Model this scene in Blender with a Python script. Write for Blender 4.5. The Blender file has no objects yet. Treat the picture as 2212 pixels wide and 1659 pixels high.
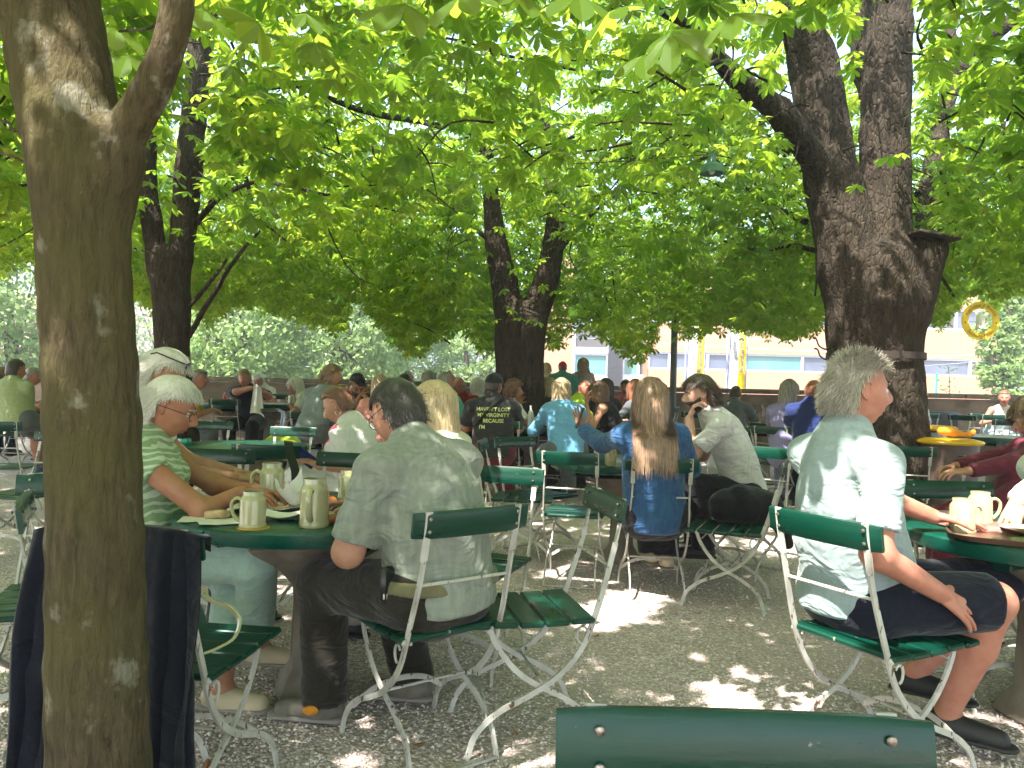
import bpy, math, random
import numpy as np
from mathutils import Matrix, Vector, noise as mnoise
from mathutils.bvhtree import BVHTree
random.seed(7); RNG = np.random.default_rng(7)
SC = bpy.context.scene
COL = SC.collection
R = math.radians
# ------------------------------------------------------------------ camera model
HC = 1.25; FP = 1639.0; ROLL = R(1.33); CX, CY, HOFF = 1106.0, 829.5, 12.5
def V(*a): return np.array(a, float)
def nrm(v):
    v = np.asarray(v, float); return v/ (np.linalg.norm(v)+1e-12)
def uv(px, py):
    u = px-CX; v = py-CY
    return u*math.cos(ROLL)+v*math.sin(ROLL), -u*math.sin(ROLL)+v*math.cos(ROLL)-HOFF
def P(px, py, d):
    """world point seen at px,py of the 2212-wide photograph at forward depth d"""
    a, b = uv(px, py)
    return V(a*d/FP, d, HC-b*d/FP)
def proj(p):
    p = np.atleast_2d(p); d = np.maximum(p[:, 1], .05)
    a = p[:, 0]/d*FP; b = (HC-p[:, 2])/d*FP+HOFF
    return np.stack([CX+a*math.cos(ROLL)-b*math.sin(ROLL), CY+a*math.sin(ROLL)+b*math.cos(ROLL)], 1)
def gz(x, y):
    """the yard rises a little towards the back left"""
    a = min(max((y-7)*.045, 0), .22); b = .75+.25*min(max((2.5-x)/3.5, 0), 1)
    return a*b
# ------------------------------------------------------------------ mesh building
class MB:
    def __init__(s): s.v = []; s.f = []; s.m = []; s.n = 0
    def add(s, v, f, mi=0):
        v = np.asarray(v, float).reshape(-1, 3); o = s.n
        s.v.append(v); s.n += len(v)
        for q in f: s.f.append(tuple(int(i)+o for i in q)); s.m.append(mi)
        return s
    def box(s, c, sz, rot=None, mi=0, bev=0):
        x, y, z = [k/2 for k in sz]
        b = min(bev, x*.95, y*.95, z*.95)
        if b > 0:
            vs = []
            for sx in (-1, 1):
                for sy in (-1, 1):
                    for sz_ in (-1, 1):
                        vs += [(sx*x, sy*(y-b), sz_*(z-b)), (sx*(x-b), sy*y, sz_*(z-b)), (sx*(x-b), sy*(y-b), sz_*z)]
            vs = np.array(vs)
            import itertools
            def I(sx, sy, sz_, k): return (((sx > 0)*2+(sy > 0))*2+(sz_ > 0))*3+k
            F = []
            for ax in range(3):
                o1, o2 = [a for a in range(3) if a != ax]
                for sg in (-1, 1):
                    q = []
                    for a, b_ in ((-1, -1), (1, -1), (1, 1), (-1, 1)):
                        t = [0, 0, 0]; t[ax] = sg; t[o1] = a; t[o2] = b_; q.append(I(*t, ax))
                    F.append(q)
            for ax in range(3):
                o1, o2 = [a for a in range(3) if a != ax]
                for a in (-1, 1):
                    for b_ in (-1, 1):
                        t0 = [0]*3; t1 = [0]*3; t0[ax] = -1; t1[ax] = 1
                        t0[o1] = t1[o1] = a; t0[o2] = t1[o2] = b_
                        F.append([I(*t0, o1), I(*t1, o1), I(*t1, o2), I(*t0, o2)])
            for sx in (-1, 1):
                for sy in (-1, 1):
                    for sz_ in (-1, 1): F.append([I(sx, sy, sz_, 0), I(sx, sy, sz_, 1), I(sx, sy, sz_, 2)])
            # orient outward
            G = []
            for q in F:
                p = vs[q]; n = np.cross(p[1]-p[0], p[2]-p[0])
                G.append(q if np.dot(n, p.mean(0)) > 0 else q[::-1])
            F = G
        else:
            vs = np.array([(i, j, k) for i in (-x, x) for j in (-y, y) for k in (-z, z)])
            F = [(0, 1, 3, 2), (4, 6, 7, 5), (0, 4, 5, 1), (2, 3, 7, 6), (0, 2, 6, 4), (1, 5, 7, 3)]
        if rot is not None: vs = vs @ np.asarray(rot).T
        return s.add(vs+np.asarray(c, float), F, mi)
    def tube(s, pts, r, n=8, mi=0, ref=None, sx=1.0, sy=1.0, square=False, caps=True):
        pts = np.asarray(pts, float); k = len(pts)
        r = np.broadcast_to(np.asarray(r, float), (k,))
        T = np.gradient(pts, axis=0); T /= (np.linalg.norm(T, axis=1)[:, None]+1e-12)
        ref = nrm(ref) if ref is not None else (V(0, 0, 1) if abs(T[0][2]) < .9 else V(1, 0, 0))
        vs = []
        a = ref-np.dot(ref, T[0])*T[0]
        if np.linalg.norm(a) < 1e-4: a = np.cross(T[0], V(0.3, 1, .2))
        a = nrm(a)
        if square: ang = [math.pi/4+i*math.pi/2 for i in range(4)]; n = 4; q = math.sqrt(2)
        else: ang = [2*math.pi*i/n for i in range(n)]; q = 1
        ca = np.cos(ang)*q; sa = np.sin(ang)*q
        for i in range(k):
            a = nrm(a-np.dot(a, T[i])*T[i]); b = np.cross(T[i], a)
            vs.append(pts[i]+r[i]*(ca[:, None]*a*sx+sa[:, None]*b*sy))
        F = []
        for i in range(k-1):
            for j in range(n):
                F.append((i*n+j, i*n+(j+1) % n, (i+1)*n+(j+1) % n, (i+1)*n+j))
        if caps: F.append(tuple(range(n))[::-1]); F.append(tuple((k-1)*n+j for j in range(n)))
        return s.add(np.concatenate(vs), F, mi)
    def lathe(s, prof, c=(0, 0, 0), n=24, mi=0, axis=2):
        prof = np.asarray(prof, float); k = len(prof); vs = []
        for r, z in prof:
            for j in range(n):
                t = 2*math.pi*j/n; vs.append((r*math.cos(t), r*math.sin(t), z))
        F = [(i*n+j, i*n+(j+1) % n, (i+1)*n+(j+1) % n, (i+1)*n+j) for i in range(k-1) for j in range(n)]
        vs = np.array(vs)
        if axis == 0: vs = vs[:, [2, 0, 1]]
        if axis == 1: vs = vs[:, [0, 2, 1]]; F = [q[::-1] for q in F]
        return s.add(vs+np.asarray(c, float), F, mi)
    def ball(s, c, r, n=12, m=8, mi=0, rot=None):
        r = np.broadcast_to(np.asarray(r, float), (3,)); vs = []; F = []
        for i in range(m+1):
            p = math.pi*i/m
            for j in range(n):
                t = 2*math.pi*j/n; vs.append((math.sin(p)*math.cos(t), math.sin(p)*math.sin(t), math.cos(p)))
        for i in range(m):
            for j in range(n): F.append((i*n+j, (i+1)*n+j, (i+1)*n+(j+1) % n, i*n+(j+1) % n))
        vs = np.array(vs)*r
        if rot is not None: vs = vs @ np.asarray(rot).T
        return s.add(vs+np.asarray(c, float), F, mi)
    def arrays(s):
        return (np.concatenate(s.v) if s.v else np.zeros((0, 3))), s.f, s.m
def fastmesh(name, v, quads=None, tris=None, mats=(), smooth=False, mi=None):
    me = bpy.data.meshes.new(name)
    v = np.asarray(v, np.float32); nq = 0 if quads is None else len(quads); nt = 0 if tris is None else len(tris)
    me.vertices.add(len(v)); me.vertices.foreach_set('co', v.ravel())
    idx = []; 
    if nq: idx.append(np.asarray(quads, np.int32).ravel())
    if nt: idx.append(np.asarray(tris, np.int32).ravel())
    idx = np.concatenate(idx)
    me.loops.add(len(idx)); me.loops.foreach_set('vertex_index', idx)
    me.polygons.add(nq+nt)
    st = np.concatenate([np.arange(nq)*4, nq*4+np.arange(nt)*3]).astype(np.int32)
    me.polygons.foreach_set('loop_start', st)
    me.update(calc_edges=True)
    me.polygons.foreach_set('use_smooth', np.full(nq+nt, smooth))
    if mi is not None: me.polygons.foreach_set('material_index', np.asarray(mi, np.int32))
    for m in mats: me.materials.append(m)
    me.update()
    return me
def pymesh(name, mb, mats, smooth=True, angle=None):
    v, f, mi = mb.arrays()
    me = bpy.data.meshes.new(name); me.from_pydata(v.tolist(), [], f)
    for m in (mats if isinstance(mats, (list, tuple)) else [mats]): me.materials.append(m)
    me.polygons.foreach_set('material_index', np.array(mi, np.int32))
    me.polygons.foreach_set('use_smooth', np.full(len(f), smooth))
    me.update()
    if smooth and angle: me.set_sharp_from_angle(angle=R(angle))
    return me
def link(name, me, parent=None, loc=None, rot=None):
    o = bpy.data.objects.new(name, me); COL.objects.link(o)
    if parent is not None: o.parent = parent
    if loc is not None: o.location = loc
    if rot is not None: o.rotation_euler = rot
    return o
def obj(name, mb, mats, parent=None, loc=None, rot=None, smooth=True, angle=40):
    return link(name, pymesh(name, mb, mats, smooth, angle), parent, loc, rot)
def tag(o, label, cat, group=None, kind=None):
    if label: o['label'] = label
    if cat: o['category'] = cat
    if group: o['group'] = group
    if kind: o['kind'] = kind
    return o
def thing(name, label, cat, loc=(0, 0, 0), rz=0, group=None):
    o = bpy.data.objects.new(name, None); COL.objects.link(o); o.empty_display_size = .1
    o.location = loc; o.rotation_euler = (0, 0, rz)
    return tag(o, label, cat, group)
def dup(root, loc, rz, label, group=None):
    r = root.copy(); COL.objects.link(r); r.location = loc; r.rotation_euler = (0, 0, rz); r['label'] = label
    if group: r['group'] = group
    for ch in root.children:
        c = ch.copy(); COL.objects.link(c); c.parent = r
        for g in ch.children:
            e = g.copy(); COL.objects.link(e); e.parent = c
    return r
def crom(pts, n=6):
    p = np.asarray(pts, float); p = np.concatenate([[2*p[0]-p[1]], p, [2*p[-1]-p[-2]]]); out = []
    for i in range(1, len(p)-2):
        for k in range(n):
            t = k/n
            out.append(.5*((2*p[i])+(-p[i-1]+p[i+1])*t+(2*p[i-1]-5*p[i]+4*p[i+1]-p[i+2])*t*t+(-p[i-1]+3*p[i]-3*p[i+1]+p[i+2])*t**3))
    out.append(p[-2]); return np.array(out)
def rotz(a): c, s = math.cos(a), math.sin(a); return np.array([[c, -s, 0], [s, c, 0], [0, 0, 1.]])
# smooth pseudo noise, cheap on arrays
_ND = RNG.normal(size=(14, 3)); _NP = RNG.uniform(0, 6.28, 14)
def wob(p, freq, seed=0):
    a = 0
    for i in range(7):
        k = (i+seed) % 14
        d = _ND[k]; a = a+np.sin((p @ d)*freq*(.6+.18*i)+_NP[(k*3+seed) % 14]+1.3*np.sin((p @ _ND[(k+5) % 14])*freq*.55+seed))
    return a/4.0
# ------------------------------------------------------------------ implicit surfaces
def sdf_mesh(prims, h, k=.02, disp=None, pad=.03):
    """prims: dicts a,b,r0,r1,[n,s] round cones (squashed by s along n), flat=(p,dir) cuts; smooth union -> surface nets"""
    los = []; his = []
    for q in prims:
        rr = max(q['r0'], q['r1'])+pad+k
        los.append(np.minimum(q['a'], q['b'])-rr); his.append(np.maximum(q['a'], q['b'])+rr)
    lo = np.min(los, 0); hi = np.max(his, 0)
    N = np.ceil((hi-lo)/h).astype(int)+1
    m = k+2.5*h
    D = np.full(N, m, np.float32)
    for q, l, u in zip(prims, los, his):
        i0 = np.maximum(np.floor((l-lo)/h).astype(int)-1, 0); i1 = np.minimum(np.ceil((u-lo)/h).astype(int)+1, N)
        ax = [lo[t]+h*np.arange(i0[t], i1[t]) for t in range(3)]
        X, Y, Z = np.meshgrid(*ax, indexing='ij'); G = np.stack([X, Y, Z], -1)
        a, b = q['a'], q['b']; g = G-a; ba = b-a; L2 = np.dot(ba, ba)+1e-12
        t = np.clip((g @ ba)/L2, 0, 1)
        w = g-t[..., None]*ba
        if 's' in q:
            n = nrm(q['n']); c = w @ n; w = w+(c*(q['s']-1))[..., None]*n
        d = np.sqrt((w*w).sum(-1))-(q['r0']+(q['r1']-q['r0'])*t)
        for (fp, fd) in q.get('flat', ()):
            d = np.maximum(d, (G-fp) @ nrm(fd))
        sl = tuple(slice(i0[t_], i1[t_]) for t_ in range(3)); o = D[sl]
        if q.get('sub'):
            D[sl] = np.maximum(o, -d)
        else:
            kk = q.get('k', k)
            hh = np.clip(.5+.5*(o-d)/kk, 0, 1)
            D[sl] = np.minimum(o*(1-hh)+d*hh-kk*hh*(1-hh), m)
    if disp is not None:
        msk = np.abs(D) < m*.98
        ii = np.argwhere(msk); pts = lo+ii*h
        D[msk] += disp(pts)
    D[0] = D[-1] = m; D[:, 0] = D[:, -1] = m; D[:, :, 0] = D[:, :, -1] = m
    S = D < 0
    cnt = np.zeros(np.array(S.shape)-1, np.int8)
    for i in (0, 1):
        for j in (0, 1):
            for l in (0, 1): cnt += S[i:S.shape[0]-1+i, j:S.shape[1]-1+j, l:S.shape[2]-1+l]
    act = (cnt > 0) & (cnt < 8)
    ii = np.argwhere(act); idx = np.full(act.shape, -1, np.int64); idx[act] = np.arange(len(ii))
    acc = np.zeros((len(ii), 3)); num = np.zeros(len(ii))
    cor = [(i, j, l) for i in (0, 1) for j in (0, 1) for l in (0, 1)]
    for c0 in cor:
        for ax in range(3):
            if c0[ax]: continue
            c1 = list(c0); c1[ax] = 1
            d0 = D[ii[:, 0]+c0[0], ii[:, 1]+c0[1], ii[:, 2]+c0[2]]; d1 = D[ii[:, 0]+c1[0], ii[:, 1]+c1[1], ii[:, 2]+c1[2]]
            x = (d0 < 0) != (d1 < 0)
            t = np.where(x, d0/(d0-d1+1e-12), 0)
            pt = np.array(c0, float)+np.zeros((len(ii), 3)); pt[:, ax] = t
            acc[x] += pt[x]; num[x] += 1
    v = lo+(ii+acc/np.maximum(num, 1)[:, None])*h
    F = []
    for ax in range(3):
        o1, o2 = (ax+1) % 3, (ax+2) % 3
        a = [slice(None)]*3; b = [slice(None)]*3; a[ax] = slice(0, -1); b[ax] = slice(1, None)
        s0 = S[tuple(a)]; s1 = S[tuple(b)]
        e = np.argwhere(s0 != s1)
        e = e[(e[:, o1] > 0) & (e[:, o2] > 0)]
        if len(e) == 0: continue
        e = e[(e[:, o1] < S.shape[o1]-1) & (e[:, o2] < S.shape[o2]-1)]
        q = []
        for (p1, p2) in ((-1, -1), (0, -1), (0, 0), (-1, 0)):
            c = e.copy(); c[:, o1] += p1; c[:, o2] += p2; q.append(idx[c[:, 0], c[:, 1], c[:, 2]])
        q = np.stack(q, 1); inside = s0[e[:, 0], e[:, 1], e[:, 2]]
        q[~inside] = q[~inside][:, ::-1]
        F.append(q)
    return v, np.concatenate(F)
def rc(a, b, r0, r1=None, **kw):
    return dict(a=np.asarray(a, float), b=np.asarray(b, float), r0=r0, r1=r0 if r1 is None else r1, **kw)
# ------------------------------------------------------------------ materials
def nodes(name):
    m = bpy.data.materials.new(name); m.use_nodes = True
    nt = m.node_tree; b = nt.nodes['Principled BSDF']
    return m, nt, b
def N(nt, typ, **kw):
    n = nt.nodes.new(typ)
    for k, v in kw.items():
        if k in n.inputs: n.inputs[k].default_value = v
        else: setattr(n, k, v)
    return n
def mapped(nt, sc=(1, 1, 1), coord='Object', rot=(0, 0, 0)):
    t = nt.nodes.new('ShaderNodeTexCoord'); mp = nt.nodes.new('ShaderNodeMapping')
    mp.inputs['Scale'].default_value = sc; mp.inputs['Rotation'].default_value = rot
    nt.links.new(t.outputs[coord], mp.inputs[0]); return mp.outputs[0]
def ramp(nt, fac, stops):
    r = nt.nodes.new('ShaderNodeValToRGB'); e = r.color_ramp.elements
    while len(e) < len(stops): e.new(.5)
    for el, (p, c) in zip(e, stops): el.position = p; el.color = (*c, 1)
    nt.links.new(fac, r.inputs[0]); return r.outputs[0]
def bump(nt, b, h, strength=.3, dist=.01):
    n = nt.nodes.new('ShaderNodeBump'); n.inputs['Strength'].default_value = strength; n.inputs['Distance'].default_value = dist
    nt.links.new(h, n.inputs['Height']); nt.links.new(n.outputs[0], b.inputs['Normal']); return n
def basic(name, c, rough=.5, c2=None, sc=(8, 8, 8), detail=4, bs=0, bsc=None, bd=.004, spec=.5, metal=0, sheen=0, coat=0, lo=.35, hi=.65, subs=0):
    m, nt, b = nodes(name)
    b.inputs['Base Color'].default_value = (*c, 1); b.inputs['Roughness'].default_value = rough
    b.inputs['Specular IOR Level'].default_value = spec; b.inputs['Metallic'].default_value = metal
    if sheen: b.inputs['Sheen Weight'].default_value = sheen
    if coat: b.inputs['Coat Weight'].default_value = coat; b.inputs['Coat Roughness'].default_value = .12
    if subs:
        b.inputs['Subsurface Weight'].default_value = subs; b.inputs['Subsurface Radius'].default_value = (.012, .005, .003)
        b.inputs['Subsurface Scale'].default_value = 1.0
    if c2 is None: c2 = tuple(k*.86 for k in c)
    n = N(nt, 'ShaderNodeTexNoise', Scale=1.0, Detail=detail); nt.links.new(mapped(nt, sc), n.inputs['Vector'])
    nt.links.new(ramp(nt, n.outputs['Fac'], [(lo, c), (hi, c2)]), b.inputs['Base Color'])
    if bs:
        n2 = N(nt, 'ShaderNodeTexNoise', Scale=1.0, Detail=5.0); nt.links.new(mapped(nt, bsc or sc), n2.inputs['Vector'])
        bump(nt, b, n2.outputs['Fac'], bs, bd)
    return m
def cloth(name, c, c2=None, wr=.5, weave=True, rough=.85, pattern=None):
    m, nt, b = nodes(name); b.inputs['Roughness'].default_value = rough; b.inputs['Specular IOR Level'].default_value = .2
    b.inputs['Sheen Weight'].default_value = .15
    c2 = c2 or tuple(k*.9 for k in c)
    n = N(nt, 'ShaderNodeTexNoise', Scale=1.0, Detail=3.0); nt.links.new(mapped(nt, (60, 60, 12)), n.inputs['Vector'])
    col = ramp(nt, n.outputs['Fac'], [(.35, c), (.65, c2)])
    if pattern: col = pattern(nt, col)
    nt.links.new(col, b.inputs['Base Color'])
    w = N(nt, 'ShaderNodeTexNoise', Scale=1.0, Detail=2.0, Distortion=1.6); nt.links.new(mapped(nt, (7, 7, 13), rot=(.4, .3, .2)), w.inputs['Vector'])
    w2 = N(nt, 'ShaderNodeTexNoise', Scale=170.0, Detail=1.0); nt.links.new(mapped(nt), w2.inputs['Vector'])
    b1 = nt.nodes.new('ShaderNodeBump'); b1.inputs['Strength'].default_value = wr; b1.inputs['Distance'].default_value = .03
    nt.links.new(w.outputs['Fac'], b1.inputs['Height'])
    b2 = nt.nodes.new('ShaderNodeBump'); b2.inputs['Strength'].default_value = .25; b2.inputs['Distance'].default_value = .002
    nt.links.new(w2.outputs['Fac'], b2.inputs['Height']); nt.links.new(b1.outputs[0], b2.inputs['Normal']); nt.links.new(b2.outputs[0], b.inputs['Normal'])
    return m
def mixc(nt, fac, a, c):
    x = nt.nodes.new('ShaderNodeMix'); x.data_type = 'RGBA'
    nt.links.new(fac, x.inputs['Factor']); nt.links.new(a, x.inputs[6])
    if isinstance(c, tuple): x.inputs[7].default_value = (*c, 1)
    else: nt.links.new(c, x.inputs[7])
    return x.outputs[2]
def pat_zebra(nt, col):
    w = N(nt, 'ShaderNodeTexWave', Scale=5.0, Distortion=9.0, Detail=2.0); w.inputs['Detail Scale'].default_value = 1.3
    w.bands_direction = 'Z'; nt.links.new(mapped(nt, (1.2, 1.2, 2.2), rot=(.3, .5, 0)), w.inputs[0])
    f = ramp(nt, w.outputs['Fac'], [(.62, (0, 0, 0)), (.74, (1, 1, 1))]); return mixc(nt, f, col, (.50, .58, .44))
def pat_stripe(nt, col):
    w = N(nt, 'ShaderNodeTexWave', Scale=16.0, Distortion=.3); w.bands_direction = 'Z'; nt.links.new(mapped(nt), w.inputs[0])
    f = ramp(nt, w.outputs['Fac'], [(.5, (0, 0, 0)), (.6, (1, 1, 1))]); return mixc(nt, f, col, (.10, .12, .16))
def pat_floral(nt, col):
    v = N(nt, 'ShaderNodeTexVoronoi', Scale=24.0); nt.links.new(mapped(nt), v.inputs[0])
    f = ramp(nt, v.outputs['Distance'], [(.22, (1, 1, 1)), (.34, (0, 0, 0))])
    g = nt.nodes.new('ShaderNodeSeparateColor'); nt.links.new(v.outputs['Color'], g.inputs[0])
    c = ramp(nt, g.outputs[0], [(.0, (.5, .03, .08)), (.4, (.12, .08, .3)), (.6, (.6, .35, .03)), (1, (.6, .1, .2))]); return mixc(nt, f, col, c)
def pat_leafblue(nt, col):
    v = N(nt, 'ShaderNodeTexVoronoi', Scale=26.0, feature='DISTANCE_TO_EDGE'); nt.links.new(mapped(nt, (1, 1, .6)), v.inputs[0])
    f = ramp(nt, v.outputs['Distance'], [(.05, (1, 1, 1)), (.12, (0, 0, 0))]); return mixc(nt, f, col, (.5, .52, .42))
M = {}
M['green'] = None
def mk_green(name, c, c2, chips=True, coat=.08):
    m, nt, b = nodes(name); b.inputs['Roughness'].default_value = .3; b.inputs['Coat Weight'].default_value = coat; b.inputs['Coat Roughness'].default_value = .18; b.inputs['Specular IOR Level'].default_value = .35
    n = N(nt, 'ShaderNodeTexNoise', Scale=1.0, Detail=5.0); nt.links.new(mapped(nt, (3, 18, 18)), n.inputs['Vector'])
    col = ramp(nt, n.outputs['Fac'], [(.3, c), (.7, c2)])
    n3 = N(nt, 'ShaderNodeTexNoise', Scale=45.0, Detail=6.0); nt.links.new(mapped(nt), n3.inputs['Vector'])
    f = ramp(nt, n3.outputs['Fac'], [(.70, (0, 0, 0)), (.73, (1, 1, 1))])
    if chips: col = mixc(nt, f, col, (.22, .22, .16))
    nt.links.new(col, b.inputs['Base Color'])
    r = ramp(nt, n.outputs['Fac'], [(.3, (.22,)*3), (.7, (.42,)*3)]); nt.links.new(r, b.inputs['Roughness'])
    n2 = N(nt, 'ShaderNodeTexNoise', Scale=1.0, Detail=3.0); nt.links.new(mapped(nt, (8, 60, 60)), n2.inputs['Vector']); bump(nt, b, n2.outputs['Fac'], .18, .004)
    return m
M['green'] = mk_green('green_paint', (.001, .029, .018), (.0015, .043, .027))
M['green_top'] = mk_green('green_table_paint', (.002, .050, .035), (.002, .068, .046), False, .3)
def mk_iron():
    m, nt, b = nodes('white_iron_paint'); b.inputs['Roughness'].default_value = .45
    n = N(nt, 'ShaderNodeTexNoise', Scale=55.0, Detail=5.0); nt.links.new(mapped(nt, (1, 1, .5)), n.inputs['Vector'])
    f = ramp(nt, n.outputs['Fac'], [(.61, (0, 0, 0)), (.65, (1, 1, 1))])
    n2 = N(nt, 'ShaderNodeTexNoise', Scale=9.0, Detail=4.0); nt.links.new(mapped(nt), n2.inputs['Vector'])
    c = ramp(nt, n2.outputs['Fac'], [(.35, (.52, .51, .47)), (.65, (.34, .33, .30))])
    c = mixc(nt, f, c, (.09, .045, .025)); nt.links.new(c, b.inputs['Base Color']); bump(nt, b, n.outputs['Fac'], .3, .003); return m
M['iron'] = mk_iron()
M['bolt'] = basic('steel_bolt', (.35, .33, .3), .35, (.15, .1, .07), (90,)*3, metal=.8)
def mk_gravel():
    m, nt, b = nodes('gravel_ground'); b.inputs['Roughness'].default_value = .9
    v = N(nt, 'ShaderNodeTexVoronoi', Scale=70.0); nt.links.new(mapped(nt), v.inputs[0])
    g = nt.nodes.new('ShaderNodeSeparateColor'); nt.links.new(v.outputs['Color'], g.inputs[0])
    c = ramp(nt, g.outputs[0], [(0, (.36, .29, .27)), (.35, (.54, .445, .42)), (.7, (.66, .56, .53)), (1, (.78, .69, .66))])
    f = ramp(nt, v.outputs['Distance'], [(.35, (0, 0, 0)), (.9, (1, 1, 1))])
    c = mixc(nt, f, c, (.29, .23, .20))
    n = N(nt, 'ShaderNodeTexNoise', Scale=.9, Detail=5.0); nt.links.new(mapped(nt), n.inputs['Vector'])
    f2 = ramp(nt, n.outputs['Fac'], [(.35, (0, 0, 0)), (.7, (.75,)*3)])
    c = mixc(nt, f2, c, (.44, .355, .32)); nt.links.new(c, b.inputs['Base Color'])
    mm = N(nt, 'ShaderNodeMath', operation='MULTIPLY'); mm.inputs[1].default_value = -1; nt.links.new(v.outputs['Distance'], mm.inputs[0])
    bump(nt, b, mm.outputs[0], .8, .010); return m
M['gravel'] = mk_gravel()
def mk_pebble():
    m, nt, b = nodes('pebble'); b.inputs['Roughness'].default_value = .8
    v = N(nt, 'ShaderNodeTexWhiteNoise'); v.noise_dimensions = '3D'
    s = nt.nodes.new('ShaderNodeVectorMath'); s.operation = 'SNAP'; s.inputs[1].default_value = (.02, .02, .5); nt.links.new(mapped(nt), s.inputs[0]); nt.links.new(s.outputs[0], v.inputs[0])
    nt.links.new(ramp(nt, v.outputs[0], [(0, (.36, .29, .265)), (.5, (.58, .49, .46)), (1, (.78, .69, .65))]), b.inputs['Base Color']); return m
M['pebble'] = mk_pebble()
def mk_bark(name, c, c2, lich, sc, lth=.62, moss=None, crack=.8):
    m, nt, b = nodes(name); b.inputs['Roughness'].default_value = .95; b.inputs['Specular IOR Level'].default_value = .15
    n = N(nt, 'ShaderNodeTexNoise', Scale=1.0, Detail=8.0, Distortion=.6); n.inputs['Roughness'].default_value = .65
    nt.links.new(mapped(nt, (sc, sc, sc*.22)), n.inputs['Vector'])
    col = ramp(nt, n.outputs['Fac'], [(.32, c2), (.68, c)])
    if moss:
        q = N(nt, 'ShaderNodeTexNoise', Scale=3.2, Detail=5.0); nt.links.new(mapped(nt), q.inputs['Vector'])
        col = mixc(nt, ramp(nt, q.outputs['Fac'], [(.42, (0, 0, 0)), (.66, (.85,)*3)]), col, moss)
    n2 = N(nt, 'ShaderNodeTexNoise', Scale=11.0, Detail=9.0, Distortion=.15); n2.inputs['Roughness'].default_value = .6; nt.links.new(mapped(nt, (1, 1, .8)), n2.inputs['Vector'])
    f = ramp(nt, n2.outputs['Fac'], [(lth, (0, 0, 0)), (lth+.09, (.75,)*3)]); col = mixc(nt, f, col, lich)
    nt.links.new(col, b.inputs['Base Color'])
    v = N(nt, 'ShaderNodeTexVoronoi', Scale=1.0, feature='DISTANCE_TO_EDGE'); nt.links.new(mapped(nt, (sc*1.2, sc*1.2, sc*.45)), v.inputs[0])
    vv = ramp(nt, v.outputs['Distance'], [(0, (0, 0, 0)), (.18, (1, 1, 1))])
    b1 = nt.nodes.new('ShaderNodeBump'); b1.inputs['Strength'].default_value = crack; b1.inputs['Distance'].default_value = .02; nt.links.new(vv, b1.inputs['Height'])
    b2 = nt.nodes.new('ShaderNodeBump'); b2.inputs['Strength'].default_value = .9; b2.inputs['Distance'].default_value = .02; nt.links.new(n.outputs['Fac'], b2.inputs['Height'])
    nt.links.new(b1.outputs[0], b2.inputs['Normal']); nt.links.new(b2.outputs[0], b.inputs['Normal']); return m
M['bark_young'] = mk_bark('young_bark', (.12, .094, .056), (.036, .028, .017), (.25, .24, .19), 60, .575, (.095, .088, .035), .25)
M['bark_old'] = mk_bark('old_bark', (.062, .049, .037), (.016, .013, .010), (.2, .19, .15), 26, .70, None, .6)
M['bark_far'] = basic('far_bark', (.09, .07, .05), .9, (.05, .04, .03), (8, 8, 3))
def mk_leaf(name, c, ct, c2, ct2, mixf=.5, rough=.4):
    m, nt, b = nodes(name); out = nt.nodes['Material Output']
    at = N(nt, 'ShaderNodeAttribute', attribute_name='tone')
    col = ramp(nt, at.outputs['Fac'], [(0, c), (1, c2)]); tr = ramp(nt, at.outputs['Fac'], [(0, ct), (1, ct2)])
    nt.links.new(col, b.inputs['Base Color']); b.inputs['Roughness'].default_value = rough; b.inputs['Specular IOR Level'].default_value = .35
    t = nt.nodes.new('ShaderNodeBsdfTranslucent'); nt.links.new(tr, t.inputs[0])
    x = nt.nodes.new('ShaderNodeMixShader'); x.inputs[0].default_value = mixf
    nt.links.new(b.outputs[0], x.inputs[1]); nt.links.new(t.outputs[0], x.inputs[2]); nt.links.new(x.outputs[0], out.inputs[0]); return m
M['leaf'] = mk_leaf('chestnut_leaf', (.035, .11, .012), (.28, .48, .035), (.075, .14, .018), (.58, .69, .07), .56)
M['leaf_far'] = mk_leaf('pale_far_leaf', (.17, .27, .10), (.34, .52, .16), (.25, .35, .13), (.48, .62, .22), .45, .6)  # leaf colour made paler to stand in for distant haze
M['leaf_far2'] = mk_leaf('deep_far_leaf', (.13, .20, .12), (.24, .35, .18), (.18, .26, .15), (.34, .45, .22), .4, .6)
M['concrete'] = basic('concrete', (.22, .19, .15), .9, (.12, .10, .08), (9, 9, 5), bs=.5, bsc=(40, 40, 40), bd=.006)
M['stoneware'] = basic('glazed_stoneware', (.42, .41, .23), .18, (.36, .35, .2), (12, 12, 5), coat=.5, bs=.08, bsc=(18, 18, 8))
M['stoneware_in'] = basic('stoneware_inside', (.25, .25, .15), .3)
def skin(name, c): return basic(name, c, .5, tuple(k*q for k, q in zip(c, (.9, .8, .75))), (28, 28, 28), subs=.12, spec=.35, bs=.12, bsc=(220,)*3, bd=.001)
M['skin'] = skin('skin', (.46, .25, .17)); M['skin_tan'] = skin('tanned_skin', (.40, .19, .115)); M['skin_pale'] = skin('pale_skin', (.56, .34, .26)); M['skin_red'] = skin('ruddy_skin', (.46, .21, .15)); M['skin_dark'] = skin('darker_skin', (.25, .13, .08))
M['lip'] = basic('lips', (.36, .13, .10), .45); M['eye'] = basic('eye_white', (.6, .58, .55), .2); M['iris'] = basic('iris', (.03, .02, .015), .15)
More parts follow.
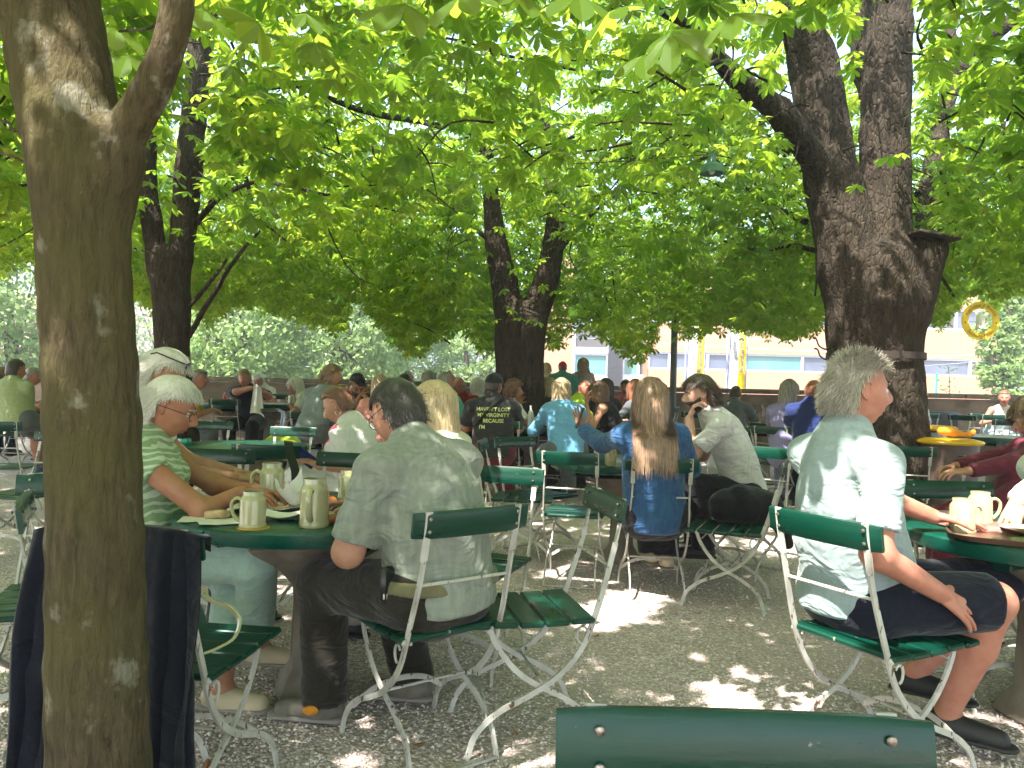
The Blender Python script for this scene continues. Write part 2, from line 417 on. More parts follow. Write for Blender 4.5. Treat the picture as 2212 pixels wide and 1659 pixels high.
def hairmat(name, c, c2):
    m, nt, b = nodes(name); at = N(nt, 'ShaderNodeAttribute', attribute_name='tone')
    n = N(nt, 'ShaderNodeTexNoise', Scale=1.0, Detail=3.0); nt.links.new(mapped(nt, (90, 90, 25)), n.inputs['Vector'])
    ad = N(nt, 'ShaderNodeMath', operation='MULTIPLY_ADD'); nt.links.new(n.outputs['Fac'], ad.inputs[0]); ad.inputs[1].default_value = .6; 
    a2 = N(nt, 'ShaderNodeMath', operation='MULTIPLY'); nt.links.new(at.outputs['Fac'], a2.inputs[0]); a2.inputs[1].default_value = .6; nt.links.new(a2.outputs[0], ad.inputs[2])
    nt.links.new(ramp(nt, ad.outputs[0], [(.2, c), (.85, c2)]), b.inputs['Base Color'])
    b.inputs['Roughness'].default_value = .42; b.inputs['Specular IOR Level'].default_value = .5; b.inputs['Sheen Weight'].default_value = .1; return m
H = {'white': hairmat('white_hair', (.42, .41, .36), (.78, .77, .72)), 'grey': hairmat('grey_hair', (.17, .155, .125), (.50, .47, .41)),
     'salt': hairmat('greying_hair', (.10, .09, .08), (.38, .36, .33)), 'black': hairmat('near_black_hair', (.010, .009, .009), (.05, .045, .04)),
     'dark': hairmat('dark_brown_hair', (.018, .011, .008), (.075, .045, .03)), 'brown': hairmat('brown_hair', (.06, .035, .02), (.19, .11, .06)),
     'lbrown': hairmat('light_brown_hair', (.085, .048, .03), (.36, .235, .15)), 'blond': hairmat('blond_hair', (.27, .19, .09), (.62, .50, .31)),
     'dblond': hairmat('dark_blond_hair', (.14, .10, .055), (.42, .31, .18)), 'red': hairmat('reddish_hair', (.13, .045, .02), (.36, .15, .08)), 'auburn': hairmat('auburn_hair', (.06, .03, .018), (.20, .09, .05))}
M['black'] = basic('black_plastic', (.012, .012, .013), .35); M['blackcloth'] = cloth('black_cloth', (.014, .014, .018), wr=.6); M['lens'] = basic('dark_lens', (.01, .01, .012), .06, coat=1)
M['white'] = basic('white_paper', (.72, .71, .68), .7); M['yellow'] = basic('yellow_plastic', (.62, .36, .01), .4); M['orange'] = cloth('orange_cloth', (.60, .24, .02)); M['chrome'] = basic('bright_metal', (.6, .6, .6), .25, metal=.9)
M['crust'] = basic('pretzel_crust', (.38, .14, .035), .35, (.20, .06, .015), (30,)*3, bs=.4, bsc=(60,)*3); M['bread'] = basic('bread_crumb', (.55, .42, .26), .8, (.45, .3, .16), (50,)*3, bs=.5, bsc=(90,)*3)
M['rustiron'] = basic('dark_rusty_iron', (.02, .016, .013), .8, (.035, .022, .015), (12,)*3)
# ------------------------------------------------------------------ folding garden chair (local: +y is where the sitter faces)
GCH = 'green and white folding garden chairs'
def make_chair():
    root = thing('folding_chair', '', 'chair', group=GCH)
    m = MB(); tilt = np.array([[1, 0, 0], [0, math.cos(.16), -math.sin(.16)], [0, math.sin(.16), math.cos(.16)]])
    # slightly curved board with rounded rim
    xs = np.linspace(-.215, .215, 9); vs = []; prof = []
    for (y, z) in ((-.011, -.034), (-.007, -.042), (.007, -.042), (.011, -.034), (.011, .034), (.007, .042), (-.007, .042), (-.011, .034)): prof.append((y, z))
    for i, x in enumerate(xs):
        for (y, z) in prof:
            e = .93 if i in (0, 8) else 1
            vs.append((x, y*(.6 if i in (0, 8) else 1)+.012*(1-(x/.215)**2)*-1, z*e))
    F = [(i*8+j, (i+1)*8+j, (i+1)*8+(j+1) % 8, i*8+(j+1) % 8) for i in range(8) for j in range(8)]+[tuple(range(8)), tuple(64+j for j in range(8))[::-1]]
    vs = np.array(vs) @ tilt.T+V(0, -.298, .83)
    m.add(vs, F); b = m
    for sx in (-.165, .165):
        for dz in (-.02, .02):
            for sd in (-1, 1): b.ball(V(sx, -.298-.005+sd*.0155, .83+dz)+V(0, -dz*.16, 0), (.0065, .0035, .0065), 8, 5, 1)
    obj('backrest', b, [M['green'], M['bolt']], root, angle=35)
    for sx in (-1, 1):
        f = MB(); X = .168
        A = crom([(X*sx, -.316, .872), (X*sx, -.302, .79), (X*sx*1.0, -.272, .66), (X*1.05*sx, -.225, .50), (X*1.06*sx, -.17, .36), (X*1.07*sx, -.085, .262), (X*1.08*sx, .02, .20), (X*1.1*sx, .13, .15), (X*1.12*sx, .205, .085), (X*1.14*sx, .238, .0)], 5)
        k = len(A); w = np.full(k, .0125); w[:5] = .0135
        # flat iron: plate faces back at the top, edge-on lower down
        f.tube(A[:9], .5, ref=(1, 0, 0), square=True, sx=.024, sy=.006)
        f.tube(A[8:], .5, ref=(1, 0, 0), square=True, sx=.009, sy=.019)
        obj('back_leg_bar' if 0 else 'long_leg', f, M['iron'], root, angle=30)
        g = MB(); x2 = X*.93
        B = crom([(x2*sx, .165, .445), (x2*sx, .135, .37), (x2*sx, .07, .285), (x2*sx, -.01, .225), (x2*sx*1.02, -.11, .175), (x2*1.03*sx, -.195, .105), (x2*1.05*sx, -.232, .0)], 5)
        g.tube(B, .5, ref=(1, 0, 0), square=True, sx=.009, sy=.019)
        g.ball((X*1.04*sx, -.035, .228), (.011, .008, .008), 8, 6)
        g.tube([(x2*sx, -.20, .437), (x2*sx, .19, .437)], .5, ref=(1, 0, 0), square=True, sx=.008, sy=.014)
        # hook ring by the seat
        t = np.linspace(-1.4, 2.6, 10); g.tube([(X*1.1*sx, -.165+.02*math.cos(q), .40+.03*math.sin(q)) for q in t], .0045, 6)
        g.ball((X*1.1*sx, -.205, .445), .011, 8, 6)
        obj('short_leg', g, M['iron'], root, angle=30)
    r = MB()
    r.tube([(-X, -.262, .635), (X, -.262, .635)], .0055, 6); obj('back_rod', r, M['iron'], root)
    r = MB(); r.tube([(-x2, -.03, .232), (x2, -.03, .232)], .005, 6); obj('cross_rod', r, M['iron'], root)
    r = MB(); r.tube([(-x2, .13, .40), (x2, .13, .40)], .0045, 6); obj('seat_rod', r, M['iron'], root); r = MB()
    a = crom([(-X*1.1, .17, .115), (-.10, .165, .165), (0, .165, .18), (.10, .165, .165), (X*1.1, .17, .115)], 4); r.tube(a, .5, ref=(0, 1, 0), square=True, sx=.006, sy=.02)
    obj('front_stretcher', r, M['iron'], root)
    r = MB(); r.tube([(-x2*1.04, -.23, .008), (x2*1.04, -.23, .008)], .5, ref=(0, 0, 1), square=True, sx=.008, sy=.02); obj('foot_bar', r, M['iron'], root, angle=30)
    s = MB()
    for i, y in enumerate((-.165, -.073, .019, .111, .2)):
        z = .455-.010*math.cos((y)/.2*1.3)+ (-.006 if i == 4 else 0)
        ro = -.04*(y/.2)*-1; c, q = math.cos(ro), math.sin(ro)
        s.box((0, y, z), (.40, .086 if i < 4 else .07, .02), np.array([[1, 0, 0], [0, c, -q], [0, q, c]]), bev=.006)
    obj('seat', s, M['green'], root, angle=35)
    return root
_ch0 = make_chair(); _used = [False]
def chair(px, py, d, yaw, label, z=None):
    """px,py,d: the middle of the backrest in the photograph"""
    b = P(px, py, d); f = V(-math.sin(R(yaw)), math.cos(R(yaw)), 0)
    c = b+f*.298; z0 = gz(c[0], c[1]) if z is None else z
    e = proj(V(b[0], b[1], .83+z0))[0]
    if abs(e[1]-py) > 14: print('chair', label[:40], 'py', py, '->', round(e[1]), 'd', d)
    loc = (c[0], c[1], z0)
    if not _used[0]:
        _used[0] = True; _ch0.location = loc; _ch0.rotation_euler = (0, 0, R(yaw)); _ch0['label'] = label; return _ch0
    return dup(_ch0, loc, R(yaw), label)
# ------------------------------------------------------------------ tables
def make_table(r=.54):
    root = thing('round_table', '', 'table', group='round green beer garden tables')
    m = MB(); m.lathe([(0, .745), (r-.03, .745), (r-.008, .742), (r, .735), (r, .70), (r-.004, .688), (r-.015, .684), (0, .684)][::-1], n=64)
    obj('tabletop', m, M['green_top'], root, angle=30)
    m = MB()
    for a in (0, math.pi/2): m.box((0, 0, .659), (r*1.5, .07, .05), rotz(a+.4), bev=.005)
    obj('support_beam', m, M['green'], root, angle=30)
    m = MB(); prof = [(.13, 0), (.14, .015), (.12, .06), (.085, .12), (.075, .36), (.08, .44), (.15, .53), (.26, .61), (.27, .634), (0, .634)]
    pr = []
    for rr, z in prof: pr.append((rr, z))
    k = 4; vs = []
    for rr, z in pr:
        for j in range(16):
            t = 2*math.pi*j/16; q = 1/(abs(math.cos(t))**6+abs(math.sin(t))**6)**(1/6); vs.append((rr*q*math.cos(t), rr*q*math.sin(t), z))
    F = [(i*16+j, i*16+(j+1) % 16, (i+1)*16+(j+1) % 16, (i+1)*16+j) for i in range(len(pr)-1) for j in range(16)]
    m.add(vs, F); obj('pedestal', m, M['concrete'], root, angle=50)
    return root
_tb0 = make_table(); _tu = [False]
def table(x, y, label, rz=.3):
    z = gz(x, y)
    if not _tu[0]:
        _tu[0] = True; _tb0.location = (x, y, z); _tb0.rotation_euler = (0, 0, rz); _tb0['label'] = label; return _tb0
    return dup(_tb0, (x, y, z), rz, label)
# ------------------------------------------------------------------ mugs
def mug(p, h, rz, label, mouth=1.0):
    """p: base point, h: height"""
    root = thing('stoneware_mug', label, 'mug', p, rz, 'stoneware beer mugs'); r = h*.31 if h > .16 else h*.37
    m = MB(); pf = [(0, .001), (r*.97, .001), (r, .006), (r, h*.1), (r*.965, h*.115), (r*.95, h*.14), (r*.93, h*.74), (r*.90, h*.80), (r*.76, h*.875), (r*.73, h*.90), (r*.75, h*.985), (r*.73, h), (r*.69, h)]
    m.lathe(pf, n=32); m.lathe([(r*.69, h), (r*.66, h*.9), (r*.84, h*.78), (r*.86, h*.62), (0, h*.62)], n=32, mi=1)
    obj('mug_body', m, [M['stoneware'], M['stoneware_in']], root, angle=60)
    c = crom([(r*.86, 0, h*.76), (r*1.22, 0, h*.79), (r*1.55, 0, h*.68), (r*1.58, 0, h*.5), (r*1.4, 0, h*.32), (r*1.08, 0, h*.19), (r*.9, 0, h*.17)], 5)
    m = MB(); m.tube(c, h*.052, 10, sy=1.25); obj('handle', m, M['stoneware'], root)
    return root
# ------------------------------------------------------------------ people
def sstep(a, b, x): t = np.clip((x-a)/(b-a), 0, 1); return t*t*(3-2*t)
def head_dirs(na, nb):
    a = np.linspace(-math.pi, math.pi, na, endpoint=False); a = a-.35*np.sin(a)     # denser in front
    b = np.linspace(0, math.pi, nb+1)[1:-1]
    A, B = np.meshgrid(a, b); A = A.ravel(); B = B.ravel()
    d = np.stack([np.sin(B)*np.sin(A), np.sin(B)*np.cos(A), np.cos(B)], 1)
    d = np.concatenate([d, [[0, 0, 1], [0, 0, -1]]])
    Q = []; T = []
    nr = nb-1
    for i in range(nr-1):
        for j in range(na): Q.append((i*na+j, (i+1)*na+j, (i+1)*na+(j+1) % na, i*na+(j+1) % na))
    top = nr*na; bot = top+1
    for j in range(na): T.append((top, j, (j+1) % na)); T.append((bot, (nr-1)*na+(j+1) % na, (nr-1)*na+j))
    return d, [q[::-1] for q in Q], [t[::-1] for t in T]
def G2(a, s): return np.exp(-(a/s)**2)
def head_shape(d, fem=False):
    x, y, z = d[:, 0]*.076, d[:, 1]*.098, d[:, 2]*.120
    # fuller cranium, narrow jaw
    up = sstep(-.02, .05, z); x = x*(1+.03*up); y = y+np.where(y < 0, -.008*up*np.abs(d[:, 1]), 0)
    lo = np.clip(-z/.12, 0, 1); x = x*(1-.26*lo**1.4); y = np.where(y < 0, y*(1-.52*lo**.8), y*(1-.02*lo))
    ff = sstep(.2, .75, d[:, 1])
    zf = sstep(-.118, -.10, z)
    ax = np.abs(x)
    y = y+ff*(-.004*G2(z-.05, .04)+.004*G2(z+.03, .03))
    bridge = .011*G2(x, .0095)*sstep(-.03, .0, z)*(1-sstep(.012, .03, z))
    nose = .024*G2(x, .0135)*np.where(z < -.024, G2(z+.024, .009), G2(z+.024, .028))
    nostr = .007*G2(ax-.013, .007)*G2(z+.030, .008)
    y = y+ff*(bridge+nose+nostr)
    y = y+ff*(.006*G2(ax-.028, .022)*G2(z-.030, .009)*(.6 if fem else 1.2)-.0115*G2(ax-.031, .015)*G2(z-.010, .012)+.0035*G2(ax-.042, .02)*G2(z+.022, .018))
    y = y+ff*(.0065*G2(x, .022)*(G2(z+.056, .0052)+.9*G2(z+.068, .006))-.004*G2(x, .026)*G2(z+.0615, .003)-.003*G2(x, .03)*G2(z+.078, .007)+.009*G2(x, .02)*G2(z+.098, .015)+.006*G2(x, .03)*zf*G2(z+.06, .03))
    return np.stack([x, y, z], 1)
_HC = {}
def head_mesh(lod, fem):
    key = (lod, fem)
    if key not in _HC:
        d, q, t = head_dirs(*((80, 64) if lod else (48, 36))); _HC[key] = (d, head_shape(d, fem), q, t)
    return _HC[key]
def ear_mb(mb, sx, Rm, c, s, lod):
    e = np.array([[0, 0, 1.], [0, 1, 0], [1, 0, 0]])
    for p, r in (((.0765*sx, -.010, .004), (.006, .015, .026)), ((.0745*sx, -.006, -.016), (.006, .011, .013))):
        mb.ball(Rm @ (V(*p)*s)+c, V(*r)*s, 10, 8, rot=Rm @ rotz(.35*sx))
    t = np.linspace(-2.0, 2.4, 12); pts = [Rm @ (V(.082*sx, -.010-.0165*math.cos(q), .004+.028*math.sin(q))*s)+c for q in t]
    mb.tube(pts, .0038*s, 6)
def hand_prims(wr, dr, nm, side, curl=.35, s=1.0, spread=.12, thumb=.6):
    """wr wrist point, dr finger direction, nm palm-back normal (points off the back of the hand), side: direction of thumb"""
    dr = nrm(dr); nm = nrm(nm-np.dot(nm, dr)*dr); sd = nrm(np.cross(dr, nm)); 
    if np.dot(sd, side) < 0: sd = -sd
    pr = []
    kn = []
    for i, (o, L) in enumerate(((.030, .088), (.010, .092), (-.011, .088), (-.030, .080))):
        k = wr+dr*L*s+sd*o*s; kn.append(k)
        pr.append(rc(wr+dr*.012*s+sd*o*.55*s, k, .0135*s, .0100*s, k=.010))
        lens = [(.042, .026, .020), (.047, .029, .021), (.043, .027, .020), (.033, .021, .018)][i]; lens = [q*1.04 for q in lens]
        a = k; ang = .25*curl+.05*i*curl; dd = nrm(dr+sd*spread*(1.2-i*.8)*.6)
        for j, l in enumerate(lens):
            ang += curl*(.75 if j else .55); q = dd*math.cos(ang)-nm*math.sin(ang)
            b = a+q*l*s; pr.append(rc(a, b, (.0090-.0009*j)*s, (.0083-.0009*j)*s, k=.0018)); a = b
    pr.append(rc(wr-dr*.02*s, wr+dr*.03*s, .024*s, .023*s, n=nm, s=1.4, k=.012))
    a = wr+dr*.02*s+sd*.018*s
    for j, (l, r0) in enumerate(((.045, .015), (.034, .0115), (.027, .0095))):
        q = nrm(dr*(.62+.12*j)+sd*(.75-.35*j*thumb)-nm*(.25+.28*j*thumb)); b = a+q*l*s; pr.append(rc(a, b, r0*s, r0*.85*s, k=.006)); a = b
    return pr
def ik(a, t, l1, l2, pole):
    v = t-a; L = np.linalg.norm(v); mx = (l1+l2)*.995
    if L > mx: t = a+v/L*mx; v = t-a; L = mx
    x = (l1*l1-l2*l2+L*L)/(2*L); h = math.sqrt(max(l1*l1-x*x, 1e-6)); n = v/L
    p = pole-np.dot(pole, n)*n; p = nrm(p); return a+n*x+p*h, t
def hair_mask(x, y, z, style):
    """>0 where scalp hair grows; normalised head coords"""
    ay = y
    line = np.where(ay > .15, .50+.16*np.clip(ay, 0, 1), np.where(ay > -.30, .20+(ay+.30)/.45*.30, -.52))
    if style in ('bob', 'long', 'fluffy'): line = np.where(ay > .15, .46+.1*ay, np.where(ay > -.12, -.35+(ay+.12)/.27*.6, -.7))
    if style == 'fringe_bald': line = np.where(ay > .1, 2, np.where(ay > -.1, -.05, -.5))
    m = z-line
    if style == 'fringe_bald': m = np.minimum(m, .42-z)
    return m
def make_hair(name, Rm, c, s, style, mat, lod, parent, org, n=None, length=.1, width=.006, thick=.012, seed=1, down=None, part=0.0, curl=0.0, gather=None, avoid=None):
    rng = np.random.default_rng(seed)
    d, hs, q, t = head_mesh(lod, False)
    m = hair_mask(d[:, 0], d[:, 1], d[:, 2], style)
    w = sstep(-.06, .10, m); th = thick*(.75+.5*sstep(-.2, .8, d[:, 2]))*(1-.35*sstep(.1, .8, d[:, 1]))
    base = np.stack([d[:, 0]*.0775, d[:, 1]*.0985-.006*(d[:, 1] < 0)*np.abs(d[:, 1]), d[:, 2]*.118], 1)
    cl = wob(d*V(1, 1, .35), 9, seed)*.0025+wob(d, 3.1, seed+2)*.003
    off = (-.016+(th+.016+cl)*w)
    v = base+d*off[:, None]
    v = (v*s) @ Rm.T+c
    keep = w > .02
    Q = [f for f in q if keep[list(f)].any()]; T = [f for f in t if keep[list(f)].any()]
    V_ = [v]; Qs = [np.array(Q, int)]; Ts = np.array(T, int) if T else np.zeros((0, 3), int); tone = [np.full(len(v), .35)+.15*wob(d, 6, seed)]
    n = n if n is not None else (1400 if lod else 260)
    if n:
        r = rng.normal(size=(n*6, 3)); r /= np.linalg.norm(r, axis=1)[:, None]
        mk = hair_mask(r[:, 0], r[:, 1], r[:, 2], style); r = r[mk > .02][:n]; n = len(r)
        seg = 9; L = length*rng.uniform(.55 if style == 'long' else .8, 1.12, n); rad = V(.0775, .100, .119)
        p = r*rad+r*(thick*.6+rng.uniform(0, .006, n)[:, None])
        dn = Rm.T @ V(0, 0, -1) if down is None else Rm.T @ down
        # comb direction: away from the parting / crown
        sgn = np.where(r[:, 0] > part, 1., -1.)
        if style in ('bob', 'long', 'fluffy'): comb = np.stack([r[:, 0]*1.2+.3*sgn*np.clip(r[:, 2], 0, 1), r[:, 1]*1.0-.12, -.4+0*sgn], 1)
        elif style == 'curly': comb = rng.normal(size=(n, 3))
        elif style == 'spiky': comb = r*.16+np.stack([.15*sgn, np.where(r[:, 2] > .5, .12, -.45), np.where(r[:, 2] > .5, .1, -.75)], 1)+rng.normal(size=(n, 3))*.22
        elif style == 'back': comb = np.stack([0*sgn, -1+0*sgn, .0*sgn-.2], 1)
        else: comb = np.stack([sgn*.15, np.where(r[:, 2] > .55, .55, -.25), -.6+0*sgn], 1)+rng.normal(size=(n, 3))*.22
        pts = [p.copy()]; dirn = comb.copy(); step = (L/seg)[:, None]
        ph = rng.uniform(0, 6.28, n)
        ufan = rng.uniform(size=n)**.5
        jit = rng.normal(size=(n, 3))*(.05 if style in ('long', 'bob') else .10)
        for k in range(seg):
            out = p/rad; rr = np.linalg.norm(out, axis=1)[:, None]; nn = p/(rad**2); nn /= np.linalg.norm(nn, axis=1)[:, None]
            g = min(1, .12+k*length/seg/.11) if style in ('bob', 'long', 'fluffy') else .15
            dd = dirn*(1-g)+dn*1.0*g+jit
            if gather is not None:
                gd = V(*gather)-p; gl = np.linalg.norm(gd, axis=1)[:, None]; dd = gd/gl+.3*jit*0
            if curl: 
                cc = np.cross(nn, dd); dd = dd+curl*(cc*np.sin(ph+k*1.35)[:, None]+nn*np.cos(ph+k*1.35)[:, None])
            tang = dd-(dd*nn).sum(1)[:, None]*nn*(1 if style not in ('spiky', 'curly') else .55)*(rr < 1.12)
            if style == 'spiky': tang = dd
            tang /= np.linalg.norm(tang, axis=1)[:, None]+1e-9
            p = p+tang*step
            rr = np.linalg.norm(p/rad, axis=1)[:, None]; mn = 1+thick/.09*.9
            p = np.where(rr < mn, p/rr*mn, p)
            if style in ('bob', 'long', 'fluffy'):
                q2 = np.hypot(p[:, 0]/.0775, p[:, 1]/.10); mx = (1.16 if style == 'long' else 1.10)+thick*5+(1.15*ufan*(k/seg)**.9 if style == 'long' else .22*(k/seg)*rng.uniform(size=n)); sc_ = np.where(q2 > mx, mx/q2, 1); p[:, 0] *= sc_; p[:, 1] *= sc_
            # keep off the face
            face = (p[:, 1] > .05) & (p[:, 2] < .04) & (style != 'short'); p[:, 0] = np.where(face & (np.abs(p[:, 0]) < .066), np.sign(p[:, 0]+1e-6)*.066, p[:, 0])
            if gather is not None:
                gd = V(*gather)-p; p = np.where(np.linalg.norm(gd, axis=1)[:, None] < .02, V(*gather)+jit*.15, p)
            pts.append(p.copy())
        pts = np.stack(pts, 1)                       # n, seg+1, 3 (local)
        W = (pts*s) @ Rm.T+c
        if avoid is not None: W = avoid(W)
        tg = np.gradient(W, axis=1); nn = W-c; 
        sd = np.cross(tg, nn); sd /= np.linalg.norm(sd, axis=2)[:, :, None]+1e-9
        ww = width*s*rng.uniform(.6, 1.3, n)[:, None]*np.linspace(1, .25, seg+1)[None, :]**.7
        A = W-sd*ww[..., None]*.5; B = W+sd*ww[..., None]*.5
        nrmv = np.cross(sd, tg); nrmv /= np.linalg.norm(nrmv, axis=2)[:, :, None]+1e-9
        C = W+nrmv*(ww[..., None]*.25)
        vv = np.stack([A, C, B], 2).reshape(-1, 3); o = len(v); Q2 = []
        base_i = (np.arange(n)[:, None]*(seg+1)+np.arange(seg)[None, :]).ravel()*3+o
        for a in (0, 1): Q2.append(np.stack([base_i+a, base_i+a+1, base_i+a+4, base_i+a+3], 1))
        V_.append(vv); Qs += Q2; tone.append(np.repeat(rng.uniform(0, 1, n), (seg+1)*3))
    v = np.concatenate(V_)-org
    me = fastmesh(name, v, np.concatenate([k for k in Qs if len(k)]), Ts if len(Ts) else None, [mat], True)
    at = me.attributes.new('tone', 'FLOAT', 'POINT'); at.data.foreach_set('value', np.concatenate(tone).astype(np.float32))
    return link(name, me, parent)
def head_rot(yaw, pitch=0, roll=0):
    """columns: local x (right), y (face), z (up)"""
    y = R(yaw); f = V(-math.sin(y), math.cos(y), 0); r = V(math.cos(y), math.sin(y), 0); p = R(pitch)
    ff = f*math.cos(p)-V(0, 0, 1)*math.sin(p); u = V(0, 0, 1)*math.cos(p)+f*math.sin(p)
    q = R(roll); r2 = r*math.cos(q)+u*math.sin(q); u2 = u*math.cos(q)-r*math.sin(q)
    return np.stack([r2, ff, u2], 1)
def cap(Rm, c, s, mat, parent, org, brim=True, back=False):
    m = MB(); prof = []
    for i in range(9):
        a = math.pi/2*i/8; prof.append((.098*math.cos(a)+.0, .105*math.sin(a)))
    vs = []; F = []
    n = 20
    for (r, z) in prof:
        for j in range(n):
            t = 2*math.pi*j/n; vs.append((r*.90*math.cos(t), r*1.10*math.sin(t)-.002, .028+z))
    for i in range(8):
        for j in range(n): F.append((i*n+j, i*n+(j+1) % n, (i+1)*n+(j+1) % n, (i+1)*n+j))
    for j in range(n): vs.append((vs[j][0]*.96, vs[j][1]*.96, .024)); 
    for j in range(n): F.append((len(vs)-n+j, len(vs)-n+(j+1) % n, (j+1) % n, j))
    sg = -1 if back else 1
    if brim:
        o = len(vs)
        for k, rr in enumerate((0, .04, .075)):
            for j in range(9):
                t = math.pi*(.18+.64*j/8); vs.append((.088*math.cos(t)*(1-.05*k), sg*(.103*math.sin(t)+rr*(math.sin(t)**.6)), .03-rr*.18-.012*abs(math.cos(t))*k))
        q = len(vs)
        for k in range(2):
            for j in range(8): F.append((o+k*9+j, o+k*9+j+1, o+(k+1)*9+j+1, o+(k+1)*9+j))
        for k in range(27): vs.append((vs[o+k][0], vs[o+k][1], vs[o+k][2]-.004))
        for k in range(2):
            for j in range(8): F.append((q+k*9+j, q+(k+1)*9+j, q+(k+1)*9+j+1, q+k*9+j+1))
        for j in range(8): F.append((o+18+j, o+18+j+1, q+18+j+1, q+18+j))
    vs = (np.array(vs)*s) @ Rm.T+c-org; m.add(vs, F); m.ball((V(0, -.002, .133)*s) @ Rm.T+c-org, .006*s, 8, 6)
    return obj('cap', m, mat, parent)
def glasses(Rm, c, s, parent, org, up=False, dark=False, thick=.0016):
    m = MB(); z0 = .093 if up else .006; y0 = .082 if up else .100; tf = lambda p: (np.asarray(p, float)*s) @ Rm.T+c-org
    for sx in (-1, 1):
        t = np.linspace(0, 2*math.pi, 15); ring = [tf((sx*.033+.026*math.cos(q), y0-.006*abs(math.cos(q) if sx*math.cos(q) > 0 else 0)*1.2, z0+.017*math.sin(q)*(1.1 if dark else 1))) for q in t]
        m.tube(ring, thick*s*(2.2 if dark else 1), 6)
        if dark: m.add([tf((sx*.033, y0+.003, z0))]+ring[:-1], [(0, i+1, (i+1) % 14+1) for i in range(14)], 1)
        hy = -.03 if not up else -.06
        m.tube([tf((sx*.059, y0-.008, z0+.006)), tf((sx*.082, y0-.045, z0+.004)), tf((sx*.086, hy, z0-.002)), tf((sx*.083, hy-.02, z0-.02))], thick*s*(2 if dark else 1), 6)
    m.tube([tf((-.008, y0+.004, z0+.004)), tf((0, y0+.008, z0+.006)), tf((.008, y0+.004, z0+.004))], thick*s, 6)
    return obj('glasses', m, [M['black'] if dark else M['iris'], M['lens']], parent)
def shoe_prims(ank, fd, s=1.0):
    f = nrm(V(fd[0], fd[1], 0)); 
    b = V(ank[0], ank[1], 0); z = ank[2]-.085
    return [rc(b+V(0, 0, z+.05)-f*.035, b+V(0, 0, z+.046)+f*.02, .044*s, .046*s), rc(b+V(0, 0, z+.045)+f*.0, b+V(0, 0, z+.032)+f*.155, .045*s, .033*s, n=V(0, 0, 1), s=1.0), rc(b+V(0, 0, z+.015)-f*.045, b+V(0, 0, z+.013)+f*.17, .042*s, .044*s, n=V(0, 0, 1), s=2.6)]
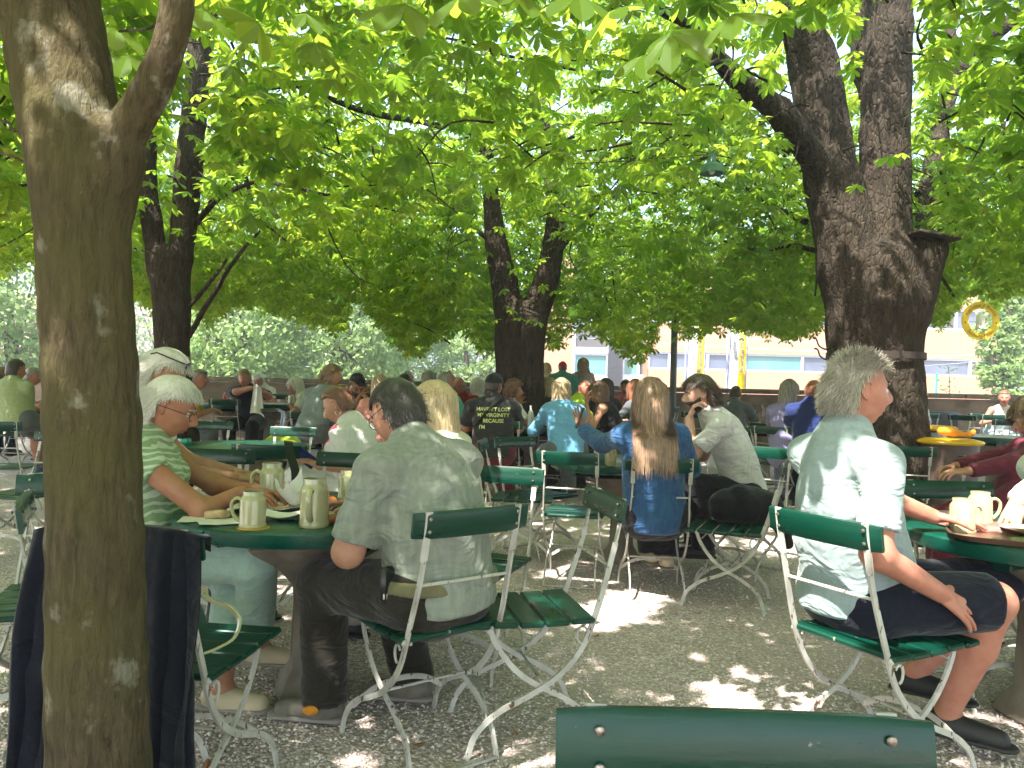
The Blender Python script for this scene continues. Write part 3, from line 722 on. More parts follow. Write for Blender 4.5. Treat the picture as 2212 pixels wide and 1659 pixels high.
def person(label, head, yaw, shirt='white', pants='blackcloth', skinm='skin', hair=('short', 'brown'), hyaw=None, pitch=8, roll=0, arms=('table', 'table'), legs=None, hips=None,
           sleeve=.6, fem=False, b=1.0, w=1.0, belly=0, lod=None, h=None, capm=None, gl=None, hairkw=None, stand=False, shoes='blackshoe', name='person', pantlen=1.0, curlv=.5, group=None, collar=False, hs=1.0, longshirt=False, hunch=.0, seat=.46, handkw=None):
    px, py, d = head; hc = P(px, py, d) if not isinstance(px, np.ndarray) else px
    if lod is None: lod = d < 6.2
    h = h or (.0075 if d < 3.6 else .0095 if d < 6.2 else .014 if d < 9.2 else .018)
    f = V(-math.sin(R(yaw)), math.cos(R(yaw)), 0); l = V(-f[1], f[0], 0); up = V(0, 0, 1)
    hyaw = yaw if hyaw is None else hyaw; Rm = head_rot(hyaw, pitch, roll); hf = Rm[:, 1]
    g0 = gz(hc[0], hc[1])
    L = .66*b
    if stand:
        hips = hc-up*(.70*b)
    elif hips is None:
        hz = g0+seat+.10; dz = hc[2]-hz
        if dz > L*.985: L = dz/.985
        hips = V(hc[0], hc[1], hz)-f*math.sqrt(max(L*L-dz*dz, 0.0004))
    neck = hc-Rm[:, 2]*.095*b-hf*.02*b-up*.015
    nb = hips+(neck-hips)*.93-f*.018                    # base of the neck
    sp = nb-hips; bul = np.cross(l, sp); bul = nrm(bul) if np.linalg.norm(bul) > 0 else -f
    if np.dot(bul, -f) < 0: bul = -bul
    k = (.015+hunch)*b
    S = lambda t: hips+sp*t+bul*k*4*t*(1-t)
    swd = (.155 if fem else .180)*(.45+.55*w)*b
    fw = nrm(np.cross(sp, l)); fw = fw if np.dot(fw, f) > 0 else -fw
    sh = {'L': S(.865)+l*swd, 'R': S(.865)-l*swd}
    ua, fa = .285*b, .255*b
    E = {}; Wt = {}; Hd = {}
    for i, (k_, sgn) in enumerate((('L', 1), ('R', -1))):
        a = arms[i]; s0 = sh[k_]
        if isinstance(a, (tuple, list)) and not isinstance(a[0], str):
            e, wr = np.asarray(a[0], float), np.asarray(a[1], float); hd = nrm(wr-e) if len(a) < 3 else nrm(a[2])
        else:
            if a == 'table': tg = V(*(hips+f*.47+l*sgn*.13)[:2], g0+.79); pole = V(0, 0, -1)+l*sgn*.9
            elif a == 'table_in': tg = V(*(hips+f*.44+l*sgn*.03)[:2], g0+.80); pole = V(0, 0, -1)+l*sgn*1.2
            elif a == 'lap': tg = V(*(hips+f*.27+l*sgn*.08)[:2], g0+.62); pole = V(0, 0, -.7)+l*sgn*.6-f
            elif a == 'chin': tg = hc+hf*.075-Rm[:, 2]*.15+l*sgn*.02; pole = V(0, 0, -1.5)+l*sgn*.3+f*.3
            elif a == 'mouth': tg = hc+hf*.14-Rm[:, 2]*.10+l*sgn*.02; pole = V(0, 0, -1)+l*sgn*.7
            elif a == 'down': tg = s0-up*.52*b+l*sgn*.05; pole = l*sgn-f*.5
            elif a == 'phone': tg = V(*(hips+f*.36+l*sgn*.04)[:2], g0+.80); pole = V(0, 0, -1)+l*sgn*.6
            else: tg = a[1]; pole = V(0, 0, -1)+l*sgn
            e, wr = ik(s0, tg, ua, fa, nrm(pole)); hd = nrm(wr-e)
            if a in ('table', 'table_in'): hd = nrm(V(hd[0], hd[1], min(hd[2], .0)*.3))
            if a in ('chin', 'mouth'): hd = nrm(hd*.5+(-l*sgn)*.4+up*.4)
        E[k_] = e; Wt[k_] = wr; Hd[k_] = hd
    # legs
    K = {}; A = {}
    for i, (k_, sgn) in enumerate((('L', 1), ('R', -1))):
        hp = hips+l*sgn*.085*w*b
        if legs is not None: K[k_], A[k_] = [np.asarray(q, float) for q in legs[i]]
        elif stand: K[k_] = hp-up*.42*b+f*.02; A[k_] = K[k_]-up*.40*b-f*.02
        else:
            K[k_] = V(*(hp+f*.42*b+l*sgn*.05)[:2], g0+.50); A[k_] = V(*(K[k_]+f*(-.02 if i else .06))[:2], g0+.09)
    r = w
    chestd = (.105 if fem else .115)*w
    # ---- skin body
    bq_ = 1.0 if (sleeve <= 0 or not shirt) else .84
    pr = [rc(nb-up*.02, neck+Rm[:, 2]*.05, .060*b*(.86 if fem else 1), .054*b*(.84 if fem else 1), k=.03),
          rc(hips, S(.5), .13*r*bq_, .12*r*bq_, n=fw, s=1.2), rc(S(.5), S(.84), .12*r*bq_, .115*r*bq_, n=fw, s=1.3), rc(S(.86)+l*swd*.75, S(.86)-l*swd*.75, .06*r*bq_), rc(nb-up*.04, sh['L'], .038*b*bq_, .04*r), rc(nb-up*.04, sh['R'], .038*b*bq_, .04*r)]
    for k_ in 'LR':
        pr += [rc(sh[k_], E[k_], .050*r*(.85 if fem else 1), .040*r*(.88 if fem else 1)), rc(E[k_], Wt[k_], .041*r*(.88 if fem else 1), .027*r*(.9 if fem else 1)),
               rc(hips+l*(.085 if k_ == 'L' else -.085)*w*b, K[k_], .080*r, .058*r), rc(K[k_], A[k_]+(K[k_]-A[k_])*.62, .056*r, .056*r), rc(A[k_]+(K[k_]-A[k_])*.62, A[k_], .056*r, .036)]
        pr += [rc(A[k_], A[k_]-up*.035+f*.05, .036, .03)]
    hk = max(h, .0075)
    v, q = sdf_mesh(pr, hk, .03)
    vs = [v]; qs = [q]; ts = []; o = len(v); mis = [np.zeros(len(q), int)]; mit = []
    for i, (k_, sgn) in enumerate((('L', 1), ('R', -1))):
        hb = .0034 if d < 4 else .006 if d < 7 else .0085
        nm = up+.25*l*sgn if abs(Hd[k_][2]) < .75 else f
        if isinstance(arms[i], str) and arms[i] in ('chin', 'mouth'): nm = l*sgn+f*.6
        kw = dict(curl=curlv, s=.98*b*(.9 if fem else 1.0)); kw.update((handkw or {}).get(k_, {})); nm = kw.pop('nm', nm)
        hv, hq = sdf_mesh(hand_prims(Wt[k_], Hd[k_], nm, -l*sgn, **kw), hb, .003)
        vs.append(hv); qs.append(hq+o); o += len(hv); mis.append(np.zeros(len(hq), int))
    dd, hsv, hq, ht = head_mesh(lod, fem); hv = (hsv*b*hs) @ Rm.T+hc
    vs.append(hv); hq = np.array(hq)+o; ht = np.array(ht)+o
    fc = hsv[np.array(hq)-o].mean(1); lip = (np.abs(fc[:, 0]) < .024) & (fc[:, 1] > .07) & (fc[:, 2] < -.050) & (fc[:, 2] > -.073)
    qs.append(hq); mis.append(np.where(lip, 1, 0)); ts.append(ht); mit.append(np.zeros(len(ht), int)); o += len(hv)
    x = MB()
    for sx in (-1, 1):
        ear_mb(x, sx, Rm, hc, b*hs, lod)
    nE = len(x.f)
    for sx in (-1, 1): x.ball(Rm @ (V(.0315*sx, .0765, .008)*b*hs)+hc, .0115*b*hs, 10, 8, 2)
    for sx in (-1, 1): x.ball(Rm @ (V(.0315*sx, .0835, .007)*b*hs)+hc, .0058*b*hs, 8, 6, 3)
    for sx in (-1, 1): x.tube([Rm @ (V(sx*a_, y_, z_)*b*hs)+hc for a_, y_, z_ in ((.014, .0945, .027), (.030, .093, .033), (.047, .078, .028))], .0032*b*hs, 5, 4, sx=.8, sy=1)
    xv, xf, xm = x.arrays()
    xq = np.array([fq for fq in xf if len(fq) == 4]); xmq = np.array([mm for fq, mm in zip(xf, xm) if len(fq) == 4])
    vs.append(xv); qs.append(xq+o); mis.append(xmq)
    org = V(hips[0], hips[1], g0)
    me = fastmesh(name, np.concatenate(vs)-org, np.concatenate(qs), np.concatenate(ts), [M[skinm], M['lip'], M['eye'], M['iris'], (H[hair[1]] if hair[0] else M['iris'])], True, np.concatenate(mis+mit))
    root = link(name, me, None, org); tag(root, label, 'person', group)
    # ---- top
    def disp(amp, fr, sd): return lambda p: amp*wob(p*V(1, 1, 1.5), fr, sd)+amp*.5*wob(p, fr*2.1, sd+3)
    if shirt:
        t0 = .02 if not longshirt else -.12; e = .012
        tp = [rc(S(max(t0, .0)), S(.35), (.152+belly*.2)*r, (.148+belly*.3)*r, n=fw, s=1.25, k=.05), rc(S(.35), S(.62), (.145+belly*.3)*r, (.147+belly*.1)*r, n=fw, s=1.27, k=.05), rc(S(.62), S(.82), .146*r, .118*r, n=fw, s=1.27, k=.05),
              rc(S(.86)+l*swd*.72, S(.86)-l*swd*.72, .066*r, k=.04), rc(nb+up*.004, sh['L']+l*-.02, .060*b, .050*r, k=.05), rc(nb+up*.004, sh['R']+l*.02, .060*b, .050*r, k=.05), rc(S(.80), nb+(neck-nb)*(.0 if fem else .40)+up*.012, .115*r, .072*b*(.92 if fem else 1), k=.04)]
        if belly: tp.append(rc(S(.22)+fw*belly*1.7, S(.45)+fw*belly*1.2, .12*r+belly*.3, k=.06))
        if fem: tp += [rc(S(.66)+l*.075*w+fw*.095, S(.66)+l*.07*w+fw*.085, .062*w, k=.04), rc(S(.66)-l*.075*w+fw*.095, S(.66)-l*.07*w+fw*.085, .062*w, k=.04)]
        low = hips-up*.045 if not longshirt else hips-up*.09
        tp[0]['flat'] = [(low, -up)]
        if not stand: tp.append(rc(hips-f*.02, hips+up*.05, (.155+belly*.2)*r, n=fw, s=1.18, flat=[(low, -up)], k=.04))
        neckcut = []
        for k_ in 'LR':
            if sleeve <= 0: 
                tp[3] = rc(S(.87)+l*swd*.5, S(.87)-l*swd*.5, .058*r, k=.04); tp[4] = tp[5] = tp[3]; continue
            sl = min(sleeve, 1.0); eo = E[k_]
            c0 = rc(sh[k_], sh[k_]+(eo-sh[k_])*sl, .050*r, (.062 if sleeve < 1 else .052)*r*(.9 if fem else 1), k=.06); c0['b'] = sh[k_]+(eo-sh[k_])*min(sl+.25, 1.3 if sleeve < 1 else 1); c0['r1'] = c0['r1']
            if sleeve < 1: c0['flat'] = [(sh[k_]+(eo-sh[k_])*sl, eo-sh[k_])]
            tp.append(c0)
            if sleeve > 1:
                wd = Wt[k_]-eo; c1 = rc(eo, eo+wd*min(sleeve-1+.15, 1.1), .053*r, .040*r, k=.03); c1['flat'] = [(eo+wd*(sleeve-1), wd)]; tp.append(c1)
        amp = .0042 if d < 6 else .006
        v, q = sdf_mesh(tp, h, .04, disp(amp, 17, 1+int(abs(px if not isinstance(px, np.ndarray) else 5)) % 9))
        top = link('shirt' if sleeve > 0 else 'tank_top', fastmesh('shirt', v-org, q, None, [shirt if not isinstance(shirt, str) else M[shirt]], True), root)
        root['_bvh'] = 0; person.last = (v, q, S, fw, l, nb, sh, E, Wt, hips, f, Rm, hc)
        if collar:
            t = np.linspace(0, 2*math.pi, 25); cc = nb+(neck-nb)*.35+up*.012; m = MB(); rr0, rr1 = .072*b, .063*b; vs_ = []
            for rr, z in ((rr0*1.22, -.030), (rr0*1.06, .022), (rr1*1.0, .024), (rr1*.98, -.01)):
                for q_ in t[:-1]: vs_.append(cc+l*rr*math.cos(q_)+fw*rr*1.05*math.sin(q_)+nrm(sp)*(z-.012*math.sin(q_))-org)
            m.add(vs_, [(i*24+j, i*24+(j+1) % 24, (i+1)*24+(j+1) % 24, (i+1)*24+j) for i in range(3) for j in range(24)])
            obj('collar', m, shirt if not isinstance(shirt, str) else M[shirt], root, smooth=True, angle=70)
    # ---- trousers
    if pants:
        pl = pantlen; tp = [rc(hips+l*.05, hips-l*.05, .135*r, n=fw, s=1.12, k=.05, flat=[(hips+up*.11, up)])]
        if stand: tp = [rc(hips+up*.05, hips-up*.03, .128*r, n=f, s=1.15, k=.04, flat=[(hips+up*.1, up)])]
        for k_, sgn in (('L', 1), ('R', -1)):
            hp = hips+l*sgn*.085*w*b
            if pl >= .5:
                tp.append(rc(hp, K[k_], .098*r, .074*r, k=.04)); e_ = K[k_]+(A[k_]-K[k_])*(pl*2-1)*1.02
                if pl > .52: tp.append(rc(K[k_], e_+(A[k_]-K[k_])*.1, .076*r, .066*r, k=.03, flat=[(e_, A[k_]-K[k_])]))
            else:
                e_ = hp+(K[k_]-hp)*pl*2; tp.append(rc(hp, e_+(K[k_]-hp)*.15, .098*r, .088*r, k=.04, flat=[(e_, K[k_]-hp)]))
        v, q = sdf_mesh(tp, max(h, .009), .035, disp(.004, 13, 4))
        link('trousers', fastmesh('trousers', v-org, q, None, [pants if not isinstance(pants, str) else M[pants]], True), root)
    if shoes and d < 11:
        for k_ in 'LR':
            sp_3 = shoe_prims(A[k_], f if legs is None or len(legs) < 3 else legs[2]); v, q = sdf_mesh(sp_3[:2]+[rc(sp_3[1]['a'], sp_3[1]['b'], .043, .036)], .006 if d < 5 else .012, .012)
            vb, qb = sdf_mesh([dict(sp_3[2], r0=.047, r1=.049, s=3.4)], .006 if d < 5 else .012, .01)
            so_ = link('shoe', fastmesh('shoe', v-org, q, None, [M[shoes]], True), root); link('sole', fastmesh('sole', vb-org, qb, None, [M['solegrey'] if shoes != 'blackshoe' else M['blackshoe']], True), so_)
    # ---- hair and headwear
    if hair[0]:
        st, hm = hair[0], H[hair[1]]; kw = dict(length=.045, thick=.011, width=.006 if d < 6 else .010)
        if st in ('bob',): kw.update(length=.22, thick=.020, n=900 if lod else 380)
        if st == 'long': kw.update(length=.48, thick=.016, n=1500 if lod else 380)
        if st == 'curly': kw.update(length=.05, thick=.030, curl=1.2, n=2200 if lod else 600)
        if st == 'bun': kw.update(length=.16, thick=.010, gather=(0, -.10, .085))
        if st == 'spiky': kw.update(length=.035, thick=.014)
        if st == 'fluffy': kw.update(length=.13, thick=.030, n=2200 if lod else 450)
        if st == 'long':
            def _av(W):
                bd = (W-nb) @ (-f); tt = np.clip((nb[2]+.05-W[..., 2])/.12, 0, 1); need = tt*.128*w; return W-f*np.maximum(need-bd, 0)[..., None]
            kw['avoid'] = _av
        kw.update(hairkw or {})
        bs = {'curly': 'fluffy', 'bun': 'bob', 'spiky': 'short', 'back': 'short'}.get(st, st)
        _st = st
        hr = make_hair('hair', Rm, hc, b*hs, _st, hm, lod, root, org, seed=int(abs(hc[0]*1000)) % 97+1, **kw) if _st not in ('bun', 'curly', 'spiky', 'back') else make_hair2('hair', Rm, hc, b*hs, _st, bs, hm, lod, root, org, seed=int(abs(hc[0]*1000)) % 97+1, **kw)
        if st == 'bun':
            mm = MB(); p0 = Rm @ (V(*kw['gather'])*b)+hc-org; mm.ball(p0, .034*b, 12, 10); v_, f_, _ = mm.arrays()
            v_ = v_+(v_-p0)*(.18*wob((v_-p0)*V(1, 1, .4), 90, 3))[:, None]; m2 = MB(); m2.add(v_, f_); ob = obj('hair_bun', m2, hm, root)
    if capm: cap(Rm, hc, b*hs*1.02, M[capm], root, org)
    if gl: glasses(Rm, hc, b*hs, root, org, up=(gl == 'up'), dark=(gl in ('up', 'dark')))
    return root
_hm0 = hair_mask
def make_hair2(name, Rm, hc, s, st, bs, *a, **kw):
    global hair_mask
    sv = hair_mask; hair_mask = lambda x, y, z, style: sv(x, y, z, 'short' if st in ('bun', 'spiky', 'back') else 'fluffy')
    try: return make_hair(name, Rm, hc, s, st, *a, **kw)
    finally: hair_mask = sv
M['solegrey'] = basic('pale_sole', (.24, .22, .19), .7)
M['blackshoe'] = basic('black_shoe', (.015, .015, .016), .6); M['greyshoe'] = basic('grey_shoe', (.16, .14, .11), .7, (.09, .08, .07), (20,)*3); M['blueshoe'] = basic('blue_shoe', (.03, .16, .35), .6); M['tanshoe'] = basic('beige_shoe', (.5, .42, .28), .6)
def C(n, c, **k): M[n] = cloth(n, c, **k); return n
C('linen_green', (.25, .275, .235), c2=(.195, .22, .185), wr=.8); C('polo', (.28, .36, .37), wr=.55); C('denim_blue', (.026, .078, .185), c2=(.034, .10, .23), wr=.9); C('white_tee', (.56, .55, .53), wr=.7)
C('zebra_green', (.25, .36, .20), pattern=pat_zebra); C('mint_trousers', (.34, .48, .40)); C('brown_trousers', (.024, .021, .016), wr=.7); C('navy', (.016, .03, .12)); C('navy_dark', (.007, .009, .020)); C('white_cloth', (.66, .66, .63)); C('cream', (.62, .60, .46))
C('leafblue', (.03, .045, .12), pattern=pat_leafblue); C('charcoal', (.028, .028, .03)); C('lightblue', (.13, .33, .52), wr=.5); C('neon', (.34, .52, .03)); C('mustard', (.60, .34, .03)); C('greyblue', (.17, .21, .20)); C('salmon', (.50, .22, .18)); C('teal', (.12, .42, .33)); C('redcloth', (.28, .03, .03))
C('lavender', (.26, .24, .44)); C('slate', (.10, .11, .12)); C('floral', (.62, .60, .60), pattern=pat_floral); C('maroon', (.13, .02, .04)); C('olive', (.27, .32, .16)); C('darkgreen', (.02, .05, .04)); C('paleyellow', (.55, .52, .25)); C('tealdark', (.05, .20, .19)); C('stripes', (.55, .58, .58), pattern=pat_stripe); C('pink', (.55, .05, .12)); C('greenskirt', (.02, .14, .11)); C('khaki', (.35, .33, .26)); C('pinktee', (.50, .10, .16)); C('skyblue', (.30, .42, .52))
M['redcap'] = cloth('red_cap_cloth', (.55, .01, .04), wr=.2)
# ------------------------------------------------------------------ trees
def px_r(wpx, d): return wpx*.5*d/FP
def limb(spec, sc=1.0, kk=.05):
    """spec: list of (px,py,d,width px)"""
    pts = [P(a, b_, d) for a, b_, d, w in spec]; rs = [px_r(w, d)*sc for a, b_, d, w in spec]
    cp = crom(np.concatenate([np.array(pts), np.array(rs)[:, None]], 1), 3)
    return [rc(cp[i][:3], cp[i+1][:3], cp[i][3], cp[i+1][3], k=(kk if i < 2 else .012)) for i in range(len(cp)-1)]
def trunk(root, limbs, h, k, amp, fr, mat, extra=None, sc=1.0):
    pr = []
    for lb in limbs: pr += limb(lb, sc, k*1.3)
    if extra: pr += extra
    def dp(p):
        q = p*V(1, 1, .35)
        return amp*(wob(q, fr, 2)+.6*wob(q, fr*2.3, 5)+.35*wob(p*V(1, 1, .5), fr*4.6, 7))
    v, q = sdf_mesh(pr, h, k, dp, pad=.06)
    org = np.array(root.location)
    return link('trunk', fastmesh('trunk', v-org, q, None, [mat], True), root)
def branches(root, curves, mat, name='branches'):
    m = MB(); org = np.array(root.location)
    for c in curves:
        sm = crom(c, 4); sm = sm.copy(); m.tube(sm[:, :3]-org+wob(sm[:, :3], 9, 3)[:, None]*.012, np.maximum(sm[:, 3], .003), 6)
    return obj(name, m, mat, root)
def leaflet_geo(lod):
    # local: x along, y across, z up;  returns verts, tris/quads
    if lod == 2:
        xs = [0, .22, .45, .66, .82, .93, 1.0]; ws = [.015, .095, .165, .215, .20, .12, 0]
        v = []
        for x, w in zip(xs, ws): v += [(x, -w, .10*w/.2*.5-.10*x*x), (x, 0, -.10*x*x-.012), (x, w, .10*w/.2*.5-.10*x*x)]
        q = []
        for i in range(6): a = i*3; q += [(a, a+1, a+4, a+3), (a+1, a+2, a+5, a+4)]
        return np.array(v), np.array(q)
    if lod == 1:
        v = [(0, 0, 0), (.40, -.145, .02), (.42, 0, -.03), (.40, .145, .02), (.74, -.205, 0), (.78, 0, -.06), (.74, .205, 0), (1, 0, -.12)]
        return np.array(v), np.array([(0, 1, 2, 0), (1, 4, 5, 2), (4, 7, 5, 4), (0, 2, 3, 0), (2, 5, 6, 3), (5, 7, 6, 5)])
    v = [(0, 0, 0), (.68, -.22, .0), (1, 0, -.12), (.68, .22, .0), (.7, 0, -.05)]
    return np.array(v), np.array([(0, 1, 2, 4), (0, 4, 2, 3)])
def palmate(lod, nl=7):
    V0, Q0 = leaflet_geo(lod); vs = []; qs = []; o = 0
    for i in range(nl):
        a = (i-(nl-1)/2)*R(300/nl); L = 1-.42*abs(i-(nl-1)/2)/((nl-1)/2)
        dr = .28+.10*abs(math.sin(a))
        c, s = math.cos(dr), math.sin(dr)
        w = V0*V(L, L*.98, L); w = np.stack([w[:, 0]*c+w[:, 2]*s, w[:, 1], -w[:, 0]*s+w[:, 2]*c], 1)
        ca, sa = math.cos(a), math.sin(a); w = np.stack([w[:, 0]*ca-w[:, 1]*sa, w[:, 0]*sa+w[:, 1]*ca, w[:, 2]], 1)
        vs.append(w); qs.append(Q0+o); o += len(w)
    return np.concatenate(vs), np.concatenate(qs)
def scatter_leaves(pos, az, tilt, size, tone, lod, rng):
    Vt, Q = palmate(lod, 7 if lod else 6); n = len(pos); k = len(Vt)
    ca, sa = np.cos(az), np.sin(az)
    # tilt: downwards in heading direction
    ct, st = np.cos(tilt), np.sin(tilt)
    v = Vt[None]*size[:, None, None]
    rl = rng.normal(size=n)*.3; cr, sr = np.cos(rl)[:, None], np.sin(rl)[:, None]
    y1 = v[:, :, 1]*cr-v[:, :, 2]*sr; z1 = v[:, :, 1]*sr+v[:, :, 2]*cr
    x = v[:, :, 0]*ct[:, None]+z1*st[:, None]; z = -v[:, :, 0]*st[:, None]+z1*ct[:, None]; y = y1
    X = x*ca[:, None]-y*sa[:, None]; Y = x*sa[:, None]+y*ca[:, None]
    W = np.stack([X, Y, z], -1)+pos[:, None, :]
    F = (Q[None]+(np.arange(n)*k)[:, None, None]).reshape(-1, 4)
    tn = np.repeat(np.clip(tone, 0, 1), k)
    return W.reshape(-1, 3), F, tn
def leaf_mesh(name, sets, mat, root):
    vs = []; tq = []; tt = []; tn = []; o = 0; org = np.array(root.location)
    for (v, f, t) in sets:
        if len(v) == 0: continue
        deg = f[:, 0] == f[:, 3]
        tq.append(f[~deg]+o); tt.append(f[deg][:, :3]+o); vs.append(v-org); tn.append(t); o += len(v)
    me = fastmesh(name, np.concatenate(vs), np.concatenate(tq), np.concatenate(tt), [mat], False)
    at = me.attributes.new('tone', 'FLOAT', 'POINT'); at.data.foreach_set('value', np.concatenate(tn).astype(np.float32))
    return link(name, me, root)
# roots
tA = thing('chestnut_tree', 'nearest chestnut tree with smooth forked trunk and pale lichen patches', 'tree', tuple(V(P(208, 1659, 1.62)[0], 1.62, 0)), group='chestnut trees in the beer garden')
tB = thing('chestnut_tree', 'slender dark chestnut tree splitting into a narrow V behind the white-haired women', 'tree', tuple(V(P(370, 780, 7.4)[0], 7.4, 0)), group='chestnut trees in the beer garden')
tC = thing('chestnut_tree', 'middle chestnut tree with dark twisted trunk forking low above the crowd', 'tree', tuple(V(P(1125, 800, 9.6)[0], 9.6, 0)), group='chestnut trees in the beer garden')
tD = thing('chestnut_tree', 'massive old chestnut tree with several thick limbs and a capped stump', 'tree', tuple(V(P(1893, 800, 7.0)[0], 7.0, 0)), group='chestnut trees in the beer garden')
gA = [(216, 2000, 1.62, 250), (212, 1659, 1.62, 234), (208, 1300, 1.62, 222), (200, 900, 1.62, 215), (184, 600, 1.62, 212), (172, 400, 1.62, 222), (142, 200, 1.64, 226), (105, -20, 1.68, 226), (60, -300, 1.75, 200)]
trunk(tA, [gA, [(215, 400, 1.62, 130), (270, 285, 1.60, 100), (330, 190, 1.58, 84), (368, 90, 1.57, 76), (385, -30, 1.56, 72), (390, -250, 1.56, 60)]], .0085, .05, .0032, 16, M['bark_young'], sc=.86)
trunk(tB, [[(372, 1010, 7.4, 130), (370, 850, 7.4, 92), (371, 760, 7.4, 76), (370, 640, 7.4, 84), (362, 570, 7.4, 90)],
           [(345, 590, 7.4, 45), (328, 480, 7.4, 46), (316, 380, 7.4, 44), (322, 240, 7.4, 42), (312, 100, 7.4, 42), (300, -50, 7.4, 38)],
           [(385, 590, 7.4, 50), (398, 480, 7.4, 58), (408, 350, 7.4, 62), (420, 230, 7.4, 56), (432, 110, 7.4, 58), (452, -40, 7.4, 50)]], .018, .04, .008, 9, M['bark_old'], sc=.93)
trunk(tC, [[(1125, 1040, 9.6, 190), (1124, 930, 9.6, 140), (1122, 820, 9.6, 126), (1122, 740, 9.6, 128), (1125, 700, 9.6, 130)],
           [(1100, 690, 9.6, 70), (1090, 610, 9.6, 72), (1072, 530, 9.6, 56), (1062, 440, 9.6, 42), (1052, 340, 9.6, 34), (1040, 200, 9.6, 26)],
           [(1150, 690, 9.6, 72), (1172, 630, 9.6, 70), (1190, 560, 9.6, 60), (1200, 450, 9.6, 50), (1180, 300, 9.7, 40), (1150, 150, 9.8, 34)]], .024, .05, .012, 7, M['bark_old'], sc=.84)
trunk(tD, [[(1893, 1130, 7.0, 300), (1893, 980, 7.0, 245), (1892, 850, 7.0, 206), (1890, 760, 7.0, 200), (1893, 660, 7.0, 215), (1890, 600, 7.0, 205)],
           [(1850, 610, 7.0, 150), (1826, 500, 7.0, 140), (1795, 380, 7.0, 122), (1775, 260, 7.0, 116), (1758, 150, 7.0, 112), (1730, 60, 6.9, 95), (1700, -60, 6.8, 80)],
           [(1905, 600, 7.0, 140), (1908, 480, 7.0, 118), (1913, 330, 7.0, 104), (1918, 170, 7.0, 100), (1922, 0, 7.0, 104), (1925, -150, 7.0, 100)],
           [(1880, 200, 7.2, 60), (1870, 60, 7.25, 74), (1862, -60, 7.3, 60)],
           [(1950, 700, 7.0, 90), (1975, 620, 6.9, 100), (1998, 545, 6.85, 92)],
           [(1800, 400, 7.0, 60), (1740, 320, 6.8, 66), (1680, 240, 6.6, 60), (1610, 185, 6.4, 50), (1555, 130, 6.2, 42), (1490, 60, 6.0, 34), (1420, 20, 5.8, 26)],
           [(1990, 560, 7.8, 44), (2008, 430, 8.2, 46), (2020, 330, 8.4, 44), (2048, 210, 8.6, 42), (2085, 130, 8.6, 40), (2150, 70, 8.4, 36), (2230, 10, 8.2, 30)],
           [(2075, 140, 8.6, 28), (2050, 60, 8.8, 24), (2040, -20, 9, 20)],
           [(2000, 420, 8.2, 30), (2060, 330, 8.6, 28), (2110, 260, 8.8, 24), (2180, 170, 9, 18)]], .024, .05, .018, 6.5, M['bark_old'], sc=.93)
def cw(spec): return np.array([list(P(a, b_, d))+[px_r(w, d)] for a, b_, d, w in spec])
cs = [cw([(405, 730, 7.4, 12), (470, 620, 7.2, 11), (520, 545, 7.0, 8), (560, 500, 6.9, 5)]), cw([(410, 660, 7.4, 12), (460, 600, 7.3, 9), (490, 560, 7.2, 6)]), cw([(425, 480, 7.4, 14), (470, 430, 7.1, 12), (530, 400, 6.8, 10), (575, 392, 6.5, 9), (660, 412, 6.2, 8), (755, 430, 6.0, 5)]),
      cw([(435, 345, 7.4, 14), (470, 318, 7.2, 14), (505, 330, 7.0, 11), (530, 390, 6.9, 10), (560, 470, 6.8, 7), (620, 520, 6.7, 4)]), cw([(290, 440, 7.5, 8), (310, 460, 7.4, 9), (330, 500, 7.4, 10)]), cw([(320, 245, 5.2, 5), (400, 252, 5.2, 6), (480, 290, 5.2, 5), (560, 330, 5.2, 4), (660, 382, 5.2, 3)]),
      cw([(570, 392, 6.5, 5), (600, 350, 6.5, 4), (680, 320, 6.4, 3), (700, 270, 6.4, 3)]), cw([(680, 415, 6.1, 5), (710, 500, 6.2, 4), (760, 590, 6.3, 3), (810, 615, 6.3, 2)]), cw([(440, 50, 7.4, 20), (500, -10, 7.2, 16), (560, -60, 7, 10)])]
branches(tB, cs, M['bark_old'])
cs = [cw([(1060, 330, 9.4, 16), (1035, 295, 9.0, 16), (985, 280, 8.4, 15), (900, 262, 7.8, 14), (830, 248, 7.2, 15), (770, 235, 6.8, 14), (700, 205, 6.4, 13), (640, 187, 6.1, 11), (580, 190, 5.9, 9), (520, 192, 5.7, 6)]),
      cw([(702, 206, 6.4, 9), (735, 140, 6.3, 8), (770, 70, 6.1, 7), (800, 48, 6.0, 6), (870, 30, 6, 4)]), cw([(820, 40, 5.6, 5), (900, 70, 5.7, 6), (1000, 90, 5.9, 6), (1100, 120, 6.2, 7), (1250, 150, 6.6, 6)]), cw([(1040, 300, 9.2, 12), (1130, 350, 9.2, 9), (1230, 400, 9.0, 6), (1320, 390, 8.6, 4)]),
      cw([(845, 255, 7.2, 4), (830, 340, 7.2, 4), (820, 400, 7.2, 3)]), cw([(640, 190, 6.1, 5), (690, 250, 6.2, 5), (720, 300, 6.3, 4)]), cw([(1060, 520, 9.6, 12), (980, 470, 9.2, 8), (900, 455, 8.8, 5)]), cw([(1195, 560, 9.6, 12), (1260, 480, 9.3, 10), (1330, 420, 9, 6)]),
      cw([(980, 280, 8.4, 6), (1010, 180, 8.2, 6), (1000, 60, 8.0, 5)])]
branches(tC, cs, M['bark_old'])
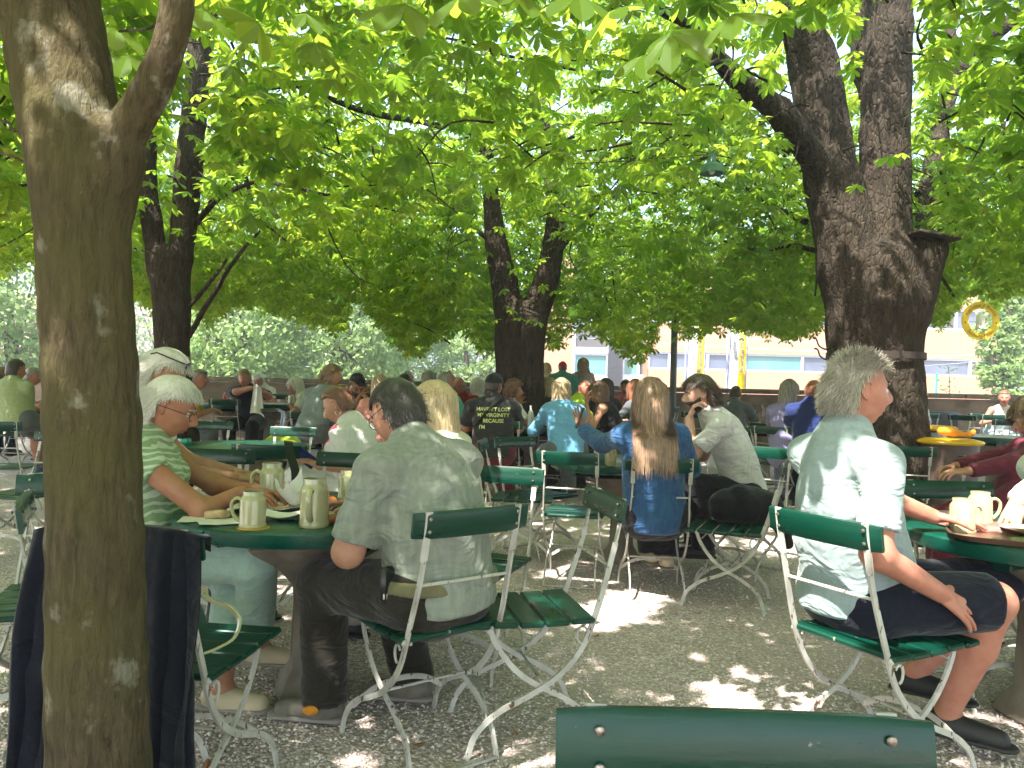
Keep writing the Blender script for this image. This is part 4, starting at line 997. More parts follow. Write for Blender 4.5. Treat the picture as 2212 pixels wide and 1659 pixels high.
cs = [cw([(1615, 185, 6.4, 26), (1560, 250, 6.6, 16), (1500, 300, 6.8, 12), (1440, 330, 7.0, 9), (1360, 345, 7.1, 6)]), cw([(1700, 330, 6.9, 20), (1640, 300, 7.2, 14), (1560, 320, 7.5, 10), (1470, 370, 7.8, 7)]), cw([(1740, 480, 7.3, 16), (1660, 440, 7.8, 12), (1590, 400, 8.2, 10), (1540, 430, 8.5, 7)]),
      cw([(1800, 560, 7.3, 14), (1720, 530, 7.9, 10), (1640, 540, 8.4, 8), (1560, 520, 8.8, 5)]), cw([(1980, 420, 7.4, 16), (2080, 360, 7.6, 14), (2160, 330, 7.8, 10), (2230, 300, 8, 8)]), cw([(1555, 130, 6.2, 14), (1500, 150, 5.6, 9), (1440, 150, 5.0, 6)]),
      cw([(1795, 330, 7.2, 10), (1760, 640, 7.8, 4)]), cw([(2060, 640, 8.0, 5), (2010, 560, 7.6, 9), (1960, 520, 7.3, 14)]), cw([(2090, 210, 8.5, 9), (2120, 330, 8.4, 7), (2110, 450, 8.3, 5)]), cw([(2130, 130, 8.4, 9), (2165, 250, 8.2, 7), (2160, 380, 8.1, 5)])]
branches(tD, cs, M['bark_old'])
cs = [cw([(0, 262, 3.0, 7), (40, 280, 2.6, 8), (75, 290, 2.2, 9), (130, 300, 1.8, 10)]), cw([(0, 330, 3.2, 6), (50, 345, 2.8, 6), (90, 345, 2.2, 7)]), cw([(250, 70, 1.9, 6), (300, 68, 1.8, 7), (345, 50, 1.65, 7)])]
branches(tA, cs, M['bark_young'])
# slate cap on the cut limb
o = obj('stump_cap', MB().box((0, 0, 0), (.40, .42, .028), None, bev=.008), M['rustiron'], tD, tuple(P(2000, 516, 6.85)-np.array(tD.location)), (0, R(8), .1))
# band and coat hooks round the trunk
m = MB(); c0 = P(1890, 770, 7.0)-np.array(tD.location); t = np.linspace(0, 2*math.pi, 33)
m.tube([c0+V(.418*math.cos(q), .418*math.sin(q), .0) for q in t], .5, ref=(0, 0, 1), square=True, sx=.06, sy=.008, caps=False); obj('iron_band', m, M['rustiron'], tD)
hk = MB()
for (a, b_) in ((1782, 752), (1785, 775)):
    q = P(a, b_, 6.9)-np.array(tD.location); hk.tube(crom([q+V(.06, .05, 0), q+V(0, 0, -.01), q+V(-.06, -.01, .02), q+V(-.09, -.02, .08), q+V(-.12, -.02, .09)], 4), .008, 6)
for (a, b_) in ((1835, 765), (1850, 775)): q = P(a, b_, 6.5)-np.array(tD.location); hk.box(q+V(0, .06, 0), (.05, .05, .07), bev=.01)
obj('coat_hooks', hk, M['black'], tD)
# ---- crowns
LB = np.array([(-900, 590), (0, 590), (60, 560), (120, 570), (300, 640), (345, 690), (400, 640), (450, 690), (520, 650), (600, 668), (690, 700), (745, 705), (765, 640), (810, 690), (850, 735), (890, 775), (935, 740), (1000, 700), (1040, 770), (1070, 760), (1150, 700), (1200, 755), (1230, 720), (1262, 705), (1330, 745), (1380, 810), (1412, 745), (1432, 690), (1490, 735), (1560, 700), (1600, 715), (1650, 715), (1690, 730), (1750, 715), (1790, 680), (2000, 680), (2035, 705), (2080, 640), (2120, 640), (2150, 680), (2175, 640), (2212, 630), (3200, 560)], float)
LB[:, 1] += 8
def crown_points(n, rng):
    """sprays of leaves hanging in a broad layer over the whole yard"""
    nc = n//7
    x = rng.uniform(-11, 12, nc*3); y = rng.uniform(-4.5, 14.5, nc*3)  # leaves behind the camera are unseen, added to shade the near yard
    base = 2.75+.25*np.sin(x*.8+1)+.25*np.cos(y*.7)+.10*np.clip(4-np.abs(y), 0, 4)
    z = base+rng.gamma(1.5, .8, nc*3)
    hole = wob(np.stack([x, y, z*.3], 1), 1.25, 4)+.45*wob(np.stack([x, y, z], 1), 3.0, 9)
    keep = (hole > -.80) & (z < base+3.8)
    c = np.stack([x, y, z], 1)[keep][:nc]
    # fringe hanging lower at the outer edge of the crowns
    nf = nc//4; fx = rng.uniform(-8, 11, nf); fy = rng.uniform(7.5, 14.5, nf); fz = rng.uniform(1.7, 3.2, nf)
    c = np.concatenate([c, np.stack([fx, fy, fz], 1)])
    m = rng.integers(6, 11, len(c)); cc = np.repeat(c, m, 0)
    az = rng.uniform(0, 6.28, len(cc)); rr = rng.uniform(.08, .34, len(cc))
    p = cc+np.stack([np.cos(az)*rr, np.sin(az)*rr, rng.normal(size=len(cc))*.09-rr*.25], 1)
    return p, az, np.repeat(rng.normal(size=len(c))*.18, m)
rng = np.random.default_rng(11)
pos, az, ctone = crown_points(122000, rng)
pp = proj(pos); lim = np.interp(pp[:, 0], LB[:, 0], LB[:, 1]); vis = pos[:, 1] > .4
dist = np.linalg.norm(pos-V(0, 0, HC), axis=1)
marg = .10/np.maximum(dist, .5)*FP
ok = (~vis | (pp[:, 1]+marg*.8 < lim+rng.normal(size=len(pos))*9)) & (pos[:, 2] > 1.75)
# big near leaves at the top of the picture
near = [(560, 50, 2.4), (875, 8, 1.9), (995, -8, 1.9), (1320, 25, 2.0), (1450, 70, 2.1), (1585, 30, 2.0), (1250, -10, 2.1), (250, 60, 2.3), (275, 120, 2.5), (440, 20, 2.5), (660, 30, 2.9), (1120, -20, 2.2), (1390, 120, 2.2)]
npos = np.array([P(a, b_, d) for a, b_, d in near]); naz = rng.uniform(3.6, 5.8, len(near))
# keep clear of the camera and of the bare stems in front
ok &= (dist > 2.7) | (pos[:, 1] < .2)
def nearpath(path, rad):
    k = np.zeros(len(pos), bool); c = crom(path, 6)
    for (a, b_, d) in c: k |= (pos[:, 1] < d+.15) & (pos[:, 1] > .3) & (np.hypot(pp[:, 0]-a, pp[:, 1]-b_) < rad)
    return k
def nearstem(spec, rad, dmin=0):
    k = np.zeros(len(pos), bool)
    for (a, b_, d, w) in spec:
        k |= (pos[:, 1] < d+.25) & (pos[:, 1] > .3) & (np.abs(pp[:, 0]-a) < w*.5+rad) & (np.abs(pp[:, 1]-b_) < 110)
    return k
ok &= ~nearstem(gA, 25)
stemD = [(1893, 700, 7.0, 200), (1880, 600, 7.0, 200), (1826, 500, 7.0, 140), (1795, 380, 7.0, 122), (1775, 260, 7.0, 116), (1758, 150, 7.0, 112), (1908, 480, 7.0, 118), (1913, 330, 7.0, 104), (1918, 170, 7.0, 100), (1922, 40, 7.0, 104), (1985, 600, 6.9, 100)]
ok &= ~(nearstem(stemD, 22) & (rng.uniform(size=len(pos)) < .99))
stemBC = [(371, 760, 7.4, 76), (370, 640, 7.4, 84), (328, 480, 7.4, 46), (316, 380, 7.4, 44), (398, 480, 7.4, 58), (408, 350, 7.4, 62), (425, 180, 7.4, 58), (1122, 740, 9.6, 128), (1122, 840, 9.6, 128), (1088, 600, 9.6, 72), (1066, 500, 9.6, 56), (1175, 620, 9.6, 70)]
ok &= ~(nearstem(stemBC, 12) & (rng.uniform(size=len(pos)) < .93))
ok &= ~nearpath([(1537, 345, 6.4), (1537, 385, 6.4)], 40)
ok &= ~(nearpath([(1060, 330, 9.4), (985, 280, 8.4), (900, 262, 7.8), (830, 248, 7.2), (770, 235, 6.8), (700, 205, 6.4), (580, 190, 5.9)], 20) & (rng.uniform(size=len(pos)) < .8))
ok &= ~(nearpath([(430, 485, 7.4), (500, 415, 7.0), (575, 392, 6.5), (755, 430, 6.0)], 16) & (rng.uniform(size=len(pos)) < .75))
ok &= ~(nearpath([(1740, 320, 6.8), (1680, 240, 6.6), (1610, 185, 6.4), (1555, 130, 6.2)], 34) & (rng.uniform(size=len(pos)) < .9))
ok &= ~(nearpath([(2000, 500, 8.2), (2020, 330, 8.4), (2048, 210, 8.6), (2085, 130, 8.6), (2200, 30, 8.4)], 26) & (rng.uniform(size=len(pos)) < .85))
ok &= ~nearpath([(2118, 695, 13), (2120, 690, 13)], 58)
# openings in the leaf roof: where the photograph shows sun reaching the yard
SUNEL, SUNAZ = R(57), R(218); SD = V(math.sin(SUNAZ)*math.cos(SUNEL), math.cos(SUNAZ)*math.cos(SUNEL), math.sin(SUNEL))
def open_ray(pt, rad):
    g = pos-pt; t = g @ SD; return (t > .3) & (np.linalg.norm(g-t[:, None]*SD, axis=1) < rad)
for (a_, b_, d_, z_, rr_) in [(1300, 1345, 4.25, None, .22), (1380, 1300, 4.6, None, .16), (1650, 1500, 3.15, None, .20), (1740, 1560, 2.9, None, .15), (1800, 1010, 2.45, 1, .10), (1830, 1040, 2.45, 1, .13), (1790, 1180, 2.45, 1, .15), (1910, 1110, 2.3, 1, .08), (1860, 1180, 2.4, 1, .07),
        (2040, 1135, 2.95, 1, .16), (2130, 1110, 3.1, 1, .16), (2200, 1060, 3.3, 1, .16), (1100, 1010, 3.75, 1, .14), (1195, 1100, 5.0, 1, .18), (1700, 1110, 6.2, 1, .35), (30, 1270, 4.2, None, .3), (560, 950, 6.6, 1, .28), (1730, 900, 7.9, 1, .2), (1330, 898, 9.6, 1, .3), (2160, 870, 12, 1, .4), (1000, 1360, 4.1, None, .15), (2200, 1400, 3.6, None, .25)]:
    q_ = P(a_, b_, d_)
    if z_ is None: q_[2] = 0
    ok &= ~open_ray(q_, rr_+.05)
for q_ in npos[:12]: ok &= ~(open_ray(q_, .16) & (rng.uniform(size=len(pos)) < .6) & (pos[:, 2] > 2.4))
pos, az, ctone, dist, pp = pos[ok], az[ok], ctone[ok], dist[ok], pp[ok]
tilt = rng.normal(size=len(pos))*.32+.22; size = rng.uniform(.098, .145, len(pos)); tone = .35+ctone+rng.normal(size=len(pos))*.16+.10*np.clip((-pos[:, 0])/6, -1, 1)+.0
own = np.argmin(np.stack([np.hypot(pos[:, 0]-t_.location[0], pos[:, 1]-t_.location[1])*w for t_, w in ((tA, 1.5), (tB, 1), (tC, 1), (tD, .85))]), 0)
print('leaves', len(pos), np.bincount(own))
for i, t_ in enumerate((tA, tB, tC, tD)):
    sets = []
    for lod, lo, hi in ((2, 0, 3.2), (1, 3.2, 7.0), (0, 7.0, 99)):
        s = (own == i) & (dist >= lo) & (dist < hi)
        if s.any(): sets.append(scatter_leaves(pos[s], az[s], tilt[s], size[s], tone[s], lod, rng))
    if i == 0: sets.append(scatter_leaves(npos, naz, np.full(len(near), .5), rng.uniform(.13, .17, len(near)), np.full(len(near), .6), 2, rng))
    leaf_mesh('crown', sets, M['leaf'], t_)
# fine twigs towards the leaf sprays
for i, t_ in enumerate((tB, tC, tD)):
    s = np.where((own == i+1) & (dist < 9) & (pos[:, 1] > 1.5) & (rng.uniform(size=len(pos)) < .07))[0][:620]
    m = MB(); org = np.array(t_.location)
    for j in s:
        p1 = pos[j]; dr = V(t_.location[0], t_.location[1], 4.5)-p1; dr = nrm(dr+rng.normal(size=3)*1.2)*rng.uniform(.25, .75)
        mid = p1+dr*.5+rng.normal(size=3)*.06+V(0, 0, .06); m.tube(crom([p1, mid, p1+dr+V(0, 0, .05)], 3)-org, np.linspace(.003, .010, 7), 4, caps=False)
    obj('twigs', m, M['bark_old'], t_)['kind'] = 'stuff'
# ------------------------------------------------------------------ ground, wall, far side
def grid_ground():
    xs = np.concatenate([np.linspace(-200, -13, 12), np.linspace(-12, 14, 60), np.linspace(15, 200, 12)]); ys = np.concatenate([np.linspace(-60, -1, 10), np.linspace(0, 17, 60)])
    X, Y = np.meshgrid(xs, ys); Z = np.array([[gz(a, b_) for a in xs] for b_ in ys])
    v = np.stack([X, Y, Z], -1).reshape(-1, 3); nx = len(xs); q = [(j*nx+i, j*nx+i+1, (j+1)*nx+i+1, (j+1)*nx+i) for j in range(len(ys)-1) for i in range(nx-1)]
    tag(link('ground', fastmesh('ground', v, q, None, [M['gravel']], True)), None, None, kind='structure')
grid_ground()
# loose pebbles, denser near the camera
rg = np.random.default_rng(3); n = 26000
py = 1.9+rg.gamma(1.5, 1.2, n); pxx = rg.uniform(-.78, .78, n)*py; keep = py < 9; py, pxx = py[keep], pxx[keep]; n = len(py)
oc = np.array([(1, 0, 0), (0, 1, 0), (-1, 0, 0), (0, -1, 0), (0, 0, .7), (0, 0, -.5), (.75, .6, .35), (-.7, .7, .3)]); oc = oc[:6]
sz = rg.uniform(.004, .0095, n)[:, None, None]; rt = rg.uniform(0, 6.28, n); ca, sa = np.cos(rt), np.sin(rt)
w = oc[None]*sz*rg.uniform(.7, 1.3, (n, 1, 3)); W = np.stack([w[:, :, 0]*ca[:, None]-w[:, :, 1]*sa[:, None], w[:, :, 0]*sa[:, None]+w[:, :, 1]*ca[:, None], w[:, :, 2]], -1)
W = W+np.stack([pxx, py, np.array([gz(a, b_) for a, b_ in zip(pxx, py)])+.002], 1)[:, None, :]
tr = np.array([(0, 1, 4), (1, 2, 4), (2, 3, 4), (3, 0, 4), (1, 0, 5), (2, 1, 5), (3, 2, 5), (0, 3, 5)])
tag(link('gravel', fastmesh('gravel', W.reshape(-1, 3), None, (tr[None]+(np.arange(n)*6)[:, None, None]).reshape(-1, 3), [M['pebble']], True)), 'loose pale gravel stones lying over the yard', 'gravel', kind='stuff')
# dry leaves on the gravel
rg = np.random.default_rng(5); pos_ = []; V0, Q0 = leaflet_geo(1); 
M['dryleaf'] = basic('dry_leaf', (.22, .075, .03), .8, (.30, .14, .06), (30,)*3)
vs = []; qs = []; ts = []; o = 0
for i in range(90):
    y = rg.uniform(2.0, 7.5); x = rg.uniform(-.68, .68)*y; s = rg.uniform(.03, .06); a = rg.uniform(0, 6.28)
    v = (V0*V(1, 1.2, -1.2))*s @ rotz(a).T+V(x, y, .014+gz(x, y)); vs.append(v)
    for f in Q0+o:
        (ts if f[0] == f[3] else qs).append(f[:3] if f[0] == f[3] else f)
    o += len(v)
tag(link('fallen_leaves', fastmesh('fallen_leaves', np.concatenate(vs), np.array(qs), np.array(ts), [M['dryleaf']], False)), 'small brown dry leaves scattered on the gravel', 'leaves', kind='stuff')
def mk_stone():
    m, nt, b = nodes('old_rubble_wall'); b.inputs['Roughness'].default_value = .95
    t = mapped(nt, (.9, .9, 1.4)); v = N(nt, 'ShaderNodeTexBrick', Scale=1.6); v.inputs['Mortar Size'].default_value = .02; v.inputs['Color1'].default_value = (.17, .125, .09, 1); v.inputs['Color2'].default_value = (.10, .075, .055, 1); v.inputs['Mortar'].default_value = (.14, .115, .09, 1)
    tc = mapped(nt, (1, 1, 1), rot=(R(90), 0, 0)); nt.links.new(tc, v.inputs[0])
    n = N(nt, 'ShaderNodeTexNoise', Scale=2.6, Detail=8.0); nt.links.new(mapped(nt, (1, 1, 1.6)), n.inputs['Vector'])
    f = ramp(nt, n.outputs['Fac'], [(.42, (0, 0, 0)), (.6, (.9,)*3)]); c = mixc(nt, f, v.outputs['Color'], (.20, .155, .115)); nt.links.new(c, b.inputs['Base Color']); bump(nt, b, n.outputs['Fac'], .8, .03); return m
M['stonewall'] = mk_stone(); M['coping'] = basic('wall_coping', (.15, .115, .09), .9, (.09, .07, .055), (4, 4, 4), bs=.4, bsc=(20,)*3)
wl = thing('garden_wall', 'low weathered stone parapet wall along the back of the yard', 'wall', (2, 14.6, 0))
m = MB(); xs = np.linspace(-16, 20, 145)
for i in range(144):
    pass
vs = []; F = []
zs = np.linspace(-.3, 1.27, 16)
for z in zs:
    for x in xs: vs.append((x, -.18+.02*float(wob(V(x, z*2, 0)[None], 3, 1)[0]), z))
nx = len(xs)
for j in range(len(zs)-1):
    for i in range(nx-1): F.append((j*nx+i, j*nx+i+1, (j+1)*nx+i+1, (j+1)*nx+i))
m.add(vs, F); m.box((2, .1, .48), (36, .5, 1.57)); obj('wall_body', m, M['stonewall'], wl)
m = MB()
for i in range(24): m.box((-15.2+i*1.5, 0, 1.325+.004*random.random()), (1.485, .62, .09), bev=.015)
obj('coping', m, M['coping'], wl, angle=30)
# land beyond, lower down
M['far_ground'] = basic('far_ground', (.12, .14, .07), .95, (.18, .17, .13), (.3, .3, .3))
tag(link('terrain', fastmesh('terrain', [(-230, 17.2, -2.5), (230, 17.2, -2.5), (230, 205, -2.5), (-230, 205, -2.5)], [(0, 1, 2, 3)], None, [M['far_ground']])), None, None, kind='structure')
# --- buildings
def mk_panel(name, c, sx, sz):
    m, nt, b = nodes(name); b.inputs['Roughness'].default_value = .6
    v = N(nt, 'ShaderNodeTexBrick', Scale=1.0, offset=0.0); v.inputs['Mortar Size'].default_value = .012; v.inputs['Brick Width'].default_value = sx; v.inputs['Row Height'].default_value = sz
    v.inputs['Color1'].default_value = (*c, 1); v.inputs['Color2'].default_value = (c[0]*.93, c[1]*.93, c[2]*.93, 1); v.inputs['Mortar'].default_value = (c[0]*.5, c[1]*.45, c[2]*.4, 1)
    nt.links.new(mapped(nt, (1, 1, 1), rot=(R(90), 0, 0)), v.inputs[0])
    nz = N(nt, 'ShaderNodeTexNoise', Scale=.6, Detail=6.0); nt.links.new(mapped(nt, (1, 1, .3)), nz.inputs['Vector'])
    nt.links.new(mixc(nt, ramp(nt, nz.outputs['Fac'], [(.4, (0, 0, 0)), (.8, (.5,)*3)]), v.outputs['Color'], (c[0]*.8, c[1]*.74, c[2]*.68)), b.inputs['Base Color']); return m
M['panel_orange'] = mk_panel('apricot_facade_panel', (.40, .205, .115), 2.6, 1.25); M['panel_white'] = mk_panel('pale_facade_panel', (.6, .58, .55), 2.0, 1.4); M['panel_pink'] = mk_panel('pink_facade', (.42, .27, .26), .28, 30.)
M['alu'] = basic('aluminium_frame', (.45, .47, .55), .35, metal=.3); M['glass_grey'] = basic('grey_glass', (.10, .12, .17), .25, (.07, .085, .12), (.6,)*3, coat=.4); M['glass_green'] = basic('green_glass', (.05, .20, .19), .25, (.10, .26, .24), (.5,)*3, coat=.4); M['glass_dark'] = basic('dark_open_window', (.07, .06, .06), .2)
def office(name, label, d0, x0, x1, zb, bands, mat, rz, wins, grp=None, zt=9.2):
    """facade along local +x starting at (x0, d0), rotated by rz; window bands given by z range"""
    b = thing(name, label, 'building', (x0, d0, 0), rz); L = x1-x0; m = MB()
    edges = [zb]
    for (a, c) in bands: edges += [a, c]
    edges.append(zt)
    for i in range(0, len(edges), 2): m.box((L/2, .15, (edges[i]+edges[i+1])/2), (L, .3, edges[i+1]-edges[i]))
    m.box((L/2, 6.2, (zb+zt)/2), (L-.1, 11.6, zt-zb-.1)); obj('wall', m, mat, b)
    r = random.Random(5)
    for (a, c) in bands:
        x = .02
        while x < L-.3:
            w = min(r.choice(wins), L-x); g = r.choice(['glass_grey', 'glass_grey', 'glass_green', 'glass_dark', 'glass_grey'])
            if w < .3: break
            fr = MB(); hh = c-a
            for (cx_, cz_, sx_, sz_) in ((x+.04, (a+c)/2, .08, hh), (x+w-.04, (a+c)/2, .08, hh), (x+w/2, a+.05, w-.16, .1), (x+w/2, c-.05, w-.16, .1)): fr.box((cx_, .12, cz_), (sx_, .12, sz_))
            f = obj('window', fr, M['alu'], b); pn = MB(); pn.box((x+w/2, .2, (a+c)/2), (w-.16, .02, hh-.2)); obj('pane', pn, M[g], f); x += w
    return b
q0, q1 = P(1238, 790, 42), P(2420, 790, 50)
def zat(px, py, d): return P(px, py, d)[2]
ang = math.atan2(8*1.0, q1[0]-q0[0]-3.0)
zA, zB = zat(1700, 806, 45), zat(1700, 770, 45); zC, zD = zat(1950, 726, 47), zat(1950, 690, 47)
office('office_building', 'apricot panelled office building with long window bands beyond the wall', 43, P(1400, 800, 43)[0], P(1400, 800, 43)[0]+30, -3, [(zA-3.9+.9, zB-3.9+.9), (zA, zB), (zC+.15, zD+.3)], M['panel_orange'], .045, [1.2, 2.2, 3.3, 2.6, .9])
office('glazed_stair_tower', 'glazed grey-blue building section with slatted blinds behind the striped girl', 42.5, P(1238, 800, 42.5)[0], P(1313, 800, 42.5)[0], -3, [(zat(1250, 812, 42), zat(1250, 762, 42)), (zat(1250, 752, 42), zat(1250, 700, 42))], M['alu'], .02, [2.0, 1.9])
office('link_building', 'pale yellow building part between glass tower and apricot office', 44, P(1165, 800, 44)[0], P(1240, 800, 44)[0], -3, [], M['panel_orange'], .02, [2])
office('glass_entrance', 'pale glass entrance block left of the apricot office', 44.5, P(1345, 800, 44.5)[0], P(1402, 800, 44.5)[0], -3, [(zat(1370, 812, 44), zat(1370, 772, 44)), (zat(1370, 765, 44), zat(1370, 700, 44))], M['panel_white'], .02, [1.1, .9])
office('barn_like_building', 'pinkish wood-clad building beyond the trees on the left', 46, P(-500, 700, 46)[0], P(600, 700, 46)[0], -3, [], M['panel_pink'], 0, [2], zt=zat(300, 640, 46))
hs_ = thing('bright_house', 'sun-bleached plain white house wall beyond the right end of the wall', 'building', tuple(V(P(2190, 800, 25.5)[0], 24, 0)))
M['lime'] = basic('lime_render', (.8, .79, .76), .8, (.76, .75, .72), (2,)*3); m = MB(); m.box((6, .75, 3), (12, 1.5, 11)); obj('wall', m, M['lime'], hs_)
m = MB(); m.box((6, .75, 8.6), (12.4, 1.9, .2), bev=.02); obj('roof', m, M['coping'], hs_)
m = MB(); m.box((3, -.012, 5.4), (1.0, .06, 1.3)); obj('window', m, M['glass_grey'], hs_)
# --- far trees
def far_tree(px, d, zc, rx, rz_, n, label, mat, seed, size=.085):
    r = np.random.default_rng(seed); x = P(px, 700, d)[0]; t_ = thing('deciduous_tree', label, 'tree', (x, d, -2.5), group='trees beyond the wall'); c = V(x, d, zc)
    cur = []
    for i in range(9):
        a = r.uniform(0, 6.28); e = V(math.cos(a)*rx*.6, math.sin(a)*rx*.6, r.uniform(-.4, .75)*rz_); b0 = V(x, d, zc-rz_*.9+r.uniform(0, rz_*.5)); cur.append(np.array([list(b0)+[.09], list((b0+c+e)/2+r.normal(size=3)*.3)+[.05], list(c+e)+[.02]]))
    cur.append(np.array([[x, d, -2.6, .2], [x+.1, d, zc-rz_*.6, .16], [x-.1, d, zc+rz_*.5, .05]])); m = MB(); org = V(x, d, -2.5)
    for k in cur: s = crom(k, 4); m.tube(s[:, :3]-org, s[:, 3], 6)
    obj('trunk', m, M['bark_far'], t_)
    n = n*2; nb = n//26; u = r.normal(size=(nb, 3)); u /= np.linalg.norm(u, axis=1)[:, None]; u *= r.uniform(.35, 1, nb)[:, None]**.5; bc = c+u*V(rx, rx, rz_)
    p = np.repeat(bc, 26, 0)+r.normal(size=(nb*26, 3))*V(.5, .5, .28)*rx*.22; k = len(p)
    a = r.normal(size=(k, 3)); a /= np.linalg.norm(a, axis=1)[:, None]; b_ = np.cross(a, r.normal(size=(k, 3))); b_ /= np.linalg.norm(b_, axis=1)[:, None]; s = (size*r.uniform(.6, 1.3, k))[:, None]
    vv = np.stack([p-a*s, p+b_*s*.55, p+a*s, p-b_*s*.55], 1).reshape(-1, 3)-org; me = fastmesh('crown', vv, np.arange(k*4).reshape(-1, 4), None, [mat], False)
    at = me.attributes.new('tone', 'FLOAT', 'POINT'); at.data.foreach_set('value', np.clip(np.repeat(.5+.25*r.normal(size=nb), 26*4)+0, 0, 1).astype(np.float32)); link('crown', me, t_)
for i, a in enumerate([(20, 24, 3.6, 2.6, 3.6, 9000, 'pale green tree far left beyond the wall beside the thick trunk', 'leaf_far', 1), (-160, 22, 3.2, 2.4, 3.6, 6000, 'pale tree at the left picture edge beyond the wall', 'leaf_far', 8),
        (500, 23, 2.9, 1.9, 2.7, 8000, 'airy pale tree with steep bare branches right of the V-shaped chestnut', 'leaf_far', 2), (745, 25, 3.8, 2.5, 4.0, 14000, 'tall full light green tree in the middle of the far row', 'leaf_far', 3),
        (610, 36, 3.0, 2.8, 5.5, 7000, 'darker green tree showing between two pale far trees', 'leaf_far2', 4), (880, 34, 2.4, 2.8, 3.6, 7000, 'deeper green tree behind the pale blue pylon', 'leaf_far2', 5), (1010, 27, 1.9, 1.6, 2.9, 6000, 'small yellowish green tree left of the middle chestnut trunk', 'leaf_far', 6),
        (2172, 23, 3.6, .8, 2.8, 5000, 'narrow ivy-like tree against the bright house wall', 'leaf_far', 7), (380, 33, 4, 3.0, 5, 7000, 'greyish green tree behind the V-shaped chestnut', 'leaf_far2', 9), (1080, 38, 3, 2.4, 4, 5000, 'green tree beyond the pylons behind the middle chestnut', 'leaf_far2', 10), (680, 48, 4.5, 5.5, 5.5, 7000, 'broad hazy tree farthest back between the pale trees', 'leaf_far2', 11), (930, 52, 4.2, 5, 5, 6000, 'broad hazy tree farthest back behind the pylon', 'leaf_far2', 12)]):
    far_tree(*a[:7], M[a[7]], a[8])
# --- poles, pylons and wires
M['galv'] = basic('pale_blue_metal', (.30, .34, .48), .5); M['darkgreen_metal'] = basic('dark_green_metal', (.05, .075, .07), .45); M['tealpole'] = basic('teal_pole_paint', (.05, .25, .25), .4)
pl = thing('lamp_post', 'dark grey lamp post rising in front of the wall beside the bearded man', 'post', tuple(V(P(1453, 870, 12.6)[0], 12.6, 0)))
m = MB(); m.tube([(0, 0, 0), (0, 0, 3.0)], .055, 14); m.tube([(0, 0, 0), (0, 0, .5)], .075, 14); obj('pole', m, M['darkgreen_metal'], pl)
m = MB(); m.box((-.08, 0, 2.85), (.2, .12, .14), bev=.02); obj('lamp_head', m, M['black'], pl)
for px, wd, lb, d in ((940, .16, 'pale blue steel pylon standing among the far trees', 30), (1030, .07, 'thin whitish mast just left of the middle chestnut trunk', 30)):
    o = thing('mast', lb, 'mast', tuple(V(P(px, 800, d)[0], d, -2.5))); m = MB(); m.tube([(0, 0, 0), (0, 0, 6.6 if wd > .1 else 5.2)], wd, 8, square=True) ; m.box((0, 0, .1), (wd*3, wd*3, .2)); m.box((0, 0, 5.0), (.9 if wd > .1 else .4, .06, .06)); obj('shaft', m, M['galv'], o)
m = MB()
for (a, b_, c, e, d) in ((540, 752, 960, 746, 28), (545, 748, 700, 758, 27.5), (560, 786, 1060, 782, 29), (560, 790, 1060, 788, 29.5), (620, 762, 1130, 764, 30)):
    p0, p1 = P(a, b_, d), P(c, e, d); m.tube([p0+(p1-p0)*t-V(0, 0, .25*t*(1-t)) for t in np.linspace(0, 1, 9)], .011, 4)
tag(obj('overhead_wires', m, M['galv']), 'thin overhead power wires running past the far trees on the left', 'wires')
m = MB()
for (a, b_, c, e, d) in ((1200, 700, 1800, 742, 30), (1200, 725, 1800, 760, 30.5), (1990, 770, 2200, 757, 30), (1990, 790, 2200, 768, 30)):
    p0, p1 = P(a, b_, d), P(c, e, d); m.tube([p0+(p1-p0)*t-V(0, 0, .25*t*(1-t)) for t in np.linspace(0, 1, 9)], .009, 4)
tag(obj('overhead_wires', m, M['galv']), 'thin overhead wires crossing in front of the apricot office facade', 'wires')
o = thing('teal_pole', 'thin teal pole in front of the office windows on the right', 'pole', tuple(V(P(2022, 860, 20)[0], 20, -2.5))); m = MB(); m.tube([(0, 0, 0), (0, 0, P(2022, 808, 20)[2]+2.5)], .03, 8); m.ball((0, 0, P(2022, 808, 20)[2]+2.5), .035); obj('shaft', m, M['tealpole'], o)
# sapling on the wall
sp_ = thing('sapling', 'spindly young shoot growing at the top of the wall on the right', 'plant', tuple(P(2050, 860, 15))); m = MB(); m.tube(crom([(0, 0, -.1), (.01, 0, .2), (-.01, 0, .45), (-.03, 0, .62)], 4), .006, 5); obj('stem', m, M['bark_far'], sp_)
r = np.random.default_rng(9); vs = []
for i in range(60):
    c = V(r.normal()*.09, r.normal()*.05, r.uniform(.0, .25) if i < 40 else r.uniform(.3, .65)); a = nrm(r.normal(size=3))*.035; b_ = nrm(np.cross(a, r.normal(size=3)))*.018; vs += [c-a, c+b_, c+a, c-b_]
me = fastmesh('foliage', np.array(vs), np.arange(240).reshape(-1, 4), None, [M['leaf_far']]); me.attributes.new('tone', 'FLOAT', 'POINT'); link('foliage', me, sp_)
